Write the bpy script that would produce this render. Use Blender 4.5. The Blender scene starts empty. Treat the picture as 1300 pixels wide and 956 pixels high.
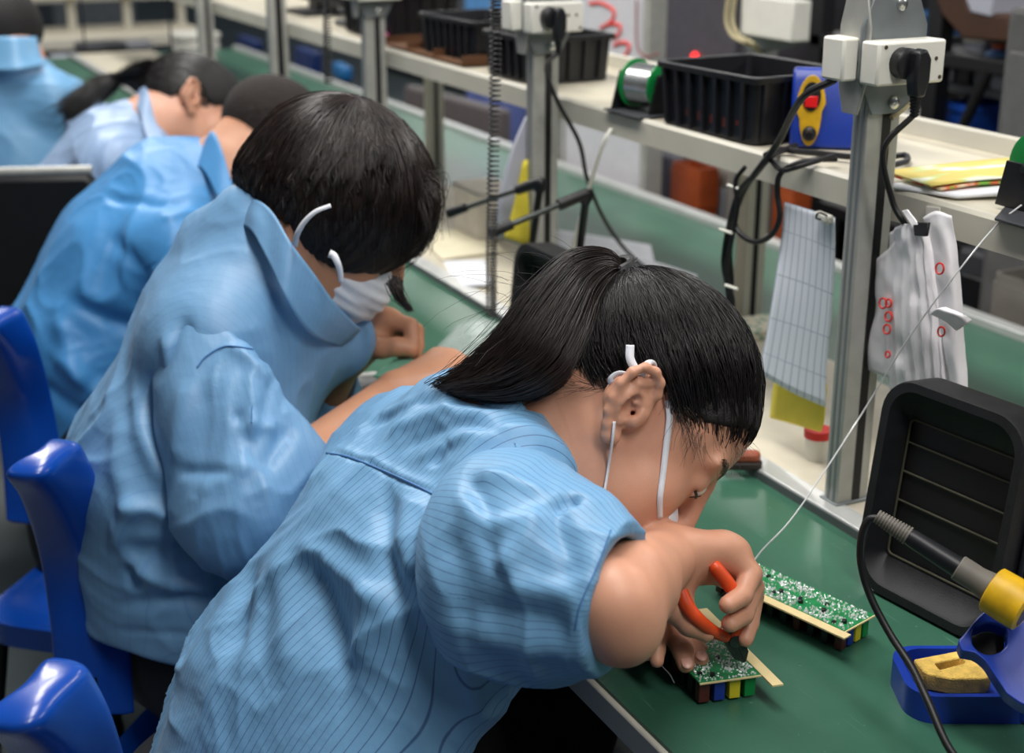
import bpy, bmesh, math, random
import numpy as np
from mathutils import Vector, Matrix
try:
    import openvdb
except ImportError:
    import pyopenvdb as openvdb
random.seed(7); RNG = np.random.default_rng(11)
COL = bpy.context.scene.collection
V = lambda *a: np.array(a, float)

# ------------------------------------------------------------------ camera model (1300 x 956 frame, 867 px of photograph)
FPX, PCX, PCY, CH = 1780.0, 650.0, 433.0, 1.47
TH = math.atan(585 / FPX); YAW = math.radians(26.4)
FW = V(math.sin(YAW) * math.cos(TH), math.cos(YAW) * math.cos(TH), -math.sin(TH))
RT = V(math.cos(YAW), -math.sin(YAW), 0.0)
UP = np.cross(RT, FW)
CAM = V(0, 0, CH)
def ray(px, py): return FW + RT * (px - PCX) / FPX - UP * (py - PCY) / FPX
def PD(px, py, d): return CAM + ray(px, py) * d
def PZ(px, py, z): r = ray(px, py); return CAM + r * ((z - CH) / r[2])
def PX(px, py, x): r = ray(px, py); return CAM + r * (x / r[0])
def PY(px, py, y): r = ray(px, py); return CAM + r * (y / r[1])
def unit(v): v = np.asarray(v, float); return v / (np.linalg.norm(v) + 1e-12)
def img(dx, dy, dz=0.0):
    """direction: dx right and dy down as seen from where the picture was taken, dz away from it"""
    return unit(RT * dx - UP * dy + FW * dz)

# ------------------------------------------------------------------ materials
def lin(c):
    return tuple(((v / 255) / 12.92 if v / 255 <= .04045 else ((v / 255 + .055) / 1.055) ** 2.4) for v in c) + (1.0,)
MATS = {}
def mat(name, rgb, rough=.5, metal=0., var=.06, vscale=30., bump=0., bscale=200., spec=.5, alpha=1., trans=0., sss=0., emit=0., sheen=0., coat=0., aniso=0.):
    if name in MATS: return MATS[name]
    m = bpy.data.materials.new(name); m.use_nodes = True
    nt = m.node_tree; N = nt.nodes; L = nt.links
    b = N['Principled BSDF']
    b.inputs['Roughness'].default_value = rough; b.inputs['Metallic'].default_value = metal
    b.inputs['Specular IOR Level'].default_value = spec
    c = lin(rgb)
    tc = N.new('ShaderNodeTexCoord')
    if var > 0:
        no = N.new('ShaderNodeTexNoise'); no.inputs['Scale'].default_value = vscale; no.inputs['Detail'].default_value = 4
        L.new(tc.outputs['Object'], no.inputs['Vector'])
        r = N.new('ShaderNodeValToRGB')
        r.color_ramp.elements[0].position = .3; r.color_ramp.elements[1].position = .7
        r.color_ramp.elements[0].color = tuple(max(0, v * (1 - var * 2)) for v in c[:3]) + (1,)
        r.color_ramp.elements[1].color = tuple(min(1, v * (1 + var * 2)) for v in c[:3]) + (1,)
        L.new(no.outputs['Fac'], r.inputs['Fac']); L.new(r.outputs['Color'], b.inputs['Base Color'])
    else:
        b.inputs['Base Color'].default_value = c
    if bump > 0:
        nb = N.new('ShaderNodeTexNoise'); nb.inputs['Scale'].default_value = bscale; nb.inputs['Detail'].default_value = 3
        L.new(tc.outputs['Object'], nb.inputs['Vector'])
        bp = N.new('ShaderNodeBump'); bp.inputs['Strength'].default_value = bump; bp.inputs['Distance'].default_value = .002
        L.new(nb.outputs['Fac'], bp.inputs['Height']); L.new(bp.outputs['Normal'], b.inputs['Normal'])
    if alpha < 1: b.inputs['Alpha'].default_value = alpha
    if trans > 0: b.inputs['Transmission Weight'].default_value = trans
    if sss > 0:
        b.inputs['Subsurface Weight'].default_value = sss; b.inputs['Subsurface Radius'].default_value = (1, .35, .2)
        b.inputs['Subsurface Scale'].default_value = .006
    if emit > 0:
        b.inputs['Emission Color'].default_value = c; b.inputs['Emission Strength'].default_value = emit
    if sheen > 0: b.inputs['Sheen Weight'].default_value = sheen
    if coat > 0: b.inputs['Coat Weight'].default_value = coat
    if aniso > 0: b.inputs['Anisotropic'].default_value = aniso
    MATS[name] = m; return m

def cloth_mat(name, rgb, stripe_rgb, amount, period=.0065, width=.09):
    """woven work-shirt cloth: fine dark pinstripes that follow the 'u' attribute of the garment"""
    m = bpy.data.materials.new(name); m.use_nodes = True
    nt = m.node_tree; N = nt.nodes; L = nt.links; b = N['Principled BSDF']
    b.inputs['Roughness'].default_value = .47; b.inputs['Sheen Weight'].default_value = .05; b.inputs['Sheen Roughness'].default_value = .4
    b.inputs['Specular IOR Level'].default_value = .5
    at = N.new('ShaderNodeAttribute'); at.attribute_name = 'u'
    dv = N.new('ShaderNodeMath'); dv.operation = 'DIVIDE'; dv.inputs[1].default_value = period; L.new(at.outputs['Fac'], dv.inputs[0])
    fr = N.new('ShaderNodeMath'); fr.operation = 'FRACT'; L.new(dv.outputs[0], fr.inputs[0])
    sb = N.new('ShaderNodeMath'); sb.operation = 'SUBTRACT'; sb.inputs[1].default_value = .5; L.new(fr.outputs[0], sb.inputs[0])
    ab = N.new('ShaderNodeMath'); ab.operation = 'ABSOLUTE'; L.new(sb.outputs[0], ab.inputs[0])
    mr = N.new('ShaderNodeMapRange'); mr.inputs['From Min'].default_value = width * .45; mr.inputs['From Max'].default_value = width
    mr.inputs['To Min'].default_value = amount; mr.inputs['To Max'].default_value = 0.; L.new(ab.outputs[0], mr.inputs['Value'])
    tc = N.new('ShaderNodeTexCoord'); no = N.new('ShaderNodeTexNoise'); no.inputs['Scale'].default_value = 9; no.inputs['Detail'].default_value = 5
    L.new(tc.outputs['Object'], no.inputs['Vector'])
    rp = N.new('ShaderNodeValToRGB'); c = lin(rgb)
    rp.color_ramp.elements[0].position = .3; rp.color_ramp.elements[1].position = .7
    rp.color_ramp.elements[0].color = tuple(v * .9 for v in c[:3]) + (1,); rp.color_ramp.elements[1].color = tuple(min(1, v * 1.08) for v in c[:3]) + (1,)
    L.new(no.outputs['Fac'], rp.inputs['Fac'])
    mx = N.new('ShaderNodeMix'); mx.data_type = 'RGBA'; mx.inputs['B'].default_value = lin(stripe_rgb)
    L.new(mr.outputs['Result'], mx.inputs['Factor']); L.new(rp.outputs['Color'], mx.inputs['A']); L.new(mx.outputs['Result'], b.inputs['Base Color'])
    nb = N.new('ShaderNodeTexNoise'); nb.inputs['Scale'].default_value = 55; nb.inputs['Detail'].default_value = 6
    L.new(tc.outputs['Object'], nb.inputs['Vector'])
    bp = N.new('ShaderNodeBump'); bp.inputs['Strength'].default_value = .22; bp.inputs['Distance'].default_value = .004
    L.new(nb.outputs['Fac'], bp.inputs['Height']); L.new(bp.outputs['Normal'], b.inputs['Normal'])
    MATS[name] = m; return m

# ------------------------------------------------------------------ objects
ORG = {}
def tag(o, label=None, cat=None, group=None, kind=None):
    if label: o['label'] = label
    if cat: o['category'] = cat
    if group: o['group'] = group
    if kind: o['kind'] = kind
    return o
def thing(name, label, cat, loc, group=None):
    o = bpy.data.objects.new(name, None); COL.objects.link(o); loc = V(*loc)
    o.location = loc; o.empty_display_size = .05; ORG[o] = loc
    return tag(o, label, cat, group)
def link_mesh(name, me, m, parent=None, org=None, smooth=True):
    o = bpy.data.objects.new(name, me); COL.objects.link(o)
    if m is not None: me.materials.append(m)
    if parent is not None: o.parent = parent; o.location = (0, 0, 0); ORG[o] = ORG[parent]
    else: o.location = org; ORG[o] = V(*org)
    if smooth: me.polygons.foreach_set('use_smooth', np.ones(len(me.polygons), bool))
    return o
def raw_mesh(name, v, f, m, parent=None, org=None, smooth=True, attrs=None):
    base = ORG[parent] if parent is not None else (V(*org) if org is not None else np.asarray(v, float).mean(0) * V(1, 1, 0) + V(0, 0, np.asarray(v)[:, 2].min()))
    v = np.asarray(v, np.float32) - base.astype(np.float32)
    me = bpy.data.meshes.new(name)
    if isinstance(f, np.ndarray):
        n, k = f.shape
        me.vertices.add(len(v)); me.vertices.foreach_set('co', v.ravel())
        me.loops.add(n * k); me.loops.foreach_set('vertex_index', f.astype(np.int32).ravel())
        me.polygons.add(n); me.polygons.foreach_set('loop_start', np.arange(0, n * k, k, dtype=np.int32))
        me.update(calc_edges=True); me.validate()
    else:
        me.from_pydata(v.tolist(), [], f); me.update()
    for an, av in (attrs or {}).items():
        a = me.attributes.new(an, 'FLOAT', 'POINT'); a.data.foreach_set('value', np.asarray(av, np.float32))
    return link_mesh(name, me, m, parent, base, smooth)

def frame_of(t):
    t = unit(t); a = V(0, 0, 1) if abs(t[2]) < .9 else V(1, 0, 0)
    x = unit(np.cross(a, t)); return x, np.cross(t, x), t
def rotz(a): c, s = math.cos(a), math.sin(a); return np.array([[c, -s, 0], [s, c, 0], [0, 0, 1.]])
def rotv(axis, a):
    return np.array(Matrix.Rotation(a, 3, Vector(axis)))
def catmull(pts, n=8):
    p = [np.asarray(q, float) for q in pts]; p = [2 * p[0] - p[1]] + p + [2 * p[-1] - p[-2]]; out = []
    for i in range(1, len(p) - 2):
        for j in range(n):
            t = j / n
            out.append(.5 * (2 * p[i] + (p[i + 1] - p[i - 1]) * t + (2 * p[i - 1] - 5 * p[i] + 4 * p[i + 1] - p[i + 2]) * t * t + (3 * p[i] - p[i - 1] - 3 * p[i + 1] + p[i + 2]) * t ** 3))
    out.append(p[-2]); return np.array(out)

class MB:
    def __init__(s): s.v = []; s.f = []
    def add(s, v, f):
        b = len(s.v); s.v += [tuple(map(float, q)) for q in v]; s.f += [tuple(b + i for i in q) for q in f]; return s
    def box(s, lo, hi, R=None, c=None):
        lo, hi = V(*lo), V(*hi); vs = np.array([[x, y, z] for z in (lo[2], hi[2]) for y in (lo[1], hi[1]) for x in (lo[0], hi[0])])
        if R is not None:
            c = vs.mean(0) if c is None else c; vs = (vs - c) @ np.asarray(R).T + c
        return s.add(vs, [(0, 2, 3, 1), (4, 5, 7, 6), (0, 1, 5, 4), (2, 6, 7, 3), (0, 4, 6, 2), (1, 3, 7, 5)])
    def obox(s, c, ax, ay, az, sx, sy, sz):
        c = V(*c); vs = np.array([c + ax * (x * sx / 2) + ay * (y * sy / 2) + az * (z * sz / 2) for z in (-1, 1) for y in (-1, 1) for x in (-1, 1)])
        return s.add(vs, [(0, 2, 3, 1), (4, 5, 7, 6), (0, 1, 5, 4), (2, 6, 7, 3), (0, 4, 6, 2), (1, 3, 7, 5)])
    def tube(s, pts, r, n=8, cap=True):
        p = np.asarray(pts, float); m = len(p); r = np.broadcast_to(np.asarray(r, float), (m,))
        t = np.gradient(p, axis=0); x, _, _ = frame_of(t[0]); rings = []
        for i in range(m):
            ti = unit(t[i]); x = unit(x - ti * (x @ ti)); y = np.cross(ti, x)
            a = np.arange(n) * 2 * math.pi / n
            rings.append(p[i] + r[i] * (np.cos(a)[:, None] * x + np.sin(a)[:, None] * y))
        vs = np.concatenate(rings); fs = [(i * n + j, i * n + (j + 1) % n, (i + 1) * n + (j + 1) % n, (i + 1) * n + j) for i in range(m - 1) for j in range(n)]
        if cap: fs += [tuple(range(n - 1, -1, -1)), tuple((m - 1) * n + j for j in range(n))]
        return s.add(vs, fs)
    def cyl(s, a, b, r, r2=None, n=16): return s.tube([a, b], [r, r if r2 is None else r2], n)
    def lathe(s, o, axis, prof, n=24):
        """prof: list of (along, radius)"""
        x, y, t = frame_of(axis); o = V(*o); a = np.arange(n) * 2 * math.pi / n
        vs = np.concatenate([o + t * h + r * (np.cos(a)[:, None] * x + np.sin(a)[:, None] * y) for h, r in prof]); m = len(prof)
        fs = [(i * n + j, i * n + (j + 1) % n, (i + 1) * n + (j + 1) % n, (i + 1) * n + j) for i in range(m - 1) for j in range(n)]
        fs += [tuple(range(n - 1, -1, -1)), tuple((m - 1) * n + j for j in range(n))]
        return s.add(vs, fs)
    def prism(s, poly, d):
        p = np.asarray(poly, float); d = V(*d); n = len(p)
        return s.add(np.concatenate([p, p + d]), [tuple(range(n - 1, -1, -1)), tuple(range(n, 2 * n))] + [(i, (i + 1) % n, n + (i + 1) % n, n + i) for i in range(n)])
    def ring_prism(s, outer, inner, d):
        o, i_ = np.asarray(outer, float), np.asarray(inner, float); d = V(*d); n = len(o)
        vs = np.concatenate([o, i_, o + d, i_ + d]); fs = []
        for k in range(n):
            q = (k + 1) % n
            fs += [(k, n + k, n + q, q), (2 * n + k, 2 * n + q, 3 * n + q, 3 * n + k), (k, q, 2 * n + q, 2 * n + k), (n + k, 3 * n + k, 3 * n + q, n + q)]
        return s.add(vs, fs)
    def ball(s, c, r, R=None, nu=16, nv=10):
        c = V(*c); r = np.broadcast_to(np.asarray(r, float), (3,)); vs = []
        for i in range(nv + 1):
            th = math.pi * i / nv
            for j in range(nu):
                ph = 2 * math.pi * j / nu; vs.append(V(math.sin(th) * math.cos(ph), math.sin(th) * math.sin(ph), math.cos(th)) * r)
        vs = np.array(vs)
        if R is not None: vs = vs @ np.asarray(R)
        return s.add(vs + c, [(i * nu + j, (i + 1) * nu + j, (i + 1) * nu + (j + 1) % nu, i * nu + (j + 1) % nu) for i in range(nv) for j in range(nu)])
    def grid(s, P, closed=False):
        P = np.asarray(P, float); a, b = P.shape[:2]
        return s.add(P.reshape(-1, 3), [(i * b + j, i * b + (j + 1) % b, (i + 1) * b + (j + 1) % b, (i + 1) * b + j) for i in range(a - 1) for j in range(b if closed else b - 1)])
    def build(s, name, m, parent=None, org=None, bevel=0., smooth=True, solid=0., sub=0, seg=2):
        v = np.array(s.v); o = raw_mesh(name, v, list(s.f), m, parent, org, smooth)
        bm = bmesh.new(); bm.from_mesh(o.data); bmesh.ops.remove_doubles(bm, verts=bm.verts, dist=1e-6); bmesh.ops.recalc_face_normals(bm, faces=bm.faces); bm.to_mesh(o.data); bm.free()
        if smooth: o.data.polygons.foreach_set('use_smooth', np.ones(len(o.data.polygons), bool))
        if solid: md = o.modifiers.new('solid', 'SOLIDIFY'); md.thickness = solid; md.offset = 0
        if sub: md = o.modifiers.new('sub', 'SUBSURF'); md.levels = md.render_levels = sub
        if bevel: md = o.modifiers.new('bevel', 'BEVEL'); md.width = bevel; md.segments = seg; md.limit_method = 'ANGLE'; md.angle_limit = .6; md.harden_normals = False
        if smooth and not sub:
            try: o.data.set_sharp_from_angle(angle=math.radians(38))
            except Exception: pass
        return o

def patch(rows, nu=6, nv=6):
    """smooth surface through a small grid of points"""
    rows = [catmull(r, nu) for r in rows]; A = np.array(rows)
    return np.array([catmull(A[:, j], nv) for j in range(A.shape[1])]).transpose(1, 0, 2)
def rrect(w, h, r, n=5):
    out = []
    for cx, cy, a0 in ((w / 2 - r, h / 2 - r, 0), (-w / 2 + r, h / 2 - r, 90), (-w / 2 + r, -h / 2 + r, 180), (w / 2 - r, -h / 2 + r, 270)):
        for k in range(n + 1):
            a = math.radians(a0 + 90 * k / n); out.append((cx + r * math.cos(a), cy + r * math.sin(a)))
    return out
def place2(poly, c, ax, ay): return np.array([np.asarray(c) + ax * x + ay * y for x, y in poly])

# ------------------------------------------------------------------ smooth bodies
def vnoise(p, seed=0):
    """value noise, -1..1"""
    p = np.asarray(p, float); i = np.floor(p).astype(np.int64); f = p - i; f = f * f * (3 - 2 * f)
    def h(a):
        n = (a[:, 0] * 73856093) ^ (a[:, 1] * 19349663) ^ (a[:, 2] * 83492791) ^ (seed * 2654435761)
        n = (n ^ (n >> 13)) * 1274126177 & 0x7fffffff; n = (n ^ (n >> 16)) & 0xffff
        return n / 32767.5 - 1
    r = 0
    for dx in (0, 1):
        for dy in (0, 1):
            for dz in (0, 1):
                w = (f[:, 0] if dx else 1 - f[:, 0]) * (f[:, 1] if dy else 1 - f[:, 1]) * (f[:, 2] if dz else 1 - f[:, 2])
                r = r + w * h(i + np.array([dx, dy, dz]))
    return r

class SDF:
    def __init__(s): s.ops = []; s.lo = V(9, 9, 9); s.hi = -s.lo
    def _b(s, lo, hi): s.lo = np.minimum(s.lo, lo); s.hi = np.maximum(s.hi, hi)
    def cone(s, a, b, ra, rb=None, k=.02, flat=None, op='+'):
        """capsule with two radii; flat=(axis, factor) squeezes it along an axis"""
        a, b = V(*a), V(*b); rb = ra if rb is None else rb; rm = max(ra, rb)
        if flat is not None: rm *= max(1, flat[1])
        lo = np.minimum(a, b) - rm; hi = np.maximum(a, b) + rm
        if op == '+': s._b(lo, hi)
        if flat is not None: flat = (unit(flat[0]), flat[1])
        def fn(Q):
            q = Q - a; ba = b - a
            if flat is not None:
                n, sc = flat; g = 1 / sc - 1
                q = q + (q @ n)[..., None] * n * g; ba = ba + n * (ba @ n) * g
            h = np.clip((q @ ba) / (ba @ ba + 1e-12), 0, 1)
            d = np.sqrt(((q - h[..., None] * ba) ** 2).sum(-1)) - (ra + (rb - ra) * h)
            return d * (min(1, flat[1]) if flat is not None else 1)
        s.ops.append((op, fn, lo, hi, k)); return s
    def ell(s, c, r, R=None, k=.02, op='+'):
        """ellipsoid; rows of R are its axes"""
        c = V(*c); r = V(*r); R = np.eye(3) if R is None else np.asarray(R)
        ext = np.sqrt(((R * r[:, None]) ** 2).sum(0)); lo, hi = c - ext, c + ext
        if op == '+': s._b(lo, hi)
        def fn(Q):
            q = (Q - c) @ R.T; k0 = np.sqrt(((q / r) ** 2).sum(-1)); k1 = np.sqrt(((q / (r * r)) ** 2).sum(-1))
            return k0 * (k0 - 1) / (k1 + 1e-9)
        s.ops.append((op, fn, lo, hi, k)); return s
    def chain(s, pts, rs, k=.006, flat=None, op='+', k0=None):
        for i in range(len(pts) - 1): s.cone(pts[i], pts[i + 1], rs[i], rs[i + 1], (k0 if (k0 is not None and i == 0) else k), flat, op)
        return s
    def half(s, p, n, k=.004):
        """cut away what lies on the +n side of p"""
        p = V(*p); n = unit(n)
        def fn(Q): return (Q - p) @ n
        s.ops.append(('cut', fn, None, None, k)); return s
    def mesh(s, h, pad=.012, lo=None, hi=None):
        lo = s.lo - pad if lo is None else V(*lo); hi = s.hi + pad if hi is None else V(*hi)
        n = np.ceil((hi - lo) / h).astype(int) + 1
        D = np.full(n, .05, np.float32); ax = [lo[i] + h * np.arange(n[i]) for i in range(3)]
        for op, fn, a, b, k in s.ops:
            if a is None: sl = [slice(0, n[i]) for i in range(3)]
            else:
                m = max(k, .004) + 3 * h
                i0 = np.clip(np.floor((a - m - lo) / h).astype(int), 0, n); i1 = np.clip(np.ceil((b + m - lo) / h).astype(int) + 1, 0, n)
                if (i1 <= i0).any(): continue
                sl = [slice(i0[i], i1[i]) for i in range(3)]
            sl = tuple(sl)
            Q = np.stack(np.meshgrid(ax[0][sl[0]], ax[1][sl[1]], ax[2][sl[2]], indexing='ij'), -1)
            d = fn(Q).astype(np.float32); c = D[sl]
            if op == '+':
                hh = np.maximum(k - np.abs(c - d), 0) / k; D[sl] = np.minimum(c, d) - hh * hh * k * .25
            elif op == '-':
                hh = np.maximum(k - np.abs(c + d), 0) / k; D[sl] = np.maximum(c, -d) + hh * hh * k * .25
            else:
                hh = np.maximum(k - np.abs(c - d), 0) / k; D[sl] = np.maximum(c, d) + hh * hh * k * .25
        g = openvdb.FloatGrid(.05); g.copyFromArray(np.clip(D, -.05, .05)); g.gridClass = openvdb.GridClass.LEVEL_SET
        g.transform = openvdb.createLinearTransform(voxelSize=h)
        pts, quads = g.convertToQuads(isovalue=0.)
        return pts.astype(float) + lo, quads[:, ::-1].astype(np.int64)

def vnormals(v, q):
    n = np.cross(v[q[:, 2]] - v[q[:, 0]], v[q[:, 3]] - v[q[:, 1]]); r = np.zeros_like(v)
    for i in range(4): np.add.at(r, q[:, i], n)
    return r / (np.linalg.norm(r, axis=1)[:, None] + 1e-12)
def smooth_verts(v, q, it=1, lam=.5):
    for _ in range(it):
        a = np.zeros_like(v); c = np.zeros(len(v))
        for i in range(4):
            j = q[:, (i + 1) % 4]; np.add.at(a, q[:, i], v[j]); np.add.at(c, q[:, i], 1); np.add.at(a, j, v[q[:, i]]); np.add.at(c, j, 1)
        v = v + lam * (a / np.maximum(c, 1)[:, None] - v)
    return v
def seg_dist(v, a, b):
    a, b = V(*a), V(*b); ba = b - a; t = np.clip((v - a) @ ba / (ba @ ba), 0, 1)
    return np.linalg.norm(v - a - t[:, None] * ba, axis=1), t
def folds(v, fl):
    """sum of ridges (amp>0) or creases (amp<0) along polylines: (points, width, amp)"""
    d = np.zeros(len(v))
    for pts, w, amp in fl:
        best = np.full(len(v), 9.); tt = np.zeros(len(v)); m = len(pts) - 1
        for i in range(m):
            dd, t = seg_dist(v, pts[i], pts[i + 1]); k = dd < best; best[k] = dd[k]; tt[k] = (i + t[k]) / m
        d += amp * np.exp(-(best / w) ** 2) * np.clip(np.minimum(tt, 1 - tt) * 5 + .15, 0, 1)
    return d
def strands(paths, r0, r1, n=3):
    """many hairs as one mesh. paths (S, M, 3)"""
    P = np.asarray(paths, float); S, M, _ = P.shape
    T = np.gradient(P, axis=1); T /= np.linalg.norm(T, axis=2)[..., None] + 1e-12
    ref = np.where(np.abs(T[..., 2:3]) < .9, V(0, 0, 1), V(1, 0, 0))
    X = np.cross(T, ref); X /= np.linalg.norm(X, axis=2)[..., None] + 1e-12; Y = np.cross(T, X)
    r = np.linspace(0, 1, M); rad = (r0 + (r1 - r0) * r)[None, :, None]
    rings = [P + rad * (math.cos(2 * math.pi * k / n) * X + math.sin(2 * math.pi * k / n) * Y) for k in range(n)]
    v = np.stack(rings, 2).reshape(-1, 3)
    s_, m_, k_ = np.meshgrid(np.arange(S), np.arange(M - 1), np.arange(n), indexing='ij'); k2 = (k_ + 1) % n
    idx = lambda m, k: (s_ * M + m) * n + k
    f = np.stack([idx(m_, k_), idx(m_, k2), idx(m_ + 1, k2), idx(m_ + 1, k_)], -1).reshape(-1, 4)
    return v, f
# ================================================================== materials of the place
CREAM = mat('cream_paint', (196, 192, 178), .45, var=.03, vscale=8, bump=.05)
CREAM2 = mat('cream_board', (196, 189, 170), .55, var=.05, vscale=14)
ALU = mat('aluminium', (176, 176, 170), .42, .3, var=.04, vscale=40)
ALUD = mat('aluminium_grey', (126, 132, 134), .45, .35, var=.05, vscale=30)
TRIM = mat('edge_metal', (190, 192, 190), .35, .3, var=.04)
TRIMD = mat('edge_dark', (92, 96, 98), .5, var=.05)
RUB = mat('black_rubber', (14, 14, 17), .48, var=.1)
BLK = mat('black_plastic', (19, 20, 24), .42, var=.12, vscale=60)
BLKM = mat('black_dusty', (13, 14, 18), .58, var=.3, vscale=45, bump=.25, bscale=900)
WHT = mat('white_plastic', (226, 224, 214), .35, var=.02)
PAPER = mat('paper', (228, 230, 236), .8, var=.02)
CLOTHW = mat('white_bag', (240, 237, 240), .5, var=.03, sss=0)
BLUEP = mat('blue_plastic', (16, 62, 176), .32, var=.08, vscale=12)
BLUED = mat('blue_device', (18, 52, 150), .38, var=.08, vscale=20)
YEL = mat('yellow_plastic', (214, 168, 22), .45, var=.1, vscale=40)
RED = mat('red_mark', (214, 44, 38), .6, var=0)
DARKG = mat('dark_grey', (52, 54, 58), .55, var=.12, vscale=6)
MIDG = mat('mid_grey', (120, 122, 128), .5, var=.06, vscale=6)
PALEV = mat('pale_grey', (176, 178, 190), .45, var=.04, vscale=6)
BROWN = mat('brown_board', (66, 38, 20), .7, var=.15, vscale=5)
ORNG = mat('orange_plastic', (214, 92, 26), .45, var=.1, vscale=10)
STEEL = mat('dark_steel', (70, 74, 72), .3, .8, var=.12, vscale=120)
SILV = mat('silver_wire', (200, 202, 200), .25, .9, var=.05)
GREENP = mat('green_plastic', (10, 130, 62), .35, var=.05)
FLOORM = mat('floor_paint', (86, 96, 98), .4, var=.12, vscale=2.5)
WALLM = mat('wall_paint', (150, 154, 158), .8, var=.05, vscale=1)

def mat_green():
    """green anti-static bench mat: worn, with pale scratches and specks"""
    m = bpy.data.materials.new('green_mat'); m.use_nodes = True; nt = m.node_tree; N = nt.nodes; L = nt.links; b = N['Principled BSDF']
    b.inputs['Roughness'].default_value = .34; b.inputs['Specular IOR Level'].default_value = .5
    tc = N.new('ShaderNodeTexCoord')
    n1 = N.new('ShaderNodeTexNoise'); n1.inputs['Scale'].default_value = 7; n1.inputs['Detail'].default_value = 6
    n2 = N.new('ShaderNodeTexNoise'); n2.inputs['Scale'].default_value = 160; n2.inputs['Detail'].default_value = 2
    mp = N.new('ShaderNodeMapping'); mp.inputs['Scale'].default_value = (300, 12, 12); mp.inputs['Rotation'].default_value = (0, 0, .5)
    n3 = N.new('ShaderNodeTexNoise'); n3.inputs['Scale'].default_value = 1.; n3.inputs['Detail'].default_value = 1
    L.new(tc.outputs['Object'], n1.inputs['Vector']); L.new(tc.outputs['Object'], n2.inputs['Vector']); L.new(tc.outputs['Object'], mp.inputs['Vector']); L.new(mp.outputs['Vector'], n3.inputs['Vector'])
    r1 = N.new('ShaderNodeValToRGB'); r1.color_ramp.elements[0].position = .3; r1.color_ramp.elements[1].position = .75
    r1.color_ramp.elements[0].color = lin((46, 88, 70)); r1.color_ramp.elements[1].color = lin((62, 108, 87)); L.new(n1.outputs['Fac'], r1.inputs['Fac'])
    r2 = N.new('ShaderNodeValToRGB'); r2.color_ramp.elements[0].position = .72; r2.color_ramp.elements[1].position = .8
    r2.color_ramp.elements[0].color = (0, 0, 0, 1); r2.color_ramp.elements[1].color = (.6, .6, .6, 1); L.new(n2.outputs['Fac'], r2.inputs['Fac'])
    r3 = N.new('ShaderNodeValToRGB'); r3.color_ramp.elements[0].position = .72; r3.color_ramp.elements[1].position = .8
    r3.color_ramp.elements[0].color = (0, 0, 0, 1); r3.color_ramp.elements[1].color = (.3, .3, .3, 1); L.new(n3.outputs['Fac'], r3.inputs['Fac'])
    ad = N.new('ShaderNodeMath'); ad.operation = 'ADD'; ad.use_clamp = True; L.new(r2.outputs['Color'], ad.inputs[0]); L.new(r3.outputs['Color'], ad.inputs[1])
    mx = N.new('ShaderNodeMix'); mx.data_type = 'RGBA'; mx.inputs['B'].default_value = lin((120, 160, 140))
    L.new(ad.outputs[0], mx.inputs['Factor']); L.new(r1.outputs['Color'], mx.inputs['A']); L.new(mx.outputs['Result'], b.inputs['Base Color'])
    bp = N.new('ShaderNodeBump'); bp.inputs['Strength'].default_value = .1; bp.inputs['Distance'].default_value = .001
    L.new(n2.outputs['Fac'], bp.inputs['Height']); L.new(bp.outputs['Normal'], b.inputs['Normal'])
    return m
GMAT = mat_green()

# ================================================================== room shell
def struct(name, lo, hi, m):
    o = MB().box(lo, hi).build(name, m, org=V((lo[0] + hi[0]) / 2, (lo[1] + hi[1]) / 2, lo[2]), smooth=False); o['kind'] = 'structure'; return o
struct('floor', (-7, -5, -.1), (11, 19, 0), FLOORM)
struct('wall_far', (-7, 19, 0), (11, 19.1, 3.4), WALLM)
struct('wall_near', (-7, -5.1, 0), (11, -5, 3.4), WALLM)
struct('wall_left', (-7.1, -5, 0), (-7, 19, 3.4), WALLM)
struct('wall_right', (11, -5, 0), (11.1, 19, 3.4), WALLM)

# ================================================================== the double bench
Y0, Y1, ZB = .18, 6.3, .75
wb = thing('workbench', 'long assembly bench with worn green mats and pale metal edging', 'workbench', (1.0, 2.5, 0))
MB().box((.585, Y0, ZB - .035), (1.765, Y1, ZB - .004)).build('bench_top', CREAM, wb, bevel=.003)
MB().box((.59, Y0 + .005, ZB - .004), (1.005, Y1, ZB)).build('bench_mat', GMAT, wb)
MB().box((1.36, Y0 + .005, ZB - .004), (1.725, Y1, ZB)).build('bench_mat', GMAT, wb)
MB().box((1.035, Y0, ZB - .004), (1.362, Y1, ZB + .011)).build('centre_panel', CREAM2, wb, bevel=.001)
t_ = MB().box((1.005, Y0, ZB - .004), (1.036, Y1, ZB + .013)).build('edge_trim', TRIM, wb, bevel=.002)
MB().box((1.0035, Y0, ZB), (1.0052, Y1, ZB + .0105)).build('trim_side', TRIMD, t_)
MB().box((1.722, Y0, ZB - .004), (1.752, Y1, ZB + .014)).build('edge_trim', TRIM, wb, bevel=.002)
for y in (Y0 + .08, 1.43, 2.57, Y1 - .08):
    for x in (.66, 1.70):
        MB().box((x - .02, y - .02, 0), (x + .02, y + .02, ZB - .036)).build('leg', ALU, wb, bevel=.003)
MB().box((1.16, Y0 + .05, .12), (1.19, Y1 - .05, .7)).build('modesty_panel', MIDG, wb)

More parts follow.
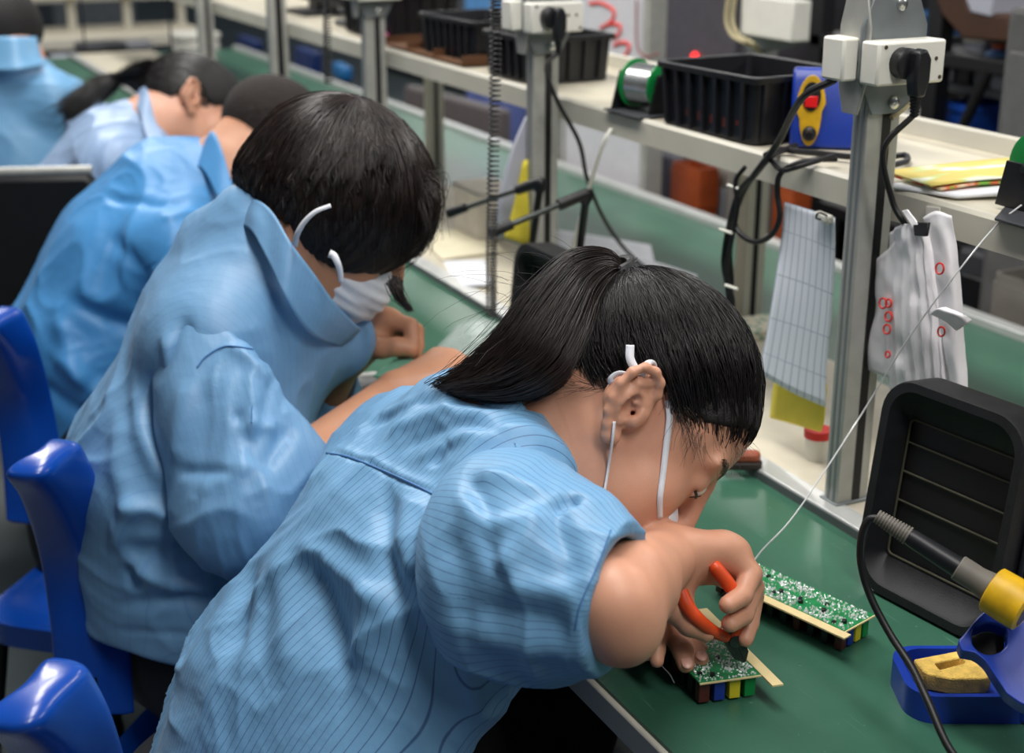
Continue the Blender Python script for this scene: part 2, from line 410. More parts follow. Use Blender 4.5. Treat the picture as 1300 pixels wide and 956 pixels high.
# ------------------------------------------------------------------ raised shelf over the bench
SH0, SH1, SX0, SX1 = 1.104, 1.140, 1.075, 1.345
sh = thing('bench_shelf', 'long cream shelf raised on posts above the bench middle', 'shelf', (1.2, 2.4, SH0))
MB().box((SX0 + .012, .1, SH0 + .006), (SX1, 6.2, SH1 - .002)).build('shelf_board', CREAM2, sh)
MB().prism([(SX0, .1, SH0), (SX0 + .014, .1, SH0), (SX0 + .014, .1, SH1 - .004), (SX0 + .010, .1, SH1), (SX0 + .004, .1, SH1), (SX0, .1, SH1 - .004)], (0, 6.1, 0)).build('front_rail', CREAM, sh)
MB().box((SX1 - .004, .1, SH0), (SX1 + .012, 6.2, SH1 + .022)).build('back_rail', CREAM, sh, bevel=.002)

def make_post(y, label):
    p = thing('support_post', label, 'post', (1.048, y, ZB + .011), 'slotted posts along the bench')
    w, dp, z0, z1 = .046, .024, ZB + .011, 1.62
    x0, x1 = 1.048 - w / 2, 1.048 + w / 2
    MB().box((x0, y, z0), (x1, y + dp, z1)).build('extrusion', ALU, p, bevel=.0015)
    MB().box((x0 - .0008, y + .005, z0), (x0 + .001, y + .0085, z1)).box((x0 - .0008, y + .0145, z0), (x0 + .001, y + .018, z1)).build('side_groove', ALUD, p)
    MB().box((x0 + .022, y - .001, z0), (x0 + .033, y + .001, z1)).build('black_insert', RUB, p)
    MB().box((x0 - .004, y - .004, z0), (x1 + .004, y + dp + .004, z0 + .004)).build('foot_plate', ALUD, p, bevel=.001)
    return p
make_post(1.195, 'grey slotted metal post between the hanging checklist sheet and the white bags')
make_post(1.99, 'grey slotted metal post beside the crossed black tool arms')
make_post(2.74, 'blurred grey post rising behind the bobbed hair of the masked worker')
make_post(3.40, 'blurred grey post at the top left beyond the crop-haired worker')
make_post(4.1, 'blurred grey post furthest along the bench at the top left')
def rear_post(y, label):
    p = thing('shelf_post', label, 'post', (1.372, y, ZB), 'posts under the back of the shelf')
    MB().box((1.358, y, ZB), (1.400, y + .03, SH0)).build('extrusion', CREAM, p, bevel=.002)
    MB().box((1.374, y - .001, ZB), (1.384, y + .001, SH0)).build('black_insert', RUB, p)
rear_post(1.86, 'cream post with black slot under the shelf behind the looped black cables')
rear_post(3.2, 'pale post under the shelf behind the bobbed hair of the masked worker')

# ------------------------------------------------------------------ sockets on the posts
def socket(y, label, z=1.285, plug=True):
    p = thing('power_socket', label, 'socket', (1.048, y, z), 'sockets on the posts')
    c = V(1.048, y, z)
    # hexagonal grey bracket plate, front and a return along the side of the post
    pl = [(-.031, -.062), (.031, -.062), (.062, -.018), (.062, .040), (.036, .085), (-.036, .085), (-.062, .040), (-.062, -.018)]
    pl = [(x * .72, z_ * .92) for x, z_ in pl]
    MB().prism([c + V(x, -.003, z_) for x, z_ in pl], (0, -.004, 0)).build('bracket_plate', ALUD, p, bevel=.001)
    MB().prism([c + V(-.036, .012 + x * .55, z_) for x, z_ in pl], (-.003, 0, 0)).build('side_bracket', ALU, p, bevel=.001)
    b = MB().box(c + V(-.045, -.036, -.022), c + V(.047, -.007, .024)).build('socket_box', WHT, p, bevel=.003)
    for x, z_ in ((.020, .004), (.034, .004), (-.036, .019), (.041, -.016)):
        MB().lathe(c + V(x, -.0358, z_), V(0, -1, 0), [(0, .0024), (.0008, .0022)], 10).build('socket_hole', mat('socket_hole', (70, 56, 36), .7, var=0), b)
    MB().box(c + V(-.062, .0, -.020), c + V(-.040, .036, .026)).build('side_box', WHT, p, bevel=.003)
    for z_ in (.060, -.045): MB().lathe(c + V(.006, -.006, z_), V(0, -1, 0), [(0, .0072), (.003, .0072), (.005, .004), (.0055, .001)], 14).build('bolt', SILV, p)
    return p, c
CABLES = []
s1, c1 = socket(1.195, 'white power socket with a black plug on the near post')
s2, c2 = socket(1.99, 'white power socket with a black plug above the crossed tool arms', 1.267)
socket(2.74, 'white socket bracket at the top of the frame above the bobbed hair', 1.262)
def plug(c, label, pts, name='power_plug_cable'):
    t = thing(name, label, 'cable', c, 'power leads plugged into the post sockets')
    o = c + V(-.014, -.036, .002)
    MB().lathe(o, V(0, -1, 0), [(0, .0165), (.012, .0165), (.014, .014), (.0145, .004)], 20).build('plug_base', BLK, t)
    MB().prism([o + V(-.002, -.012, .014), o + V(.010, -.012, .017), o + V(.017, -.012, .006), o + V(.017, -.012, -.016), o + V(.012, -.012, -.034), o + V(.0, -.012, -.034), o + V(-.004, -.012, -.014)], (0, -.016, 0)).build('plug_body', BLK, t, bevel=.003)
    mb = MB(); q0 = o + V(.006, -.020, -.034)
    for k in range(6): mb.lathe(q0 + V(0, 0, -.0035 * k), V(0, 0, -1), [(0, .0062 - k * .0003), (.002, .0062 - k * .0003), (.0021, .005 - k * .0003), (.0035, .005 - k * .0003)], 12)
    mb.build('strain_relief', RUB, t)
    q = q0 + V(0, 0, -.018)
    MB().tube(catmull([q] + pts, 10), .0034, 8).build('lead', RUB, t)
plug(c1, 'black plug with its lead hanging from the socket beside the white bags',
     [PY(1122, 190, 1.155), PY(1133, 255, 1.15), PY(1148, 283, 1.14), PX(1152, 292, 1.068)])
plug(c2, 'black plug with a long lead curving down past the second post',
     [PY(694, 85, 1.93), PY(706, 125, 1.92), PY(735, 180, 1.93), PY(745, 225, 1.95), PY(765, 275, 1.98), PY(795, 318, 2.05), PZ(835, 352, ZB + .018), PZ(880, 385, ZB + .018)])
ZC, ZS = ZB + .011, SH1
TY = V(0, 1, 0); TX = V(1, 0, 0); TZ = V(0, 0, 1)
# ================================================================== circuit boards
PCBG = mat('board_green', (22, 120, 66), .35, var=.12, vscale=120)
PCBC = mat('board_edge_cream', (222, 202, 150), .6, var=.06)
SOLD = mat('solder', (232, 234, 234), .28, .55, var=.0)
def board(c, ax, ay, L, W, label, seed, zt=.7765, strip=-1):
    """c: near corner, ax along the short edge, ay along the length; cream break-off strip on one long side"""
    t = thing('circuit_board', label, 'circuit board', V(c[0], c[1], ZB) + ax * W / 2 + ay * L / 2, 'circuit boards')
    rg = np.random.default_rng(seed); c = V(c[0], c[1], zt)
    MB().obox(c + ax * W / 2 + ay * L / 2 - TZ * .0008, ax, ay, TZ, W, L, .0016).build('board', PCBG, t)
    MB().obox((c - ax * .006 if strip < 0 else c + ax * (W + .006) - ay * .012) + ay * (L * .5 - .006) - TZ * .0008, ax, ay, TZ, .011, L + .004, .0017).build('break_off_strip', PCBC, t)
    MB().obox(c + ax * W / 2 - ay * .0006 - TZ * .0009, ax, ay, TZ, W, .0012, .0015).build('cut_edge', PCBC, t)
    # solder side: a dense scatter of bright joints with clipped leads
    mb = MB(); n = int(L * W * 110000)
    for i in range(n):
        u, v = rg.random(), rg.random()
        if .42 < u < .56 and rg.random() < .85: continue
        if rg.random() < .25 and (int(v * 14) % 4 == 0): continue
        p = c + ax * (W * (.03 + .94 * u)) + ay * (L * (.01 + .98 * v)); r = .0006 + .0009 * rg.random()
        h = .0006 + .0016 * rg.random(); x, y = rg.normal(size=2) * .0006
        mb.lathe(p, TZ + ax * x * 200 + ay * y * 200, [(0, r), (h * .5, r * .75), (h, r * .3)], 6)
    o = mb.build('solder_joints', SOLD, t); o['kind'] = 'stuff'
    for i in range(6):
        p = c + ax * (W * (.28 + .05 * (i % 2))) + ay * (L * (.06 + .155 * i))
        MB().lathe(p, TZ, [(0, .0026), (.0032, .0026), (.0036, .0018)], 10).build('button_component', BLK, t)
        p = c + ax * (W * (.12 + .7 * ((i * 37) % 10) / 10)) + ay * (L * (.1 + .15 * i))
        MB().obox(p + TZ * .001, ax, ay, TZ, .004, .003, .002).build('chip', BLK, t)
    cols = [mat('comp_maroon', (84, 30, 30), .4), mat('comp_blue', (24, 52, 150), .4), BLK, mat('comp_yellow', (212, 196, 40), .4), BLK, GREENP]
    k = 0; y = .004
    while y < L - .012:
        for j in range(4 if k == 0 else 3):
            w = W / (4 if k == 0 else 3)
            hh = (.0225 if j else .0225)
            MB().obox(c + ax * (w * (j + .5)) + ay * (y + .004) - TZ * (.0016 + hh / 2), ax, ay, TZ, w * .72, .008, hh).build('component', cols[(j + k * 2) % 6] if k else [cols[0], cols[1], cols[3], cols[5]][j], t, bevel=.0008)
        y += .017; k += 1
    return t
_b = unit(V(-.04, .15, 0)); board((.826, .937), V(_b[1], -_b[0], 0), _b, .172, .049, 'green circuit board lying alone on the mat in front of the black box', 3)
_b = unit(V(-.012, .09, 0)); board((.648, .922), unit(V(.059, -.013, 0)), unit(V(.01, .09, 0)), .145, .060, 'green circuit board being trimmed under the orange-handled cutters', 5, strip=1)

# ================================================================== fume absorbers: a deep rounded black frame with a grille
def absorber(A, ax, lean, W, H, D, label, bracket=True):
    """A: lower far corner of the front; ax: along the bottom edge towards the near end; leans back"""
    t = thing('fume_absorber', label, 'fume absorber', A + ax * W / 2, 'black fume absorbers')
    n = unit(np.cross(ax, TZ)); n = n if n[0] < 0 else -n            # faces the worker
    up = unit(TZ * math.cos(lean) - n * math.sin(lean)); nn = unit(np.cross(ax, up)); nn = nn if nn @ n > 0 else -nn
    c = A + ax * W / 2 + up * H / 2 - TZ * .0
    o = np.array(rrect(W, H, .038, 7)); inn = np.array(rrect(W - .024, H - .024, .030, 7)); grl = np.array(rrect(W * .80, H * .64, .004, 7)); shift = V(.004, -.004)
    P = lambda poly, d, sh=(0, 0): place2(poly + np.array(sh), c + nn * d, ax, up)
    rows = [P(o, -D), P(o * .995, -.004), P(o * .985, 0.), P(inn * 1.01, 0.), P(inn * .99, -.006), P(grl * 1.04 + 0, -D * .55, shift[:2]), P(grl, -D * .56, shift[:2])]
    mb = MB(); mb.grid(np.array(rows), closed=True); mb.build('housing', BLKM, t)
    MB().prism(P(o * .97, -D), nn * -.012).build('back_plate', BLK, t, bevel=.003)
    MB().prism(P(grl * 1.03, -D * .62, shift[:2]), nn * -.004).build('filter', RUB, t)
    for k in range(4):
        h = (-.5 + (k + .75) / 4.4) * H * .6
        a = c + nn * (-D * .57) + up * (h + shift[1]) + ax * (shift[0] - W * .40); b = a + ax * W * .8
        MB().tube([a, b], .0011, 6).build('grille_wire', mat('grille_wire', (86, 84, 70), .5, .4, var=.1), t)
    gl = P(np.array(rrect(W * .8, H * .64, .006, 5)), -D * .55, shift[:2]); MB().tube(np.concatenate([gl, gl[:1]]), .0012, 6, cap=False).build('grille_frame', MATS['grille_wire'], t)
    # motor body behind, and the tilt bracket at the near side
    MB().prism(P(np.array(rrect(W * .7, H * .7, .03, 5)), -D - .01), nn * -.04).build('motor_housing', BLK, t, bevel=.006)
    e = c + ax * (W / 2 + .004) - nn * .045
    MB().obox(e - up * .03, ax, nn, up, .006, .05, H * .72).build('tilt_bracket', BLK, t, bevel=.004)
    MB().lathe(e - up * .045 + ax * .004, ax, [(0, .018), (.006, .018), (.010, .012), (.016, .010)], 18).build('tilt_knob', RUB, t)
    zf = (c - up * H / 2 - nn * D)[2]
    MB().box((c - nn * (D * .6))[:3] * V(1, 1, 0) + V(-.03, -W * .44, ZB), (c - nn * (D * .6)) * V(1, 1, 0) + V(.05, W * .44, ZB + .008)).build('foot', BLK, t, bevel=.002)
    return t
A = PZ(1080, 737, ZB + .002); B = PZ(1240, 822, ZB + .002)
absorber(A, unit(B - A), math.radians(7), .178, .235, .045, 'black fume absorber with wire grille standing beside the soldering iron')
A2 = V(.93, 1.90, ZB + .002)
absorber(A2, unit(V(.02, -1, 0)), math.radians(6), .178, .19, .045, 'black fume absorber half hidden behind the long coiled cord')

# ================================================================== soldering iron, its stand and the sponge
t = thing('iron_stand', 'blue soldering iron stand with a yellow holder cup, at the lower right', 'iron stand', (.885, .80, ZB))
ctr = PZ(1232, 868, ZB + .014)                      # middle of the sponge tray
axd = unit(V(.55, -.84, 0)) ; axl = V(-axd[1], axd[0], 0)
_tr = rrect(.135, .088, .026, 7)
out_ = place2(_tr, V(ctr[0], ctr[1], ZB), RT * 1, V(-RT[1], RT[0], 0)); inn_ = place2(np.array(_tr) * .88, V(ctr[0], ctr[1], ZB), RT, V(-RT[1], RT[0], 0))
mb = MB(); mb.grid(np.array([out_, out_ + TZ * .026, out_ * 1 + TZ * .028, inn_ + TZ * .028, inn_ + TZ * .012]), closed=True); mb.build('tray_rim', BLUED, t)
MB().prism(inn_, TZ * .012).build('tray_floor', BLUED, t)
cup_o = PD(1260, 748, 1.185); cup_ax = unit(PD(1340, 797, 1.155) - cup_o)
F2 = V(-RT[1], RT[0], 0)
# the sloping arm from the tray to the cup, with a round spare-tip hole
h0 = V(ctr[0], ctr[1], ZB) + RT * .038 + F2 * .025
arm = [PD(1204, 827, 1.222), PD(1224, 805, 1.222), PD(1250, 776, 1.20), PD(1280, 768, 1.18), PD(1345, 800, 1.15), PD(1352, 905, 1.15), PD(1290, 890, 1.18), PD(1266, 862, 1.195), PD(1250, 838, 1.2), PD(1230, 826, 1.2)]
arm = [V(*a) for a in arm]; cen = PD(1266, 813, 1.195)
hole = [PD(1256 + 21 * math.cos(a), 812 + 19 * math.sin(a), 1.2) for a in np.linspace(0, 2 * math.pi, 25)[:-1]]
hole = [PD(1256.5 + 23 * math.cos(a), 811 + 20 * math.sin(a) - (5 if abs(math.cos(a)) > .8 and math.sin(a) < .1 else 0), 1.2) for a in np.linspace(0, 2 * math.pi, 25)[:-1]]
oc = catmull(arm + [arm[0]], 6)[:-1]
ang = lambda q: math.atan2(-(q - cen) @ UP, (q - cen) @ RT)
def resamp(poly, angs):
    a = np.array([ang(q) for q in poly]); o = np.argsort(a); a = a[o]; p = np.array(poly)[o]
    a = np.concatenate([a - 2 * math.pi, a, a + 2 * math.pi]); p = np.concatenate([p, p, p])
    return np.stack([np.interp(angs, a, p[:, i]) for i in range(3)], 1)
angs = np.linspace(-math.pi, math.pi, 49)[:-1]
# hold the face of the arm in one plane
pn = unit(-FW * .8 + UP * .55 - RT * .15); 
def topl(q, off=0.): q = np.asarray(q); r = unit(q - CAM); return CAM + r * ((cen - CAM) @ pn + off) / (r @ pn)
cen2 = cen; oo = np.array([topl(q) for q in resamp(oc, angs)]); cen = PD(1256, 811, 1.2); hh = np.array([topl(q) for q in resamp(hole, angs)])
mb = MB(); mb.ring_prism(oo, hh, -pn * .020); mb.build('stand_arm', BLUED, t, bevel=.002)
MB().prism([q - pn * .021 for q in hh], -pn * .002).build('hole_back', RUB, t)
def lathe_o(o, ax, prof, n=28): return MB().lathe(o, ax, prof, n)
mb = lathe_o(cup_o, cup_ax, [(0, .0178), (-.001, .0190), (.0, .0204), (.016, .0210), (.030, .0206), (.032, .016), (.01, .0160), (.001, .0168)]); mb.build('holder_cup', YEL, t)
MB().lathe(cup_o + cup_ax * .004, cup_ax, [(0, .0166), (.028, .015)], 24).build('cup_lining', RUB, t)
base_c = V(ctr[0], ctr[1], ZB) + RT * .085 + F2 * .0
MB().prism(place2(rrect(.12, .10, .02, 5), base_c, RT, F2), TZ * .03).build('weighted_base', BLUED, t, bevel=.004)

sp = thing('sponge', 'yellow cleaning sponge with a slot, wedged in the blue tray', 'sponge', V(ctr[0], ctr[1], ZB + .02))
spz = V(ctr[0], ctr[1], ZB + .013)
corn = [PZ(1160, 837, ZB + .034), PZ(1233, 823, ZB + .034), PZ(1260, 853, ZB + .034), PZ(1256, 861, ZB + .030), PZ(1208, 862, ZB + .03), PZ(1176, 856, ZB + .03)]
cs = np.mean(corn, 0); angs2 = np.linspace(-math.pi, math.pi, 33)[:-1]
def res2(poly):
    poly = np.array(poly); d = []
    for k in range(len(poly)):
        for u in np.linspace(0, 1, 12)[:-1]: d.append(poly[k] * (1 - u) + poly[(k + 1) % len(poly)] * u)
    d = np.array(d); a = np.arctan2(d[:, 1] - cs[1], d[:, 0] - cs[0]); o = np.argsort(a); a = a[o]; d = d[o]
    a = np.concatenate([a - 2 * math.pi, a, a + 2 * math.pi]); d = np.concatenate([d, d, d]); return np.stack([np.interp(angs2, a, d[:, i]) for i in range(3)], 1)
slot = [PZ(1186, 842, ZB + .034), PZ(1222, 834, ZB + .034), PZ(1227, 841, ZB + .033), PZ(1193, 850, ZB + .033)]
_so = res2(corn); cs = np.mean(slot, 0); _si = res2(slot); 
mb = MB(); mb.ring_prism(_so, _si, -TZ * .016); mb.build('foam', mat('sponge', (228, 190, 96), .9, var=.12, vscale=90, bump=.6, bscale=600), sp, bevel=.0012)

it = thing('soldering_iron', 'soldering iron with black handle and grey grips resting in the yellow cup', 'soldering iron', cup_o)
def along(p, q, s): return p + (q - p) * s
i0, i1 = PD(1113, 655, 1.222), cup_o + cup_ax * .004
AX = unit(i1 - i0); LI = np.linalg.norm(i1 - i0)
mb = MB()
prof = []
for k in range(12): prof += [(k * .0027, .0062 + .0002 * k), (k * .0027 + .0016, .0062 + .0002 * k), (k * .0027 + .0017, .0052 + .0002 * k), (k * .0027 + .0026, .0052 + .0002 * k)]
mb.lathe(i0, AX, prof, 18); mb.build('cord_boot', mat('grey_rubber', (104, 100, 92), .6, var=.05), it)
MB().lathe(i0, AX, [(.030, .0072), (.036, .0080), (LI * .70, .0094), (LI * .71, .0094)], 20).build('handle', BLK, it)
MB().lathe(i0, AX, [(LI * .68, .0100), (LI * .69, .0114), (LI * .78, .0114), (LI * .84, .0112), (LI - .008, .0128), (LI - .003, .0130), (LI + .002, .012)], 24).build('grip', MATS['grey_rubber'], it)
MB().lathe(i1, AX, [(-.004, .009), (.016, .006), (.026, .003)], 14).build('heater', STEEL, it)
pts = [i0 + AX * .004, PD(1103, 660, 1.225), PD(1094, 680, 1.23), PD(1093, 715, 1.235), PD(1105, 757, 1.235), PD(1130, 805, 1.225), PD(1158, 848, 1.2), PD(1178, 890, 1.17), PD(1205, 950, 1.14), PD(1240, 990, 1.125)]
MB().tube(catmull(pts, 10), .0034, 10).build('cord', RUB, it)

# ================================================================== on the raised shelf
def slotted_bin(c, ax, ay, L, W, H, label, z=ZS):
    """c: centre; ax long direction; open-topped black parts bin with ribbed walls"""
    t = thing('parts_bin', label, 'parts bin', V(c[0], c[1], z), 'black parts bins on the shelf'); c = V(c[0], c[1], z)
    bz = V(0, 0, 1); tp = 1.06
    o0 = place2(rrect(L, W, .012, 3), c, ax, ay); o1 = place2(np.array(rrect(L, W, .012, 3)) * tp, c + bz * H, ax, ay)
    i1 = place2(np.array(rrect(L - .008, W - .008, .010, 3)) * tp, c + bz * H, ax, ay); i0 = place2(rrect(L - .008, W - .008, .010, 3), c + bz * .004, ax, ay)
    mb = MB(); mb.grid(np.array([o0, o1, i1, i0]), closed=True); mb.add(o0, [tuple(range(len(o0)))]); mb.add(i0, [tuple(range(len(i0) - 1, -1, -1))]); mb.build('bin_wall', BLK, t)
    r0 = place2(np.array(rrect(L + .012, W + .012, .014, 3)) * tp, c + bz * (H - .008), ax, ay); r1 = place2(np.array(rrect(L - .002, W - .002, .012, 3)) * tp, c + bz * (H - .008), ax, ay)
    mb = MB(); mb.ring_prism(r0, r1, bz * .009); mb.build('rim', BLK, t, bevel=.0015)
    mb = MB()
    for sgn in (-1, 1):
        for k in range(int(L / .028)):
            x = -L / 2 + .018 + k * .028
            mb.prism([c + ax * x + ay * sgn * W / 2 + bz * .004, c + ax * (x + .006) + ay * sgn * W / 2 + bz * .004, c + ax * (x + .006) * tp + ay * sgn * W * tp / 2 + bz * (H - .006), c + ax * x * tp + ay * sgn * W * tp / 2 + bz * (H - .006)], ay * sgn * .006)
        for k in range(int(W / .03)):
            y = -W / 2 + .02 + k * .03
            mb.prism([c + ay * y + ax * sgn * L / 2 + bz * .004, c + ay * (y + .006) + ax * sgn * L / 2 + bz * .004, c + ay * (y + .006) * tp + ax * sgn * L * tp / 2 + bz * (H - .006), c + ay * y * tp + ax * sgn * L * tp / 2 + bz * (H - .006)], ax * sgn * .006)
    mb.build('wall_ribs', BLK, t)
    rg = np.random.default_rng(int(c[1] * 100))
    for k in range(int(L / .03)):
        x = -L / 2 + .024 + k * .028
        for sgn in (-1, 1):
            if rg.random() < .8: MB().obox(c + ax * (x + .008) + ay * sgn * (W / 2 + .0005) + bz * (.03 + .01 * rg.random()), ax, ay, bz, .010, .002, .03).build('slot_part', mat('coil_red', (92, 36, 26), .5, var=.1), t)
    return t
_p0, _p1, _p2 = PZ(862, 166, ZS), PZ(962, 188, ZS), PZ(1003, 183, ZS)
bax = unit(TY * 1 + TX * -.05); bay = V(-bax[1], bax[0], 0)
slotted_bin((1.166, 1.600), bax, bay, .205, .155, .088, 'open black parts bin on the shelf between the spool and blue device')
slotted_bin((1.17, 2.215), bax, bay, .165, .15, .078, 'black parts bin on the shelf just right of the second post')
slotted_bin((1.19, 2.53), bax, bay, .22, .15, .08, 'black parts bin on the shelf left of the second post')

def spool(c, ax, label, R=.032, W=.052, stand=True):
    t = thing('solder_spool', label, 'solder spool', c - TZ * R, 'solder wire spools')
    for s in (-1, 1): MB().lathe(c + ax * s * W / 2, ax * s, [(0, R), (.003, R), (.004, R - .004), (.0042, .012), (.001, .010)], 32).build('flange', GREENP, t)
    mb = MB(); prof = []
    n = 16
    for k in range(n): prof += [(-W / 2 + W * k / n, R * .80), (-W / 2 + W * (k + .5) / n, R * .84)]
    prof += [(W / 2, R * .80)]; mb.lathe(c, ax, prof, 30); mb.build('wire_winding', SILV, t)
    return t
c = PZ(820, 146, ZS); c = V(1.118, c[1] + .02, ZS + .041); sax = unit(V(.25, -1, 0))
spool(c, sax, 'silver solder spool with green flanges on the shelf beyond the black bin', .036, .055)
st = thing('spool_stand', 'small black spool stand beside the far solder spool', 'spool stand', V(c[0], c[1], ZS))
MB().box(V(c[0] - .05, c[1] - .05, ZS), V(c[0] + .05, c[1] + .05, ZS + .003)).build('base_plate', DARKG, st, bevel=.001)
for s in (-1, 1):
    q = c + sax * s * .037
    MB().prism([V(q[0] - .034, q[1], ZS + .003), V(q[0] + .034, q[1], ZS + .003), V(q[0] + .02, q[1], ZS + .06), V(q[0] - .02, q[1], ZS + .06)], sax * s * .004).build('side_plate', BLK, st, bevel=.001)
MB().tube([c - sax * .042, c + sax * .042], .004, 10).build('axle', STEEL, st)
c = PZ(1331, 268, ZS); c = V(c[0], c[1], ZS + .047); sax = unit(V(-1, .12, 0))
spool(c, sax, 'solder spool with a bright green flange at the right edge', .036, .05)
st = thing('spool_stand', 'black spool stand on a dark plate at the right edge of the shelf', 'spool stand', V(c[0], c[1], ZS))
pq = [PZ(1262, 280, ZS), PZ(1276, 264, ZS), PZ(1390, 262, ZS), PZ(1372, 310, ZS)]
MB().prism(pq, TZ * .003).build('base_plate', DARKG, st, bevel=.001)
for s in (-1, 1):
    q = c + sax * s * .034
    MB().prism([V(q[0], q[1] - .030, ZS + .003), V(q[0], q[1] + .036, ZS + .003), V(q[0], q[1] + .026, ZS + .052), V(q[0], q[1] - .02, ZS + .052)], sax * s * .003).build('side_plate', BLK, st, bevel=.001)
MB().tube([c - sax * .04, c + sax * .04], .004, 10).build('axle', STEEL, st)

# blue soldering station with a yellow front
q0 = PZ(1008, 188, ZS); q1 = PZ(1090, 200, ZS)
t = thing('soldering_station', 'blue soldering station with yellow front panel behind the near post', 'soldering station', V(1.19, 1.40, ZS))
fx = unit(V(.78, -.62, 0)); fn = unit(V(-.62, -.78, 0))            # width of the front, and out of the front
f0 = PZ(1004, 189, ZS); f0 = V(f0[0] + .004, f0[1] + .01, ZS)
side = [f0, f0 + TZ * .085 + fn * -.010, f0 + TZ * .10 + fn * -.022, f0 + TZ * .098 + fn * -.05, f0 + TZ * .03 + fn * -.13, f0 + fn * -.14]
MB().prism(side, fx * .105).build('case', BLUED, t, bevel=.004)
fp = lambda x, z: f0 + fx * x + TZ * z - fn * (z * .118) + fn * .0012
oval = lambda cx, cz, a, b, n=28: [fp(cx + a * math.cos(k * 2 * math.pi / n) , cz + b * math.sin(k * 2 * math.pi / n)) for k in range(n)]
MB().prism([fp(.025 + .019 * math.cos(a) * (1. if math.sin(a) > 0 else .75), .048 + .045 * math.sin(a)) for a in np.linspace(0, 2 * math.pi, 29)[:-1]], fn * .003).build('front_panel', YEL, t, bevel=.0008)
o_ = MB().prism([q + fn * .003 for q in oval(.025, .066, .0120, .0185)], fn * .002).build('switch_recess', BLK, t)
MB().prism([q + fn * .005 for q in [fp(.017, .053), fp(.033, .053), fp(.033, .067), fp(.017, .067)]], fn * .003).build('power_switch', mat('switch_red', (224, 26, 30), .3, var=0), t, bevel=.0008)
MB().lathe(fp(.025, .020) + fn * .003, fn, [(0, .009), (.010, .009), (.012, .006), (.022, .005)], 16).build('cord_socket', BLK, t)

# papers on the shelf behind the near post
def sheet(name, label, cat, corners, th, m, group=None, sag=0., n=8):
    t = np.array([V(*q) for q in corners]); g = []
    for i in range(n + 1):
        u = i / n; a, b = t[0] * (1 - u) + t[3] * u, t[1] * (1 - u) + t[2] * u
        g.append([a * (1 - w) + b * w + TZ * sag * math.sin(math.pi * u) * (.4 + w) for w in np.linspace(0, 1, n + 1)])
    g = np.array(g); mb = MB(); mb.grid(g)
    return tag(mb.build(name, m, org=t.mean(0), solid=th), label, cat, group)
def mat_print_glare(name, base, tints, scale=(40, 8, 1), thr=.56):
    m = bpy.data.materials.new(name); m.use_nodes = True; nt = m.node_tree; N = nt.nodes; L = nt.links; b = N['Principled BSDF']; b.inputs['Roughness'].default_value = .55
    tc = N.new('ShaderNodeTexCoord'); mp = N.new('ShaderNodeMapping'); mp.inputs['Scale'].default_value = scale; L.new(tc.outputs['Object'], mp.inputs['Vector'])
    n = N.new('ShaderNodeTexNoise'); n.inputs['Scale'].default_value = 1; n.inputs['Detail'].default_value = 2; L.new(mp.outputs['Vector'], n.inputs['Vector'])
    r = N.new('ShaderNodeValToRGB'); r.color_ramp.elements[0].position = .40; r.color_ramp.elements[0].color = lin(tints[0]); r.color_ramp.elements[1].position = thr; r.color_ramp.elements[1].color = lin(base)
    if len(tints) > 1: e = r.color_ramp.elements.new(.46); e.color = lin(tints[1])
    L.new(n.outputs['Fac'], r.inputs['Fac']); L.new(r.outputs['Color'], b.inputs['Base Color']); return m
WPAP = PAPER
zz = ZS
sheet('paper_sheet', 'white paper lowest in the leaflets on the shelf by the green spool', 'paper', [PZ(1125, 236, zz + .003), PZ(1215, 250, zz + .003), PZ(1345, 246, zz + .003), PZ(1300, 214, zz + .003)], .004, WPAP, 'papers on the shelf', .001)
sheet('leaflet', 'glossy leaflet printed green and red lying under the yellow folder', 'leaflet', [PZ(1122, 220, zz + .008), PZ(1195, 241, zz + .008), PZ(1290, 232, zz + .008), PZ(1265, 206, zz + .008)], .003, mat_print_glare('leaflet_print', (232, 236, 196), [(120, 180, 60), (220, 90, 50)], (30, 30, 1)), 'papers on the shelf', .002)
sheet('folder', 'thin yellow folder on top of the leaflets by the green spool', 'folder', [PZ(1124, 217, zz + .013), PZ(1182, 236, zz + .013), PZ(1330, 224, zz + .013), PZ(1290, 200, zz + .013)], .002, mat_print_glare('folder_glare', (216, 196, 100), [(232, 234, 212), (200, 212, 130)], (9, 26, 1), .5), 'papers on the shelf', .002)  # pale white-green bands put the glare on the yellow cover into its colour

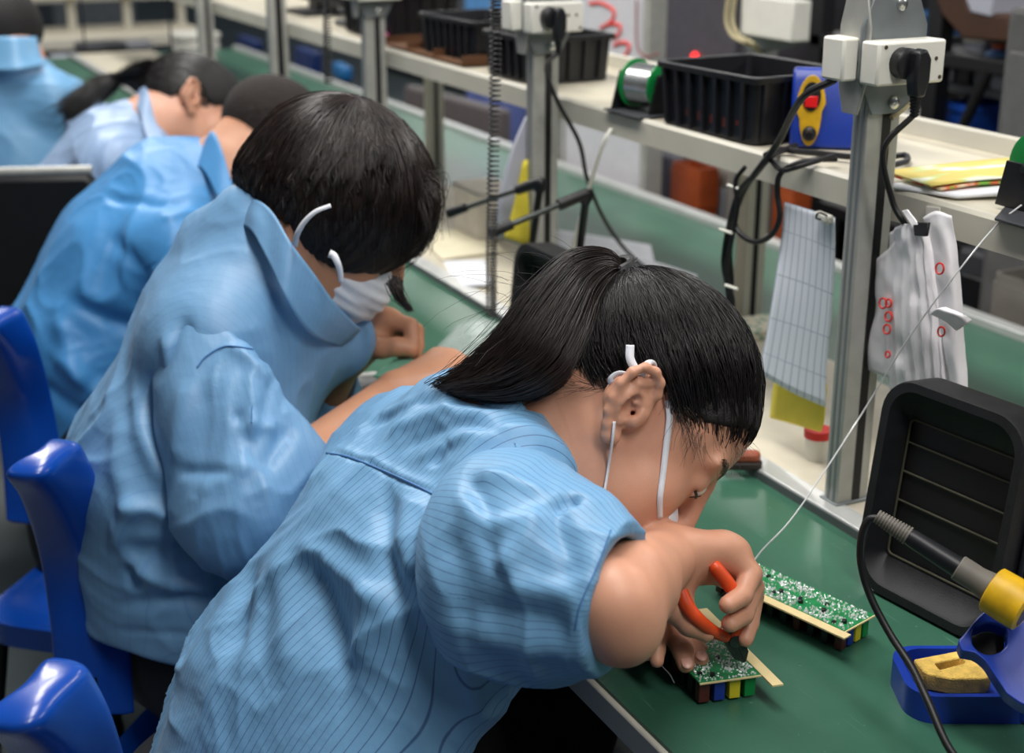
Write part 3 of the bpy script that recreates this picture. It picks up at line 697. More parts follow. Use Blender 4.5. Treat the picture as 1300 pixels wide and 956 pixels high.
# ================================================================== hanging from the shelf
# ruled checklist
def mat_ruled():
    m = bpy.data.materials.new('ruled_paper'); m.use_nodes = True; nt = m.node_tree; N = nt.nodes; L = nt.links; b = N['Principled BSDF']; b.inputs['Roughness'].default_value = .8
    a = N.new('ShaderNodeAttribute'); a.attribute_name = 'pu'; c = N.new('ShaderNodeAttribute'); c.attribute_name = 'pv'
    def line(src, period, w):
        d = N.new('ShaderNodeMath'); d.operation = 'DIVIDE'; d.inputs[1].default_value = period; L.new(src.outputs['Fac'], d.inputs[0])
        f = N.new('ShaderNodeMath'); f.operation = 'FRACT'; L.new(d.outputs[0], f.inputs[0])
        l = N.new('ShaderNodeMath'); l.operation = 'LESS_THAN'; l.inputs[1].default_value = w; L.new(f.outputs[0], l.inputs[0]); return l
    l1 = line(a, .0085, .14); l2 = line(c, .045, .022); l3 = line(c, .009, .1)
    mx = N.new('ShaderNodeMath'); mx.operation = 'MAXIMUM'; L.new(l1.outputs[0], mx.inputs[0]); L.new(l2.outputs[0], mx.inputs[1])
    m3 = N.new('ShaderNodeMath'); m3.operation = 'MULTIPLY'; m3.inputs[1].default_value = .0; L.new(l3.outputs[0], m3.inputs[0])
    mm = N.new('ShaderNodeMath'); mm.operation = 'MAXIMUM'; L.new(mx.outputs[0], mm.inputs[0]); L.new(m3.outputs[0], mm.inputs[1])
    mix = N.new('ShaderNodeMix'); mix.data_type = 'RGBA'; mix.inputs['A'].default_value = lin((226, 231, 240)); mix.inputs['B'].default_value = lin((168, 178, 194))
    L.new(mm.outputs[0], mix.inputs['Factor']); L.new(mix.outputs['Result'], b.inputs['Base Color']); return m
def hanging_sheet(name, label, cat, rows, m, th=.0006, parent=None):
    g = patch(rows, 8, 6); v = g.reshape(-1, 3); a, b = g.shape[:2]
    f = np.array([(i * b + j, i * b + j + 1, (i + 1) * b + j + 1, (i + 1) * b + j) for i in range(a - 1) for j in range(b - 1)])
    pu = np.tile(np.linspace(0, .075, b), a); pv = np.repeat(np.linspace(0, .215, a), b)
    o = raw_mesh(name, v, f, m, parent, None if parent is not None else v.mean(0), True, {'pu': pu, 'pv': pv})
    md = o.modifiers.new('solid', 'SOLIDIFY'); md.thickness = th; md.offset = 0
    return tag(o, label, cat) if label else o
XH = 1.066
hanging_sheet('checklist_sheet', 'long ruled paper checklist hanging from the shelf left of near post', 'paper',
    [[PX(996, 256, XH), PX(1028, 266, XH + .004), PX(1060, 276, XH)], [PX(992, 300, XH - .004), PX(1026, 312, XH), PX(1060, 326, XH)], [PX(982, 370, XH - .010), PX(1020, 382, XH - .004), PX(1056, 396, XH)],
     [PX(972, 430, XH - .012), PX(1012, 444, XH - .006), PX(1050, 458, XH)], [PX(963, 474, XH - .014), PX(1005, 498, XH - .008), PX(1048, 517, XH)]], mat_ruled())
hanging_sheet('yellow_card', 'yellow card hanging just below the checklist sheet', 'card',
    [[PX(985, 470, XH + .004), PX(1050, 488, XH + .004)], [PX(980, 508, XH + .006), PX(1046, 532, XH + .006)], [PX(978, 530, XH + .010), PX(1042, 548, XH + .010)]], mat('card_yellow', (224, 206, 66), .7, var=.03), .002)
t = thing('bulldog_clip', 'small white clip holding the checklist sheet to the shelf', 'clip', PX(1046, 276, XH - .006), 'clips on the shelf edge')
MB().obox(PX(1046, 276, XH - .005), unit(V(-.1, -1, 0)), TX, TZ, .030, .010, .011).build('clip_jaw', WHT, t, bevel=.003)
MB().tube(catmull([PX(1042, 279, XH - .010), PX(1036, 276, XH - .02), PX(1040, 270, XH - .02), PX(1050, 274, XH - .010)], 6), .0012, 6).build('clip_lever', STEEL, t)

# white bags on a black clip
def bag_sheet(mb, rows): mb.grid(patch(rows, 10, 10))
bg = thing('white_bag_bundle', 'crumpled white plastic bags with red circles hanging from the shelf', 'bag', PX(1168, 300, 1.06))
X1 = 1.060
def crumple(rows, amp, seed, pleat=0.):
    g = patch(rows, 12, 10); a, b = g.shape[:2]; v = g.reshape(-1, 3)
    d = vnoise(v * 38, seed) * amp + vnoise(v * 90, seed + 1) * amp * .4
    u = np.tile(np.linspace(0, 1, b), a); w = np.repeat(np.linspace(0, 1, a), b)
    d = d + pleat * np.sin(u * 46 + 2 * np.sin(w * 5)) * (0.3 + .7 * np.clip(w * 1.5, 0, 1))
    v = v + np.stack([-d, d * .2, d * .1], 1); return v.reshape(a, b, 3)
mb = MB(); mb.grid(crumple([[PX(1112, 330, X1 - .004), PX(1126, 318, X1 - .012), PX(1142, 300, X1 - .016), PX(1158, 302, X1 - .006)], [PX(1112, 385, X1 - .006), PX(1128, 372, X1 - .016), PX(1146, 366, X1 - .012), PX(1160, 360, X1)], [PX(1104, 430, X1 - .006), PX(1120, 428, X1 - .010), PX(1138, 428, X1 - .006), PX(1152, 420, X1)], [PX(1100, 468, X1 - .004), PX(1116, 476, X1 - .006), PX(1130, 478, X1 - .006), PX(1146, 474, X1)]], .0025, 3)); lb = mb.build('left_bag', CLOTHW, bg, solid=.0006)
mb = MB(); mb.grid(crumple([[PX(1128, 296, X1 - .010), PX(1148, 284, X1 - .022), PX(1166, 290, X1 - .024), PX(1180, 284, X1 - .014)], [PX(1130, 340, X1 - .008), PX(1152, 330, X1 - .024), PX(1176, 330, X1 - .022), PX(1192, 330, X1 - .008)], [PX(1126, 410, X1 - .008), PX(1152, 410, X1 - .022), PX(1182, 410, X1 - .020), PX(1204, 408, X1 - .006)], [PX(1128, 470, X1 - .004), PX(1152, 480, X1 - .014), PX(1184, 492, X1 - .014), PX(1208, 500, X1 - .004)], [PX(1128, 520, X1), PX(1152, 530, X1 - .008), PX(1186, 542, X1 - .008), PX(1210, 550, X1)]], .003, 5, .0022)); mb.build('middle_bag', CLOTHW, bg, solid=.0006)
mb = MB(); mb.grid(crumple([[PX(1172, 276, X1 - .016), PX(1188, 268, X1 - .018), PX(1210, 274, X1 - .012)], [PX(1184, 320, X1 - .014), PX(1202, 320, X1 - .018), PX(1216, 322, X1 - .008)], [PX(1192, 390, X1 - .014), PX(1210, 388, X1 - .016), PX(1222, 392, X1 - .006)], [PX(1200, 450, X1 - .012), PX(1212, 455, X1 - .012), PX(1226, 460, X1 - .002)], [PX(1210, 520, X1 - .008), PX(1222, 530, X1 - .008), PX(1232, 540, X1)]], .002, 8)); mb.build('right_bag', CLOTHW, bg, solid=.0006)
mb = MB(); mb.grid(crumple([[PX(1180, 398, X1 - .028), PX(1190, 392, X1 - .034), PX(1202, 390, X1 - .032)], [PX(1200, 408, X1 - .030), PX(1212, 400, X1 - .036), PX(1222, 398, X1 - .032)], [PX(1214, 420, X1 - .026), PX(1226, 412, X1 - .03), PX(1234, 406, X1 - .026)]], .0015, 9)); mb.build('bag_tie', CLOTHW, bg, solid=.0006)
mb = MB(); mb.grid(crumple([[PX(1146, 268, X1 - .022), PX(1152, 266, X1 - .024)], [PX(1156, 284, X1 - .03), PX(1163, 281, X1 - .03)], [PX(1166, 300, X1 - .03), PX(1172, 297, X1 - .03)]], .001, 12)); mb.build('white_strip', CLOTHW, bg, solid=.002)
for (px, py, r) in ((1193, 341, 7.), (1121, 385, 6.5), (1128, 402, 6.), (1126, 418, 6.), (1128, 385, 5.), (1195, 421, 6.), (1127, 450, 4.)):
    q = [PX(px + r * .72 * math.cos(a), py + r * math.sin(a), X1 - (.027 if px > 1180 else .0195)) for a in np.linspace(0, 2 * math.pi, 17)]
    MB().tube(q, .0011, 5, cap=False).build('printed_circle', RED, bg)
cl = thing('bulldog_clip', 'black clip with a taped tag gripping the white bags', 'clip', PX(1170, 285, 1.055), 'clips on the shelf edge')
MB().prism([PX(1162, 281, X1 - .026), PX(1182, 282, X1 - .026), PX(1179, 300, X1 - .030), PX(1164, 299, X1 - .030)], V(-.004, 0, 0)).build('clip_jaw', RUB, cl, bevel=.001)
MB().prism([PX(1177, 262, SX0 - .002), PX(1194, 264, SX0 - .002), PX(1193, 288, SX0 - .002), PX(1176, 286, SX0 - .002)], V(-.0015, 0, 0)).build('tape_tag', WHT, cl)
MB().prism([PX(1177, 262, SX0 - .002), PX(1194, 264, SX0 - .002), PX(1193, 264, SX0 + .01), PX(1177, 261, SX0 + .01)], V(0, 0, .001)).build('tape_fold', WHT, cl)

# solder wire running from the right-hand spool down to the board
w0 = V(c[0] - .030, c[1] + .004, ZS + .012)
pts = [w0, PZ(1264, 287, ZS + .002), PX(1216, 345, .985), PX(1155, 425, .975), PX(1088, 535, .955), PD(1000, 667, 1.36), PD(955, 712, 1.315), PD(930, 760, 1.30), PD(905, 800, 1.295)]
pts = [w0] + [PX(1264, 287, 1.070)] + [PX(1216, 345, 1.02), PX(1155, 427, 1.01), PX(1088, 535, .99), PD(1010, 652, 1.42), PD(960, 708, 1.335), PD(930, 770, 1.31), PD(905, 815, 1.295)]
tag(MB().tube(catmull(pts, 8), .0009, 6).build('solder_wire', mat('solder_wire', (220, 222, 222), .35, .3, var=0), org=w0), 'thin white solder wire running from the green spool to the held board', 'wire')

# ================================================================== hanging coiled cords
def coil(label, x, y, ztop, zbot, R, turns_fn, kink=None):
    t = thing('coiled_cord', label, 'cord', V(x, y, zbot), 'coiled cords hanging from above')
    pts = []; ph = 0.; z = ztop; dz = .0008
    while z > zbot:
        u = (ztop - z) / (ztop - zbot); ph += 2 * math.pi * dz / turns_fn(u)
        sw = .004 * math.sin(u * 5)
        pts.append((x + sw + R * math.cos(ph), y + R * math.sin(ph), z)); z -= dz
    MB().tube(np.array(pts), .00125, 6).build('coil', RUB, t)
    if kink: MB().ball(V(x, y, ztop - kink), (.009, .009, .006)).build('knot', RUB, t)
    return t
c0 = PD(626, 60, 1.86); ztop = 1.50
x, y = c0[0], c0[1]
coil('long black coiled cord hanging in front of the black fume absorber', x, y, 1.50, .885, .0075, lambda u: .0052 if u < .36 else (.0068 if u < .75 else .0046))
q = PD(418, 60, 2.5); coil('shorter black coiled cord hanging behind the bobbed hair', q[0], q[1], 1.55, q[2] - .065, .0075, lambda u: .0052)
for (px, d, yb, lab) in ((108, 4.6, 62, 'thin straight black cord at the far left by the back bench'), (219, 4.4, 78, 'thin straight black cord hanging above the ponytailed worker'), (356, 3.1, 95, 'thin black cord hanging beside the far grey posts')):
    q = PD(px, yb, d); tp = PD(px - 2, -60, d)
    tag(MB().tube(catmull([V(q[0], q[1], 1.75), V(q[0], q[1], q[2] + .12), q], 6), .0035, 6).build('hanging_cord', RUB, org=q), lab, 'cord', 'thin straight cords')

# ================================================================== cables at the shelf front
def cable(name, label, px, r=.0036, group='black cables by the shelf', ties=(), m=None):
    p = catmull(px, 9); o = tag(MB().tube(p, r, 8).build(name, m or RUB, org=p[0]), label, 'cable', group); return o
F = SX0 - .008
cbt = thing('cable_bundle', 'bundle of black cables with white ties hanging below the shelf', 'cable', PX(925, 330, F - .01), 'black cables by the shelf')
MB().tube(catmull([c1 + V(-.055, .02, -.02), PY(1018, 125, 1.26), PX(988, 180, F - .02), PX(965, 212, F - .02), PX(945, 240, F - .012), PX(932, 275, F - .008), PX(926, 320, F - .006), PX(928, 360, F), PX(922, 395, F)], 10), .0042, 8).build('cable', RUB, cbt)
MB().tube(catmull([PX(1010, 185, F + .05), PX(980, 198, F - .004), PX(958, 222, F - .018), PX(938, 245, F - .016), PX(926, 285, F - .012), PX(919, 330, F - .008), PX(924, 365, F), PX(927, 398, F)], 10), .0040, 8).build('cable', RUB, cbt)
MB().tube(catmull([PX(946, 212, F - .014), PX(934, 230, F - .018), PX(936, 262, F - .016), PX(930, 300, F - .014), PX(922, 345, F - .012), PX(930, 380, F - .006), PX(930, 402, F)], 10), .0032, 8).build('cable', RUB, cbt)
for (px, py) in ((931, 237), (921, 293), (928, 364)):
    MB().tube([PX(px - 7, py - 2, F - .018), PX(px + 8, py + 3, F - .018)], .0022, 6).build('cable_tie', WHT, cbt)
cable('cable', 'black cable looping below the shelf edge left of the checklist', [PX(942, 240, F - .014), PX(932, 262, F - .014), PX(936, 292, F - .012), PX(958, 307, F - .010), PX(980, 298, F - .010), PX(990, 275, F - .010), PX(987, 245, F - .010), PX(990, 222, F - .012), PX(1008, 209, F - .002), PZ(1034, 203, ZS + .008), PZ(1062, 202, ZS + .008)], .0036)
cable('cable', 'black cable lying doubled on the shelf below the yellow panel', [PZ(972, 197, ZS + .005), PZ(990, 190, ZS + .005), PZ(1020, 193, ZS + .006), PZ(1052, 196, ZS + .006), PZ(1080, 199, ZS + .006), PZ(1120, 200, ZS + .006), PZ(1148, 197, ZS + .005), PZ(1150, 205, ZS + .005), PZ(1125, 211, ZS + .005)], .004)
cable('cable', 'black cable drooping over the shelf edge under the blue device', [PZ(1060, 197, ZS + .014), PX(1010, 213, F - .010), PX(992, 216, F - .012), PX(980, 205, F - .012), PX(974, 196, F - .010), PZ(985, 190, ZS + .014)], .0032)

# ================================================================== bench middle: papers, tool arms, strap
sheet('paper_sheet', 'white papers spread on the bench middle right of second post', 'paper', [PZ(702, 292, ZC + .004), PZ(700, 330, ZC + .004), PZ(832, 340, ZC + .004), PZ(826, 312, ZC + .004)], .004, PAPER, 'papers on the bench middle', .002)
sheet('paper_sheet', 'single white sheet on the bench middle near the bent lead', 'paper', [PZ(782, 318, ZC + .010), PZ(770, 338, ZC + .010), PZ(880, 372, ZC + .010), PZ(885, 350, ZC + .010)], .002, PAPER, 'papers on the bench middle', .003)
sheet('paper_sheet', 'white paper near the masked worker beside the coiled cord', 'paper', [PZ(548, 333, ZB + .006), PZ(572, 366, ZB + .006), PZ(625, 362, ZC + .01), PZ(615, 330, ZC + .01)], .003, PAPER, 'papers on the bench middle', .001)
sheet('paper_sheet', 'cream sheet lying behind the coiled cord', 'paper', [PZ(530, 300, ZC + .003), PZ(560, 330, ZC + .003), PZ(640, 320, ZC + .003), PZ(610, 285, ZC + .003)], .003, mat('cream_paper', (226, 218, 190), .8, var=.03), 'papers on the bench middle', .001)
q = PZ(612, 300, ZC); t = thing('white_carton', 'pale rounded carton on the bench behind the coiled cord', 'carton', q)
MB().prism(place2(rrect(.10, .15, .02, 4), V(q[0] + .02, q[1] + .02, ZC), TX, TY), TZ * .10).build('carton_body', mat('carton', (214, 206, 194), .6, var=.04), t, bevel=.008)
MB().prism(place2(rrect(.104, .154, .02, 4), V(q[0] + .02, q[1] + .02, ZC + .085), TX, TY), TZ * .018).build('carton_lid', MATS['carton'], t, bevel=.006)
hanging_sheet('leaning_board', 'white board leaning against the second post', 'board', [[PY(668, 148, 2.02), PY(676, 146, 2.02)], [PY(650, 190, 2.02), PY(676, 195, 2.02)], [PY(634, 250, 2.02), PY(676, 270, 2.02)], [PY(628, 300, 2.03), PY(676, 316, 2.03)]], PALEV, .006)
hanging_sheet('yellow_folder', 'yellow folder leaning on the white board by the second post', 'folder', [[PY(664, 205, 2.008), PY(674, 200, 2.008)], [PY(652, 262, 2.006), PY(674, 258, 2.006)], [PY(640, 302, 2.0), PY(672, 312, 2.0)]], MATS['card_yellow'], .004)
def tool_arm(label, a, b, foot, ra=.0058):
    t = thing('jointed_stand', label, 'tool stand', foot, 'jointed black tool stands')
    d = unit(b - a); L = np.linalg.norm(b - a)
    MB().tube([a, b], .0042, 10).build('rod', STEEL, t)
    MB().tube([a - d * .004, a + d * .032], [.0085, .0075], 12).build('end_sleeve', RUB, t)
    MB().tube(catmull([b - d * .045, b - d * .008, b + d * .002 + V(0, 0, -.002), b + V(.0, 0, -.014) - d * .004], 5), .0085, 12).build('elbow_sleeve', RUB, t)
    MB().tube([b + V(0, 0, -.006), foot + TZ * .004], .0060, 10).build('upright_rod', RUB, t)
    MB().lathe(foot, TZ, [(0, .03), (.006, .03), (.010, .01), (.02, .008)], 20).build('base', RUB, t)
fa = PZ(658, 352, ZC); fb = PZ(722, 338, ZC)
def dn(b, foot): return b
b1 = PD(684, 229, 2.26); b2 = PD(744, 246, 2.08)
tool_arm('black jointed stand with its arm before the white board by the second post', PD(572, 270, 2.30), PD(686, 231, 2.20), V(*PD(662, 345, 2.33)[:2], ZC))
tool_arm('black jointed tool stand with its arm ending beside the long coiled cord', PD(624, 295, 1.98), PD(744, 246, 2.02), V(*PD(722, 345, 2.20)[:2], ZC))
st = catmull([PX(776, 163, SX0 - .004), PX(766, 182, SX0 - .016), PX(752, 225, SX0 - .02), PX(738, 275, SX0 - .02), PX(724, 325, SX0 - .02)], 8)
mb = MB(); mb.grid(np.array([[p + RT * .0032, p - RT * .0032] for p in st]))
tag(mb.build('plastic_strap', WHT, org=st[0], solid=.0015), 'white plastic strap hanging from the shelf by the tool arms', 'strap')
# wooden stamp lying on the trim by the near post
q = PZ(945, 586, ZC + .010); t = thing('stamp', 'small reddish wooden stamp lying near the worker forehead', 'stamp', V(q[0], q[1], ZC))
MB().prism(place2(rrect(.05, .02, .008, 4), V(q[0], q[1] + .004, ZC), RT, V(-RT[1], RT[0], 0)), TZ * .010).build('rubber_pad', mat('pad_dark', (44, 34, 32), .6), t, bevel=.002)
MB().prism(place2(rrect(.048, .018, .008, 4), V(q[0] - .002, q[1] + .004, ZC + .010), RT, V(-RT[1], RT[0], 0)), TZ * .013).build('wood_block', mat('stamp_wood', (150, 74, 48), .5), t, bevel=.004)
q = PZ(1034, 588, ZC); t = thing('small_cup', 'white cup with a red band standing behind the near post', 'cup', V(q[0], q[1], ZC))
q = V(q[0] + .012, q[1] + .012, ZC)
MB().lathe(q, TZ, [(0, .014), (.040, .017), (.040, .015), (.003, .012)], 20).build('cup_body', WHT, t)
MB().lathe(q, TZ, [(.030, .0168), (.030, .0174), (.041, .0180), (.041, .0172)], 20).build('red_band', RED, t)
q = PZ(958, 425, ZC); t = thing('label_packet', 'cream packet with green print on the bench behind the cables', 'packet', V(q[0], q[1], ZC))
MB().box(V(q[0] - .03, q[1] - .03, ZC), V(q[0] + .06, q[1] + .05, ZC + .016)).build('packet_body', mat_print_glare('packet_print', (222, 216, 196), [(90, 150, 120)], (90, 90, 40), .47), t, bevel=.002)
# ================================================================== beyond the bench
def facex(x, p0, p1):
    a, b = PX(*p0, x), PX(*p1, x); return min(a[1], b[1]), max(a[1], b[1]), min(a[2], b[2]), max(a[2], b[2])
BLUEC = mat('bin_blue', (24, 74, 168), .4, var=.1, vscale=8); BLUEN = mat('bin_navy', (20, 44, 96), .5, var=.1, vscale=8); TEAL = mat('bin_teal', (26, 96, 150), .45, var=.1, vscale=8)
CARD = mat('carton_brown', (96, 62, 36), .8, var=.1, vscale=10)
def crate(x, p0, p1, dep, m, name, label, cat, group=None, zfloor=None, lid=True):
    """open-rimmed box standing at distance x behind the bench"""
    y0, y1, z0, z1 = facex(x, p0, p1); z0 = z0 if zfloor is None else zfloor
    t = thing(name, label, cat, (x + dep / 2, (y0 + y1) / 2, z0), group)
    c = V(x + dep / 2, (y0 + y1) / 2, 0); W, D = y1 - y0, dep; h = z1 - z0
    o0 = place2(np.array(rrect(D, W, min(D, W) * .1, 3)) * .94, c + TZ * z0, TX, TY); o1 = place2(rrect(D, W, min(D, W) * .1, 3), c + TZ * z1, TX, TY); i1 = place2(np.array(rrect(D, W, min(D, W) * .1, 3)) * .93, c + TZ * z1, TX, TY); i0 = place2(np.array(rrect(D, W, min(D, W) * .1, 3)) * .88, c + TZ * (z0 + h * .1), TX, TY)
    mb = MB(); mb.grid(np.array([o0, o1, i1, i0]), closed=True); mb.add(o0, [tuple(range(len(o0)))]); mb.add(i0, [tuple(range(len(i0) - 1, -1, -1))]); mb.build('body', m, t)
    r0 = place2(np.array(rrect(D, W, min(D, W) * .1, 3)) * 1.05, c + TZ * (z1 - h * .12), TX, TY); r1 = place2(np.array(rrect(D, W, min(D, W) * .1, 3)) * .98, c + TZ * (z1 - h * .12), TX, TY)
    mb = MB(); mb.ring_prism(r0, r1, TZ * h * .1); mb.build('rim', m, t)
    return t
def cabinet(x, p0, p1, dep, m, m2, name, label, cat, zfloor=0., screen=False, group=None):
    y0, y1, z0, z1 = facex(x, p0, p1); z0 = zfloor
    t = thing(name, label, cat, (x + dep / 2, (y0 + y1) / 2, z0), group)
    MB().box((x, y0, z0 + .04), (x + dep, y1, z1)).build('body', m, t, bevel=.012)
    MB().box((x + .02, y0 + .02, z0), (x + dep - .02, y1 - .02, z0 + .045)).build('plinth', DARKG, t)
    MB().box((x - .012, y0 + (y1 - y0) * .08, z0 + (z1 - z0) * .2), (x, y1 - (y1 - y0) * .08, z1 - (z1 - z0) * .06)).build('front_panel', m2, t, bevel=.004)
    MB().box((x - .03, y0 + (y1 - y0) * .12, z0 + (z1 - z0) * .55), (x - .012, y0 + (y1 - y0) * .16, z0 + (z1 - z0) * .7)).build('handle', ALU, t, bevel=.003)
    return t
# white panel with red painted numbers behind the shelf
XW = 1.80; q0, q1 = PX(706, 150, XW), PX(827, 0, XW)
t = thing('white_board', 'white upright board painted with red numerals behind the shelf', 'board', (XW, (q0[1] + q1[1]) / 2, 0))
yA, yB = PX(716, 60, XW)[1], PX(826, 60, XW)[1]
MB().box((XW, yB, .30), (XW + .03, yA, 1.50)).build('panel', mat('board_white', (206, 206, 212), .45, var=.02), t, bevel=.003)
MB().box((XW - .01, yB - .006, 0), (XW + .04, yB + .02, 1.50)).build('edge_frame', ALU, t, bevel=.002)
MB().box((XW - .01, yA - .012, 0), (XW + .04, yA + .006, 1.50)).build('edge_frame', ALU, t)
def stroke(pts, r): return MB().tube(catmull([PX(600 + x / 3.94, y / 3.94, XW - .002) for x, y in pts], 6), r, 8)
PINK = mat('red_paint', (236, 70, 62), .6, var=0)
stroke([(585, 18), (640, 14), (700, 48), (706, 84), (680, 116), (640, 140), (690, 118), (735, 128), (736, 160), (712, 184), (688, 188)], .0042).build('painted_numeral', PINK, t)
stroke([(706, 228), (740, 212), (778, 220), (780, 252), (744, 296), (706, 330), (745, 332), (784, 334)], .0042).build('painted_numeral', PINK, t)
tag(MB().tube(catmull([PX(808, 0, XW - .01), PX(808, 50, XW - .01), PX(812, 66, XW - .01), PX(822, 72, XW - .012), PX(836, 68, XW - .012)], 6), .0026, 8).build('red_cable', mat('cable_red', (150, 84, 84), .5), org=PX(808, 30, XW - .01)), 'thin reddish cable running down the edge of the white board', 'cable')
# grey test machine with a red lamp
t = cabinet(2.75, (842, -60), (944, 100), .45, mat('machine_dark', (70, 68, 72), .45, var=.08), mat('machine_panel', (96, 92, 98), .4, var=.06), 'test_machine', 'dark grey machine with a red lamp standing beyond the black bin', 'machine')
q = PX(883, 72, 2.735); MB().lathe(q, V(-1, 0, 0), [(0, .014), (.006, .014), (.012, .008)], 16).build('red_lamp', mat('lamp_red', (255, 40, 40), .3, var=0, emit=4.), t)
MB().box((2.66, PX(905, 30, 2.7)[1], PX(905, 95, 2.7)[2]), (2.738, PX(868, 30, 2.7)[1], PX(868, 84, 2.7)[2])).build('tray', DARKG, t, bevel=.004)
# post and socket of the next bench
xb = 1.80
pb = thing('support_post', 'pale post with a white socket box beyond the large black bin', 'post', (xb, PX(962, 60, xb)[1], 0), 'slotted posts along the bench')
yc = PX(962, 60, xb)[1]
MB().box((xb, yc - .030, 0), (xb + .03, yc + .030, 1.5)).build('extrusion', ALU, pb, bevel=.002); MB().box((xb - .001, yc - .005, 0), (xb + .001, yc + .005, 1.5)).build('black_insert', RUB, pb)
sk = thing('power_socket', 'cream socket box with tan cables beyond the large black bin', 'socket', (xb - .03, yc, 1.2), 'sockets on the posts')
zt, zm, zl = PX(962, -8, xb)[2], PX(962, 42, xb)[2], PX(962, 66, xb)[2]; ya, yb_ = PX(948, 20, xb - .04)[1], PX(1012, 20, xb - .04)[1]
MB().box((xb - .05, yb_, zm), (xb - .005, ya, zt)).build('socket_box', WHT, sk, bevel=.004)
MB().prism([V(xb - .004, ya + .02, zm), V(xb - .004, yb_ + .0, zm), V(xb - .004, yc - .03, zl), V(xb - .004, yc + .03, zl)], V(-.004, 0, 0)).build('bracket_plate', ALUD, sk)
MB().box((xb - .02, ya + .005, zm - .004), (xb + .06, ya + .05, zt)).build('side_box', WHT, sk, bevel=.004)
TAN = mat('cable_tan', (190, 178, 140), .5, var=.04)
for dx in (0, 8): MB().tube(catmull([PX(926 + dx, -10, xb - .06), PX(922 + dx, 25, xb - .06), PX(930 + dx, 45, xb - .06), PX(948 + dx, 55, xb - .06), PX(966, 66, xb - .01)], 6), .0045, 8).build('tan_cable', TAN, sk)
# near socket: cream lead curving round the plate
tag(MB().tube(catmull([c1 + V(.045, -.004, -.018), c1 + V(.040, -.006, -.034), c1 + V(.026, -.006, -.050), c1 + V(.006, -.006, -.062)], 6), .0032, 8).build('cream_lead', TAN, org=c1), 'cream lead curving under the near white socket', 'cable')

# rack with clutter at the upper right
t = thing('storage_rack', 'black storage rack at the upper right behind the near post', 'rack', (2.35, 1.7, 0))
BLKF = mat('rack_black', (14, 14, 16), .5, var=.1)
yr = [PX(1188, 100, 2.2)[1], PX(1283, 100, 2.2)[1]]
for y in (yr[0], yr[0] + .40, yr[1] - .12):
    for x in (2.2, 2.62): MB().box((x - .02, y - .022, 0), (x + .02, y + .022, 1.9)).build('upright', BLKF, t, bevel=.003)
for z in (.32, .72, 1.12): MB().box((2.18, yr[1] - .14, z - .03), (2.64, yr[0] + .42, z)).build('rack_shelf', BLKF, t, bevel=.003)
MB().tube([V(2.19, yr[0], .74), V(2.19, yr[1] + .05, 1.10)], .012, 8).build('diagonal_brace', BLKF, t)
def bottle(x, px, py0, py1, r, m, mc, label):
    a = PX(px, py1, x); b = PX(px, py0, x); z0 = a[2]; h = b[2] - z0; o = V(x, a[1], z0)
    t = thing('bottle', label, 'bottle', o, 'bottles on the rack'); MB().lathe(o, TZ, [(0, r * .9), (.01, r), (h * .62, r), (h * .75, r * .5), (h * .82, r * .42)], 18).build('bottle_body', m, t); MB().lathe(o, TZ, [(h * .80, r * .5), (h, r * .5)], 16).build('cap', mc, t)
zr = .72
for i, (p0, p1, m, lab) in enumerate((((1192, 128), (1226, 200), BLUEC, 'bright blue plastic crate on the rack right of the black upright'), ((1228, 168), (1278, 205), TEAL, 'teal blue crate low on the rack beside the grey slab'), ((1132, 146), (1176, 196), TEAL, 'white-topped blue box just right of the near post'), ((1146, 14), (1178, 48), TEAL, 'small dark blue box high on the rack by the near post'))):
    crate(2.24 + .03 * (i % 2), p0, p1, .26, m, 'crate', lab, 'crate', 'crates on the rack')
q = facex(2.22, (1130, 140), (1176, 168)); t = thing('white_box', 'white box lid on the blue crate right of the near post', 'box', (2.28, (q[0] + q[1]) / 2, q[2])); MB().box((2.215, q[0], q[2]), (2.40, q[1], q[3])).build('box_body', WHT, t, bevel=.004); MB().box((2.21, q[0] - .004, q[3] - .012), (2.405, q[1] + .004, q[3] + .002)).build('box_lid', WHT, t, bevel=.003)
q = facex(2.20, (1188, -30), (1286, 54)); t = thing('brown_carton', 'sagging brown carton at the top right on the rack', 'carton', (2.3, (q[0] + q[1]) / 2, q[2]))
MB().prism([PX(1180, -20, 2.17), PX(1196, 20, 2.17), PX(1222, 50, 2.17), PX(1285, 54, 2.17), PX(1280, 20, 2.17), PX(1230, 12, 2.17), PX(1222, -20, 2.17)], V(.25, 0, 0)).build('carton_body', BROWN, t, bevel=.006)
MB().prism([PX(1222, -10, 2.165), PX(1262, -10, 2.165), PX(1258, 22, 2.165), PX(1232, 16, 2.165)], V(.2, 0, 0)).build('pale_flap', PALEV, t, bevel=.004)
q = facex(2.25, (1218, 50), (1250, 88)); t = thing('white_pack', 'pale violet pack hanging below the brown carton', 'pack', (2.3, (q[0] + q[1]) / 2, q[2])); MB().prism([PX(1220, 48, 2.24), PX(1250, 50, 2.24), PX(1246, 88, 2.24), PX(1228, 84, 2.24)], V(.08, 0, 0)).build('pack_body', PALEV, t, bevel=.008); MB().prism([PX(1222, 46, 2.236), PX(1250, 48, 2.236), PX(1249, 56, 2.236), PX(1222, 54, 2.236)], V(.09, 0, 0)).build('pack_seal', WHT, t, bevel=.003)
bottle(2.24, 1265, 55, 86, .026, mat('bottle_blue', (96, 140, 200), .3), ORNG, 'small blue and orange bottle below the brown carton')
q = facex(2.28, (1190, 88), (1272, 128)); t = thing('grey_parts_tray', 'grey tray of parts on the rack under the diagonal brace', 'tray', (2.34, (q[0] + q[1]) / 2, q[2])); MB().box((2.28, q[0], q[2]), (2.5, q[1], q[2] + .02)).build('tray_base', MIDG, t, bevel=.004)
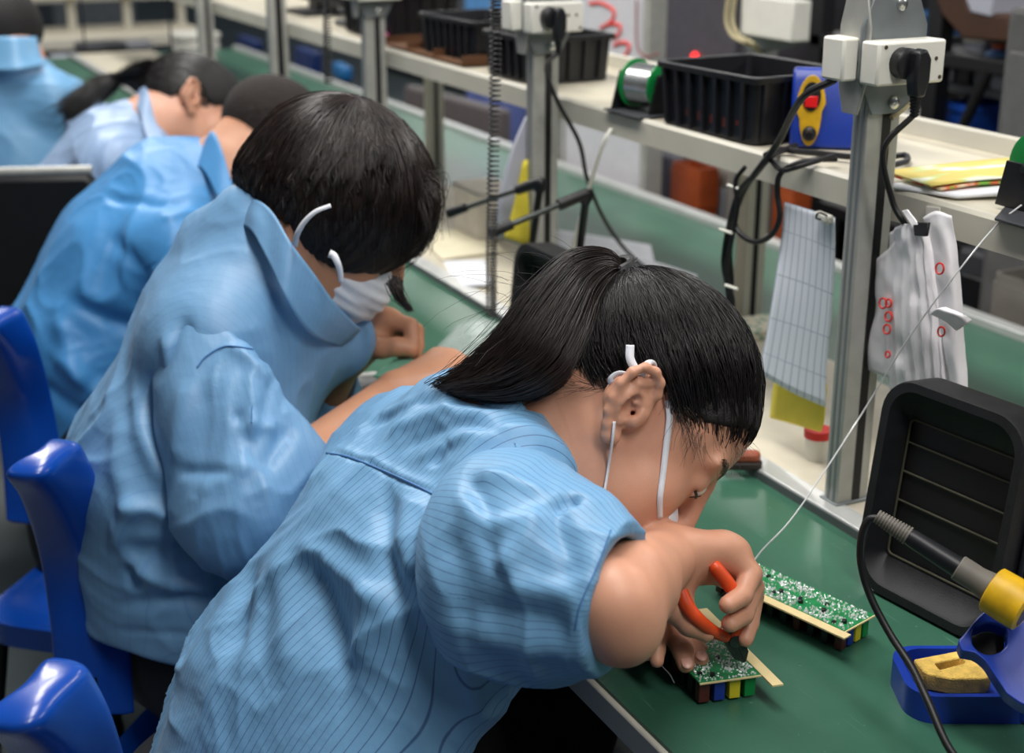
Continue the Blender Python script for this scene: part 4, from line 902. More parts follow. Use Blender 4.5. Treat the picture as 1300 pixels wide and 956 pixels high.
for k in range(4): y = q[0] + (q[1] - q[0]) * (k + .5) / 4; MB().box((2.285, y - .02, q[2] + .02), (2.34 + .02 * k, y + .02, q[2] + .05 + .018 * (k % 3))).build('part_block', (PALEV, MIDG, BLK, PALEV)[k], t, bevel=.004)
t = cabinet(1.95, (1280, 8), (1420, 300), .22, mat('slab_grey', (84, 84, 84), .55, var=.05), mat('slab_grey2', (92, 92, 92), .5, var=.05), 'grey_cabinet', 'tall grey cabinet at the right edge behind the green spool', 'cabinet')
# things on the far side of the bench, seen under the shelf
CHKX = mat('chair_dark_leg', (22, 22, 24), .5)
def farback(x, pts, dep, m, m2, name, label, cat, group=None):
    P_ = [PX(*p, x) for p in pts]; zl = .45
    t = thing(name, label, cat, (x + .1, float(np.mean([p[1] for p in P_])), 0), group)
    MB().prism(P_, V(dep, 0, 0)).build('backrest', m, t, bevel=.012)
    yc = float(np.mean([p[1] for p in P_])); MB().box((x + .05, yc - .2, .42), (x + .45, yc + .2, .47)).build('seat', m2, t, bevel=.01)
    for sx in (.08, .42):
        for sy in (-.17, .17): MB().tube([V(x + sx, yc + sy, .43), V(x + sx, yc + sy, 0)], .012, 8).build('leg', CHKX, t)
    MB().box((x + .02, yc - .03, .44), (x + .05, yc + .03, min(p[2] for p in P_) + .05)).build('back_bar', CHKX, t)

farback(1.96, [(818, 190), (850, 200), (850, 275), (818, 262)], .06, mat('slate', (62, 62, 72), .5), DARKG, 'office_chair', 'dark slate chair back beyond the bench beside the orange bin', 'chair', 'chairs across the bench')
farback(1.95, [(512, 108), (632, 140), (632, 200), (512, 158)], .05, mat('grey_brown', (92, 86, 86), .6), DARKG, 'office_chair', 'grey-brown chair back beyond the bench, left of second post', 'chair', 'chairs across the bench')
ORNG2 = mat('orange_dull', (158, 70, 26), .55, var=.1, vscale=10)
crate(1.90, (853, 205), (884, 300), .06, ORNG2, 'orange_bin', 'orange bin beyond the bench below the shelf, left of the cables', 'bin', 'orange bins', 0.)
crate(1.84, (982, 235), (1002, 320), .05, ORNG2, 'orange_bin', 'orange bin beyond the bench seen beside the checklist sheet', 'bin', 'orange bins', 0.)
cabinet(1.98, (888, 205), (924, 300), .3, mat('mid_beige', (128, 124, 116), .6), MIDG, 'low_cabinet', 'beige-grey cabinet beyond the bench behind the hanging cables', 'cabinet')
cabinet(1.98, (1216, 312), (1300, 420), .16, DARKG, BLK, 'low_cabinet', 'dark cabinet under the shelf right of the white bags', 'cabinet')
crate(1.80, (1262, 345), (1330, 420), .1, mat('taupe', (110, 106, 100), .5), 'taupe_bin', 'taupe bin at the right edge under the shelf', 'bin', None, 0.)
for p0, p1, m, lab in (((372, 58), (396, 100), BLUEN, 'dark blue chair back far along the bench beside the thin coiled cord'), ((300, 44), (322, 66), BLUEN, 'dark blue chair back far along the bench beyond the shelf'), ((420, 78), (434, 104), TEAL, 'blue chair back far along the bench right of the thin coiled cord')):
    farback(1.95, [p0, (p1[0], p0[1] + 8), p1, (p0[0], p1[1] - 8)], .05, m, BLUEN, 'office_chair', lab, 'chair', 'chairs across the bench')
# far part of the shelf
t = thing('monitor', 'black monitor standing far along the shelf', 'monitor', PX(398, 34, 1.2)); y0, y1, z0, z1 = facex(1.2, (362, -40), (432, 24))
MB().box((1.2, y0, SH1 + .03), (1.225, y1, z1)).build('screen_housing', BLK, t, bevel=.005); MB().box((1.2, (y0 + y1) / 2 - .03, SH1), (1.26, (y0 + y1) / 2 + .03, SH1 + .05)).build('stand', BLK, t); MB().box((1.15, (y0 + y1) / 2 - .08, SH1), (1.30, (y0 + y1) / 2 + .08, SH1 + .008)).build('base', BLK, t)
MB().box((1.198, y0 + .012, SH1 + .045), (1.2005, y1 - .012, z1 - .012)).build('screen', mat('screen_off', (8, 9, 11), .15, var=0), t)
t = thing('reel_holder', 'dark reel holder with a white hoop far along the shelf', 'reel', PX(445, 55, 1.14)); y0, y1, z0, z1 = facex(1.16, (428, 8), (468, 52))
MB().box((1.15, y0, SH1), (1.27, y1, SH1 + .01)).build('base', DARKG, t, bevel=.002); MB().lathe(V(1.16, (y0 + y1) / 2, SH1 + .075), TX, [(0, .062), (.004, .064), (.05, .05), (.054, .064), (.058, .062)], 28).build('reel', mat('reel_maroon', (70, 34, 30), .5), t)
MB().tube([V(1.13 + .02 * math.sin(a), y0 - .02 + .055 * math.cos(a), SH1 + .052 + .048 * math.sin(a)) for a in np.linspace(-.6, math.pi * 1.1, 20)], .007, 8).build('white_hoop', WHT, t)
slotted_bin((1.20, 2.98), TY, -TX, .26, .16, .10, 'black parts bin far along the shelf above the bobbed hair')
t = thing('parts_tray', 'brown tray of small parts on the shelf above the bobbed hair', 'tray', V(1.15, 2.62, ZS)); MB().box((1.09, 2.40, ZS), (1.31, 2.80, ZS + .006)).build('tray_base', CARD, t, bevel=.002)
for k in range(4): MB().box((1.088, 2.40 + .1333 * k - .003 * 0, ZS + .006), (1.31, 2.404 + .132 * k, ZS + .02)).build('divider', CARD, t)
t = thing('white_box', 'white and green box on the brown tray above the bobbed hair', 'box', V(1.15, 2.52, ZS + .02)); MB().box((1.12, 2.42, ZS + .0205), (1.24, 2.60, ZS + .045)).build('box_body', mat('box_bluewhite', (206, 214, 226), .5), t, bevel=.003); MB().box((1.118, 2.50, ZS + .021), (1.1195, 2.56, ZS + .04)).build('green_label', mat('label_green', (96, 190, 70), .5), t)
t = thing('pink_pad', 'small pink pad on the shelf beside the brown tray', 'pad', V(1.1, 2.86, ZS)); MB().prism(place2(rrect(.03, .06, .01, 4), V(1.105, 2.86, ZS), TX, TY), TZ * .016).build('pad_body', mat('pink', (208, 84, 140), .6), t, bevel=.003); MB().prism(place2(rrect(.022, .05, .008, 4), V(1.105, 2.86, ZS + .016), TX, TY), TZ * .004).build('pad_top', mat('pink2', (220, 110, 160), .6), t)
# cross benches at the far end
def cross(yw, zt, x0, x1, label, rail=True):
    t = thing('long_bench', label, 'workbench', ((x0 + x1) / 2, yw, 0), 'benches across the far end')
    MB().box((x0, yw, zt - .05), (x1, yw + .6, zt)).build('bench_top', CREAM2, t, bevel=.006); MB().box((x0, yw - .012, zt - .055), (x1, yw, zt - .004)).build('edge_trim', CREAM, t, bevel=.003)
    for x in np.linspace(x0 + .05, x1 - .05, 4):
        MB().box((x - .025, yw + .03, 0), (x + .025, yw + .08, zt - .05)).build('leg', CREAM, t, bevel=.003)
    if rail:
        MB().box((x0, yw + .3, zt + .16), (x1, yw + .5, zt + .20)).build('upper_shelf', CREAM2, t, bevel=.004)
        for x in np.linspace(x0 + .05, x1 - .05, 4): MB().box((x - .02, yw + .38, zt), (x + .02, yw + .42, zt + .16)).build('shelf_support', CREAM, t)
    return t
yw = 7.1; zt = PY(150, 45, yw)[2]; xa, xb2 = PY(20, 45, yw)[0], PY(268, 45, yw)[0]
cross(yw, zt, xa, xb2, 'cream bench crossing the far end behind the ponytailed worker in pale blue')
cross(9.3, .80, -1.5, 3.6, 'cream bench crossing the hall furthest away at the top left')
rg = np.random.default_rng(17)
names = [('tool_box', 'box'), ('parts_tray', 'tray'), ('carton', 'carton'), ('meter', 'meter')]
for i, (px, py, w, h, m, nm, lab) in enumerate(((88, 10, .28, .16, BLK, 'monitor', 'black monitor on the far cross bench, leftmost of the dark shapes there'), (128, 14, .30, .12, BLK, 'tool_case', 'black tool case on the far cross bench below the hanging cords'), (170, 22, .10, .06, PALEV, 'white_roll', 'white roll on the far cross bench at top left'), (205, 24, .16, .08, MIDG, 'grey_meter', 'grey meter on the far cross bench at the right'), (240, 26, .10, .07, PALEV, 'pale_box', 'pale box at the right end of the far cross bench'))):
    q = PY(px, py + 12, yw + .38); z0 = zt + .20; t = thing(nm, lab, nm.replace('_', ' '), V(q[0], yw + .40, z0), 'items on the far cross bench')
    MB().box((q[0] - w / 2, yw + .34, z0), (q[0] + w / 2, yw + .48, z0 + h)).build('body', m, t, bevel=.012); MB().box((q[0] - w * .35, yw + .332, z0 + h * .25), (q[0] + w * .35, yw + .341, z0 + h * .8)).build('face', DARKG if m is not BLK else MIDG, t, bevel=.002); MB().box((q[0] - w * .2, yw + .39, z0 + h), (q[0] + w * .2, yw + .42, z0 + h + .015)).build('handle', RUB, t, bevel=.004)
for i, (px, py, m, nm, lab) in enumerate(((96, 95, PALEV, 'pale_sack', 'pale sack under the far cross bench left of the black ponytail'), (130, 80, DARKG, 'dark_bin', 'dark bin under the far cross bench by the black ponytail'), (118, 112, mat('sage', (120, 138, 124), .6), 'sage_bag', 'sage grey bag under the far cross bench beside the black ponytail'), (165, 78, MIDG, 'grey_bin', 'grey bin under the far cross bench above the bowed head'), (248, 66, WHT, 'white_bin', 'white bin under the far cross bench at its right end'))):
    q = PY(px, py, 6.80 - .32 * (i % 3)); s = .10; t = thing(nm, lab, nm.split('_')[1], V(q[0], q[1], 0), 'bins under the far cross bench')
    zz = q[2] + s * .6
    MB().prism(place2(rrect(s * 2, s * 1.6, .03, 4), V(q[0], q[1], 0), TX, TY), TZ * zz).build('body', m, t, bevel=.02); MB().prism(place2(rrect(s * 2.1, s * 1.7, .03, 4), V(q[0], q[1], zz), TX, TY), TZ * .03).build('lid', m, t, bevel=.008)
# dark machinery closing the view at the back right
for i, (x, y0, y1, h, m, lab) in enumerate(((3.3, 3.4, 5.2, 1.7, mat('mach_a', (30, 31, 35), .5, var=.1), 'tall black machine far behind the shelf right of the white board'), (3.2, .6, 3.2, 1.75, mat('mach_b', (24, 25, 28), .55, var=.1), 'tall black machine far behind the storage rack'), (3.6, 5.5, 7.6, 1.5, mat('mach_c', (92, 90, 110), .5, var=.1), 'violet grey machine far behind the second post'), (4.2, 8.2, 11., 1.5, MIDG, 'grey machine far away behind the shelf end'), (1.9, 12.5, 15, 1.5, mat('mach_d', (110, 116, 122), .5, var=.08), 'pale grey machine furthest away at the top left'))):
    t = thing('machine', lab, 'machine', (x + .35, (y0 + y1) / 2, 0), 'machines at the back of the hall')
    MB().box((x, y0, .05), (x + .7, y1, h)).build('body', m, t, bevel=.02)
    for k in range(2): a = y0 + (y1 - y0) * (.04 + .48 * k); MB().box((x - .015, a, .2), (x, a + (y1 - y0) * .44, h - .12)).build('door_panel', m, t, bevel=.006)
    MB().box((x + .04, y0 + .04, 0), (x + .66, y1 - .04, .05)).build('plinth', BLK, t); MB().box((x - .035, (y0 + y1) / 2 - .08, h * .55), (x - .015, (y0 + y1) / 2 - .05, h * .75)).build('handle', ALU, t, bevel=.003)
y0, y1, z0, z1 = facex(2.4, (590, -40), (640, 42)); t = thing('blue_box', 'blue and violet box behind the coiled cord above the shelf', 'box', (2.45, (y0 + y1) / 2, 0)); MB().box((2.4, y0, 0), (2.6, y1, 1.3)).build('body', mat('box_violet', (96, 110, 170), .5, var=.15, vscale=6), t, bevel=.01); MB().box((2.39, y0 + .02, .9), (2.40, y1 - .02, 1.25)).build('label_panel', mat('box_cyan', (90, 150, 210), .5, var=.1), t)
# items with the second worker
bt = thing('circuit_board', 'small pale green board pinched between the hands of the masked worker', 'circuit board', PD(520, 466, 1.76), 'circuit boards')
q = [PD(474, 477, 1.745), PD(500, 456, 1.775), PD(518, 454, 1.775), PD(548, 462, 1.74), PD(520, 482, 1.715)]
MB().prism(q, V(0, 0, -.0018)).build('board', mat('pale_board', (120, 176, 150), .5, var=.06), bt); MB().prism([p * .7 + np.mean(q, 0) * .3 - TZ * .0019 for p in q], V(0, 0, -.014)).build('component', BLK, bt)
t = thing('grey_pouch', 'folded grey and white pouch on the bench edge by the bobbed-haired worker', 'pouch', PZ(455, 492, ZB))
def zs(x, y, z): return PZ(x, y, z)
mb = MB(); mb.grid(patch([[zs(436, 492, ZB + .02), zs(452, 480, ZB + .045), zs(474, 478, ZB + .03)], [zs(440, 500, ZB + .025), zs(456, 490, ZB + .055), zs(480, 488, ZB + .04)], [zs(446, 515, ZB + .012), zs(462, 508, ZB + .035), zs(486, 505, ZB + .02)], [zs(452, 528, ZB + .004), zs(468, 520, ZB + .006), zs(490, 516, ZB + .006)]], 6, 6)); mb.build('pouch_body', mat('pouch_grey', (112, 112, 112), .7, var=.1, vscale=40), t, solid=.004)
MB().tube(catmull([zs(435, 493, ZB + .024), zs(452, 480, ZB + .05), zs(476, 476, ZB + .034)], 8), .005, 8).build('white_hem', mat('hem_white', (206, 204, 200), .7), t)
t = sheet('clear_sheet', 'translucent plastic sheet lying on the green mat by the coiled cord', 'plastic sheet', [PZ(545, 452, ZB + .003), PZ(582, 411, ZB + .003), PZ(640, 412, ZB + .003), PZ(640, 462, ZB + .003)], .002, mat('clear_plastic', (190, 206, 200), .25, var=.05, alpha=.45), None, .006)
# ================================================================== people
SKIN = mat('skin', (208, 152, 124), .46, var=.035, vscale=28, bump=.08, bscale=700, sss=.12)
SKIN2 = mat('skin_tan', (196, 140, 108), .48, var=.04, vscale=28, bump=.08, bscale=600, sss=.1)
HAIRM = mat('hair_black', (19, 15, 14), .33, var=.25, vscale=60, spec=.5)
HAIRB = mat('hair_brown_black', (32, 22, 18), .36, var=.3, vscale=50, spec=.55)
HAIRS = mat('scalp_hair', (15, 12, 12), .7, var=.25, vscale=200, bump=.5, bscale=700)
TROU = mat('dark_trousers', (14, 15, 22), .75, var=.15, vscale=30)
SHOE = mat('shoe_black', (16, 16, 18), .5, var=.1)
RIB = mat('mask_white', (226, 228, 234), .7, var=.03, vscale=60, bump=.2, bscale=1500)
NAIL = mat('nail', (222, 170, 152), .3, var=.03)
EYEW = mat('eye_white', (222, 214, 206), .2, var=0)
EYED = mat('eye_dark', (22, 14, 12), .15, var=0)

class Head:
    def __init__(s, ear, f2, away, roll=0., side=1, scale=1.):
        """ear: right ear canal in space; f2: (dx, dy) the way the face points in the view; away: how far it turns from the viewer (rad)"""
        a = math.hypot(*f2); fx, fy = f2[0] / a, f2[1] / a
        f = unit((RT * fx - UP * fy) * math.cos(away) + FW * math.sin(away))
        u = RT * fy + UP * fx; u = u + FW * math.tan(roll); u = unit(u - f * (u @ f)); r = np.cross(f, u)
        s.R = np.array([r, f, u]); s.s = scale; s.O = np.asarray(ear) - r * .072 * scale
    def __call__(s, x, y, z): return s.O + (V(x, y, z) * s.s) @ s.R
    def many(s, p): return s.O + (np.asarray(p) * s.s) @ s.R
    def local(s, p): return ((np.asarray(p) - s.O) @ s.R.T) / s.s

def add_head(S, H, ears=True, detail=True, fem=True):
    R, k = H.R, H.s
    def E(c, r, kk=.02, op='+', tilt=None):
        RR = R if tilt is None else tilt @ R
        S.ell(H(*c), V(*r) * k, RR, kk, op)
    E((0, -.014, .045), (.073, .096, .084), .02)
    E((0, .034, .045), (.062, .053, .060), .03)
    E((0, .040, -.012), (.060, .050, .066), .03)
    E((0, .030, -.060), (.048, .052, .042), .03)
    for sx in (-1, 1):
        S.cone(H(sx * .056, .0, -.030), H(sx * .016, .072, -.090), .016 * k, .014 * k, .03)
        E((sx * .036, .066, -.018), (.026, .022, .024), .022)
        E((sx * .033, .0765, .038), (.026, .0065, .009), .016)            # brow
        E((sx * .033, .108, .015), (.018, .018, .011), .016, '-')       # socket
    S.cone(H(0, .094, .024), H(0, .112, -.014), .007 * k, .0105 * k, .014)
    for sx in (-1, 1): S.cone(H(sx * .012, .100, -.020), H(sx * .008, .108, -.018), .006 * k, .006 * k, .006)
    E((0, .090, -.046), (.024, .012, .008), .010); E((0, .088, -.058), (.021, .012, .008), .008)
    E((0, .080, -.090), (.020, .016, .014), .02)
    if detail:
        for sx in (-1, 1):
            E((sx * .033, .0805, .015), (.0155, .0120, .0125), .009)      # lid over the ball
            S.cone(H(sx * .020, .0945, .0085), H(sx * .047, .0865, .0085), .0012 * k, .0012 * k, .003, None, '-')
    if ears:
        for sx in (1, -1): add_ear(S, H, sx)
def ear_frame(H, sx):
    a = math.radians(getattr(H, 'ear_a', 24)); b = math.radians(16)
    back = -H.R[1]; out = H.R[0] * sx; up = H.R[2]
    bk = unit(back * math.cos(a) + out * math.sin(a)); lat = unit(out * math.cos(a) - back * math.sin(a))
    u2 = unit(up * math.cos(b) + bk * math.sin(b)); b2 = unit(bk * math.cos(b) - up * math.sin(b))
    return H(sx * getattr(H, 'ear_x', .074), .0, .0), b2, u2, lat
def add_ear(S, H, sx):
    """e: back, up, outward axes of the ear plate; built as rim, inner rim, bowl, lobe, tragus"""
    o, b2, u2, lat = ear_frame(H, sx); k = H.s * 1.03
    P = lambda x, y, z=0.: o + (b2 * x + u2 * y + lat * z) * k
    rim = [(.000, .016, .001), (-.002, .024, .003), (.004, .033, .006), (.014, .037, .009), (.024, .034, .012), (.030, .024, .013), (.031, .011, .012), (.028, -.002, .010), (.023, -.013, .008), (.016, -.022, .006), (.009, -.029, .004), (.003, -.028, .003)]
    rr = [.0032, .0036, .0039, .0040, .0041, .0042, .0042, .0040, .0040, .0046, .0052, .0042]
    S.ell(P(.013, .008, .001), V(.019, .028, .0045) * k, np.array([b2, u2, lat]), .006)
    S.cone(P(.004, .0, -.006), P(.018, .004, .0), .014 * k, .016 * k, .010)
    S.chain([P(*q) for q in rim], [r * k for r in rr], .0035)
    anti = [(.010, .026, .006), (.019, .020, .009), (.022, .008, .009), (.018, -.006, .008), (.010, -.014, .007)]
    S.chain([P(*q) for q in anti], [v * k for v in (.0022, .0030, .0034, .0034, .0036)], .004)
    S.chain([P(*q) for q in [(.012, .029, .005), (.020, .022, .008)]], [.0024 * k, .003 * k], .004)
    S.ell(P(.007, -.026, .003), V(.008, .008, .004) * k, np.array([b2, u2, lat]), .006)
    S.ell(P(.010, .002, .010), V(.0085, .0115, .0085) * k, np.array([b2, u2, lat]), .004, '-')
    S.chain([P(*q) for q in [(.008, .030, .012), (.021, .028, .0165), (.0258, .014, .018), (.024, .0, .0165)]], [.0022 * k, .0030 * k, .0030 * k, .0022 * k], .003, None, '-')
    S.cone(P(.004, -.001, .008), P(.000, -.002, -.012), .0032 * k, .0030 * k, .002, None, '-')
    S.cone(P(-.002, .003, .004), P(-.001, -.007, .005), .0038 * k, .0040 * k, .005)
    S.cone(P(.0, .012, .003), P(.010, .006, .005), .0022 * k, .0018 * k, .004)

def finger(S, pts, rs, k=.0025, root=.010):
    S.chain(pts, rs, k, k0=root)
def palm(S, w, mcps, thick=.0125, r0=.024, k=.012):
    for m in mcps: S.cone(w, m, r0 * .78, .0125, k)
    m = np.mean(mcps, 0); n = unit(np.cross(mcps[-1] - mcps[0], m - w))
    S.cone(w + (m - w) * .3, w + (m - w) * .86, .030, .034, k, (n, .52))
def rest_hand(S, w, d, n, sx, curl=1.0, spread=1., k=1.):
    """relaxed hand: d towards the fingers, n out of the back of the hand, sx=+1 right hand"""
    d = unit(d); n = unit(n - d * (n @ d)); l = np.cross(d, n) * -sx   # l: towards the thumb
    mc = []; tips = []
    for i, (o, L, a) in enumerate(((.028, .078, .10), (.009, .082, .03), (-.010, .078, -.05), (-.028, .070, -.14))):
        m = w + (d * L + l * o + n * (.004 - abs(i - 1.2) * .002)) * k; mc.append(m)
        l1, l2, l3 = [(.040, .024, .020), (.044, .027, .021), (.041, .026, .021), (.032, .020, .018)][i]
        dd = unit(d + l * a * spread); c1 = .45 * curl; c2 = 1.05 * curl + .1 * i; c3 = 1.45 * curl + .12 * i
        D = lambda c: dd * math.cos(c) - n * math.sin(c)
        p1 = m + D(c1) * l1 * k; p2 = p1 + D(c2) * l2 * k; p3 = p2 + D(c3) * l3 * k
        tips.append((p2, p3, D(c3), [m, p1, p2, p3], [.0100, .0088, .0078, .0068] if i < 3 else [.0088, .0076, .0068, .0060]))
    palm(S, w, mc)
    for t in tips: finger(S, t[3], [r * k for r in t[4]])
    b = w + (d * .022 + l * .022 - n * .004) * k; m = b + (d * .030 + l * .020 - n * .014) * k; i_ = m + (d * .030 + l * .003 - n * .012) * k; tp = i_ + (d * .022 - l * .010 - n * .006) * k
    finger(S, [b, m, i_, tp], [.0155 * k, .0115 * k, .0098 * k, .0075 * k], .004)
    return tips, (i_, tp)
def nail_at(parent, p, d, n, w=.0055, L=.0085):
    d = unit(d); n = unit(n - d * (n @ d)); s = np.cross(d, n)
    MB().ball(p, (w, L, .0012), np.array([s, d, n]), 12, 8).build('fingernail', NAIL, parent)

def skin_body(name, S, h, m, org, it=1, fl=None):
    v, q = S.mesh(h); v = smooth_verts(v, q, it, .4)
    if fl: v = v + vnormals(v, q) * folds(v, fl)[:, None]
    return raw_mesh(name, v, q, m, None, org), v, q

def garment(name, S, h, m, parent, u, foldl=(), noise=.0035, seed=1, nscale=(11, 11, 11), it=2, axis=None, fn=None):
    v, q = S.mesh(h); v = smooth_verts(v, q, it, .5); n = vnormals(v, q)
    d = folds(v, foldl) if len(foldl) else 0.
    w = v * V(*nscale) * .8; w = w + .9 * np.stack([vnoise(w * .8, seed + 5), vnoise(w * .8, seed + 6), vnoise(w * .8, seed + 7)], 1)
    a = 1 - np.abs(vnoise(w, seed)); b = 1 - np.abs(vnoise(w * 2.3 + 9, seed + 1)); c = 1 - np.abs(vnoise(w * 5.1 + 3, seed + 2))
    msk = .35 + .65 * np.clip(vnoise(v * 5 + 2, seed + 8) + .5, 0, 1)
    d = d + noise * msk * ((a ** 4 - .25) * 2.2 + (b ** 4 - .25) * .9 + (c ** 3 - .35) * .25)
    if fn is not None: d = d * 1 + fn(v, n)
    uu = u(v); v2 = v + n * np.asarray(d)[:, None]; v2 = smooth_verts(v2, q, 1, .3)
    return raw_mesh(name, v2, q, m, parent, None, True, {'u': uu}), v, q

from mathutils.bvhtree import BVHTree
class Hit:
    """finds where a line of sight meets a body, so that seams and folds can be laid on its surface"""
    def __init__(s, v, q): s.t = BVHTree.FromPolygons([tuple(p) for p in v], [tuple(map(int, f)) for f in q])
    def __call__(s, px, py, off=.0):
        r = unit(ray(px, py)); h = s.t.ray_cast(Vector(CAM), Vector(r))
        if h[0] is None:
            n = s.t.find_nearest(Vector(PD(px, py, 1.3))); return V(*n[0])
        return V(*h[0]) - r * off
    def line(s, pts, n=6, off=.0, jump=.05):
        c = catmull([V(x, y, 0) for x, y in pts], n); out = [s(x, y, off) for x, y, _ in c]; return out
def hl(hit, pts, n=5): return hit.line(pts, n)
def near(t, p, off=0.):
    l, n, i, d = t.find_nearest(Vector(p)); return V(*l) + V(*n) * off

def collar(parent, c, axis, front, R, hgt, leaf, m, spread=.3, lift=0., a0=-2.6, a1=2.6, name='collar', tilt=0., squash=.85, drop=.0):
    """shirt collar: a stand round the neck turned over into a leaf that opens at the front"""
    axis = unit(axis); front = unit(front - axis * (front @ axis)); side = np.cross(axis, front)
    rows = []; A = np.linspace(a0, a1, 33)
    prof = [(0., 0.), (.5, hgt * .55), (.9, hgt * .98), (1.25, hgt * 1.02), (1.7, hgt * .8), (2.4, hgt * .8 - leaf * .5), (3.0, hgt * .8 - leaf)]
    for k, (o, z) in enumerate(prof):
        row = []
        for a in A:
            fr = abs(a) / max(abs(a0), a1)                 # 0 at the back of the neck, 1 at the front opening
            off = o * .006 + max(0, o - 1.25) * .010 * (1 + spread * fr * 3)
            zz = z - drop * fr ** 2 - max(0, o - 1.7) * .012 * fr
            d = -front * math.cos(a) * squash + side * math.sin(a)
            row.append(np.asarray(c) + d * (R * (1 + .18 * fr * spread) + off) + axis * (zz + lift) + front * (fr ** 3 * .03))
        rows.append(row)
    g = np.array(rows); v = g.reshape(-1, 3); b = len(A)
    f = np.array([(i * b + j, i * b + j + 1, (i + 1) * b + j + 1, (i + 1) * b + j) for i in range(len(prof) - 1) for j in range(b - 1)])
    uu = np.repeat(np.arange(len(prof)) * .007, b)
    o = raw_mesh(name, v, f, m, parent, None, True, {'u': uu})
    md = o.modifiers.new('solid', 'SOLIDIFY'); md.thickness = .0022; md.offset = 0
    md = o.modifiers.new('sub', 'SUBSURF'); md.levels = md.render_levels = 2
    return o

def ribbon(pts, w, parent, name, m, nrm, th=.0008, n=8, taper=1.):
    c = catmull(pts, n); t = np.gradient(c, axis=0); rows = []
    for i in range(len(c)):
        nn = np.asarray(nrm(c[i]) if callable(nrm) else nrm, float); s = unit(np.cross(unit(t[i]), nn)); ww = w * (1 + (taper - 1) * i / len(c)); rows.append([c[i] + s * ww / 2, c[i] - s * ww / 2])
    mb = MB(); mb.grid(np.array(rows)); return mb.build(name, m, parent, solid=th)

def legs(parent, hip, knee, floor_z=.0, gap=.085, m=TROU, seat=.45):
    """sitting trousers and shoes"""
    S = SDF(); hip = V(*hip); fw_ = unit((V(*knee) - hip) * V(1, 1, 0)); sd = V(-fw_[1], fw_[0], 0)
    S.cone(hip + sd * .07, hip - sd * .07, .125, .125, .03, (V(0, 0, 1), .88))
    sh = []
    for s in (-1, 1):
        h_ = hip + sd * s * gap - V(0, 0, .02); k_ = V(*knee) + sd * s * (gap + .02); an = k_ * V(1, 1, 0) + fw_ * (-.06) + V(0, 0, .09)
        S.cone(h_, k_, .086, .062, .03); S.cone(k_, an, .062, .052, .02)
        sh.append((an, s))
    v, q = S.mesh(.009); n = vnormals(v, q); v = v + n * (vnoise(v * 14, 3) * .004)[:, None]
    raw_mesh('trousers', v, q, m, parent)
    for an, s in sh:
        S = SDF(); b = an * V(1, 1, 0) + V(0, 0, .035)
        S.cone(b - fw_ * .04, b + fw_ * .12, .036, .030, .02, (V(0, 0, 1), .8)); S.cone(an, b, .038, .04, .02); S.half(V(0, 0, .003), V(0, 0, -1))
        v, q = S.mesh(.006); raw_mesh('shoe', v, q, SHOE, parent)

def scalp_points(n, rg, ok):
    out = []
    while len(out) < n:
        p = rg.normal(size=(n * 2, 3)); p /= np.linalg.norm(p, axis=1)[:, None]
        out += [q for q in p if ok(q)]
    return np.array(out[:n])
CR_C, CR_R = V(0, -.014, .045), V(.073, .096, .084)
def on_scalp(d, off):
    """point on the scalp in head coordinates in direction d from the skull centre"""
    d = np.asarray(d); r = CR_R + off
    t = 1 / np.sqrt(((d / r) ** 2).sum(-1)); return CR_C + d * t[..., None]
F_C, F_R = V(0, .034, .045), V(.062, .053, .060)
def on_scalp2(d, off):
    d = np.asarray(d); t1 = 1 / np.sqrt(((d / (CR_R + off)) ** 2).sum(-1))
    r = F_R + off; o = (CR_C - F_C) / r; e = d / r; a = (e * e).sum(-1); b = (e * o).sum(-1); c = (o * o).sum() - 1; D = b * b - a * c
    t2 = np.where(D > 0, (-b + np.sqrt(np.maximum(D, 0))) / a, 0)
    return CR_C + d * np.maximum(t1, t2)[..., None]
def hair_cap(H, hline, off, h, m, parent, grow=1., name='hair', extra=None, disp=0.0006):
    """close-fitting hair following the skull down to a hairline z > hline(y)"""
    S = SDF(); R = H.R; k = H.s
    S.ell(H(*CR_C), (CR_R + off) * k, R, .02); S.ell(H(0, .034, .045), (V(.062, .053, .060) + off) * k, R, .03)
    if extra: extra(S)
    def fn(Q):
        p = ((Q - H.O) @ R.T) / k; return (hline(p[..., 1], np.abs(p[..., 0])) - p[..., 2]) * .7 * k
    S.ops.append(('cut', fn, None, None, .006))
    v, q = S.mesh(h); n = vnormals(v, q)
    if disp: v = v + n * (vnoise(v * 260, 4) * disp)[:, None]
    return raw_mesh(name, v, q, m, parent), v, q

def stuff_hair(name, P_, r0, r1, m, parent):
    v, f = strands(np.array(P_), r0, r1); o = raw_mesh(name, v, f, m, parent); o['kind'] = 'stuff'; return o
# ------------------------------------------------------------------ front worker: ponytail, cutting leads with orange pliers
H1 = Head(PD(807, 527, 1.250), (.557, .83), -.05, 0.07, scale=1.02)
C1 = cloth_mat('work_shirt_striped', (112, 161, 200), (40, 66, 116), .7, .0066, .06)
NB1 = V(.535, 1.125, .950)
RS1, LS1 = V(.492, 1.010, .915), V(.520, 1.285, .890)
E1, W1 = PD(789, 794, 1.100), PD(850, 706, 1.275)
def c4(x, y, d): return PD(740 + x / 3.983, 640 + y / 3.983, d)
S = SDF()
H1.ear_a = 12; H1.ear_x = .079
add_head(S, H1)
for sx in (-1, 1): S.ell(H1(sx * .026, .026, -.060), V(.036, .046, .042) * H1.s, H1.R, .03); S.ell(H1(sx * .022, .052, -.052), V(.034, .036, .036) * H1.s, H1.R, .03)
S.cone(H1(0, -.030, -.030), NB1, .052, .058, .03); S.cone(H1(0, .0, -.05), NB1 + V(.03, 0, -.01), .040, .052, .03)
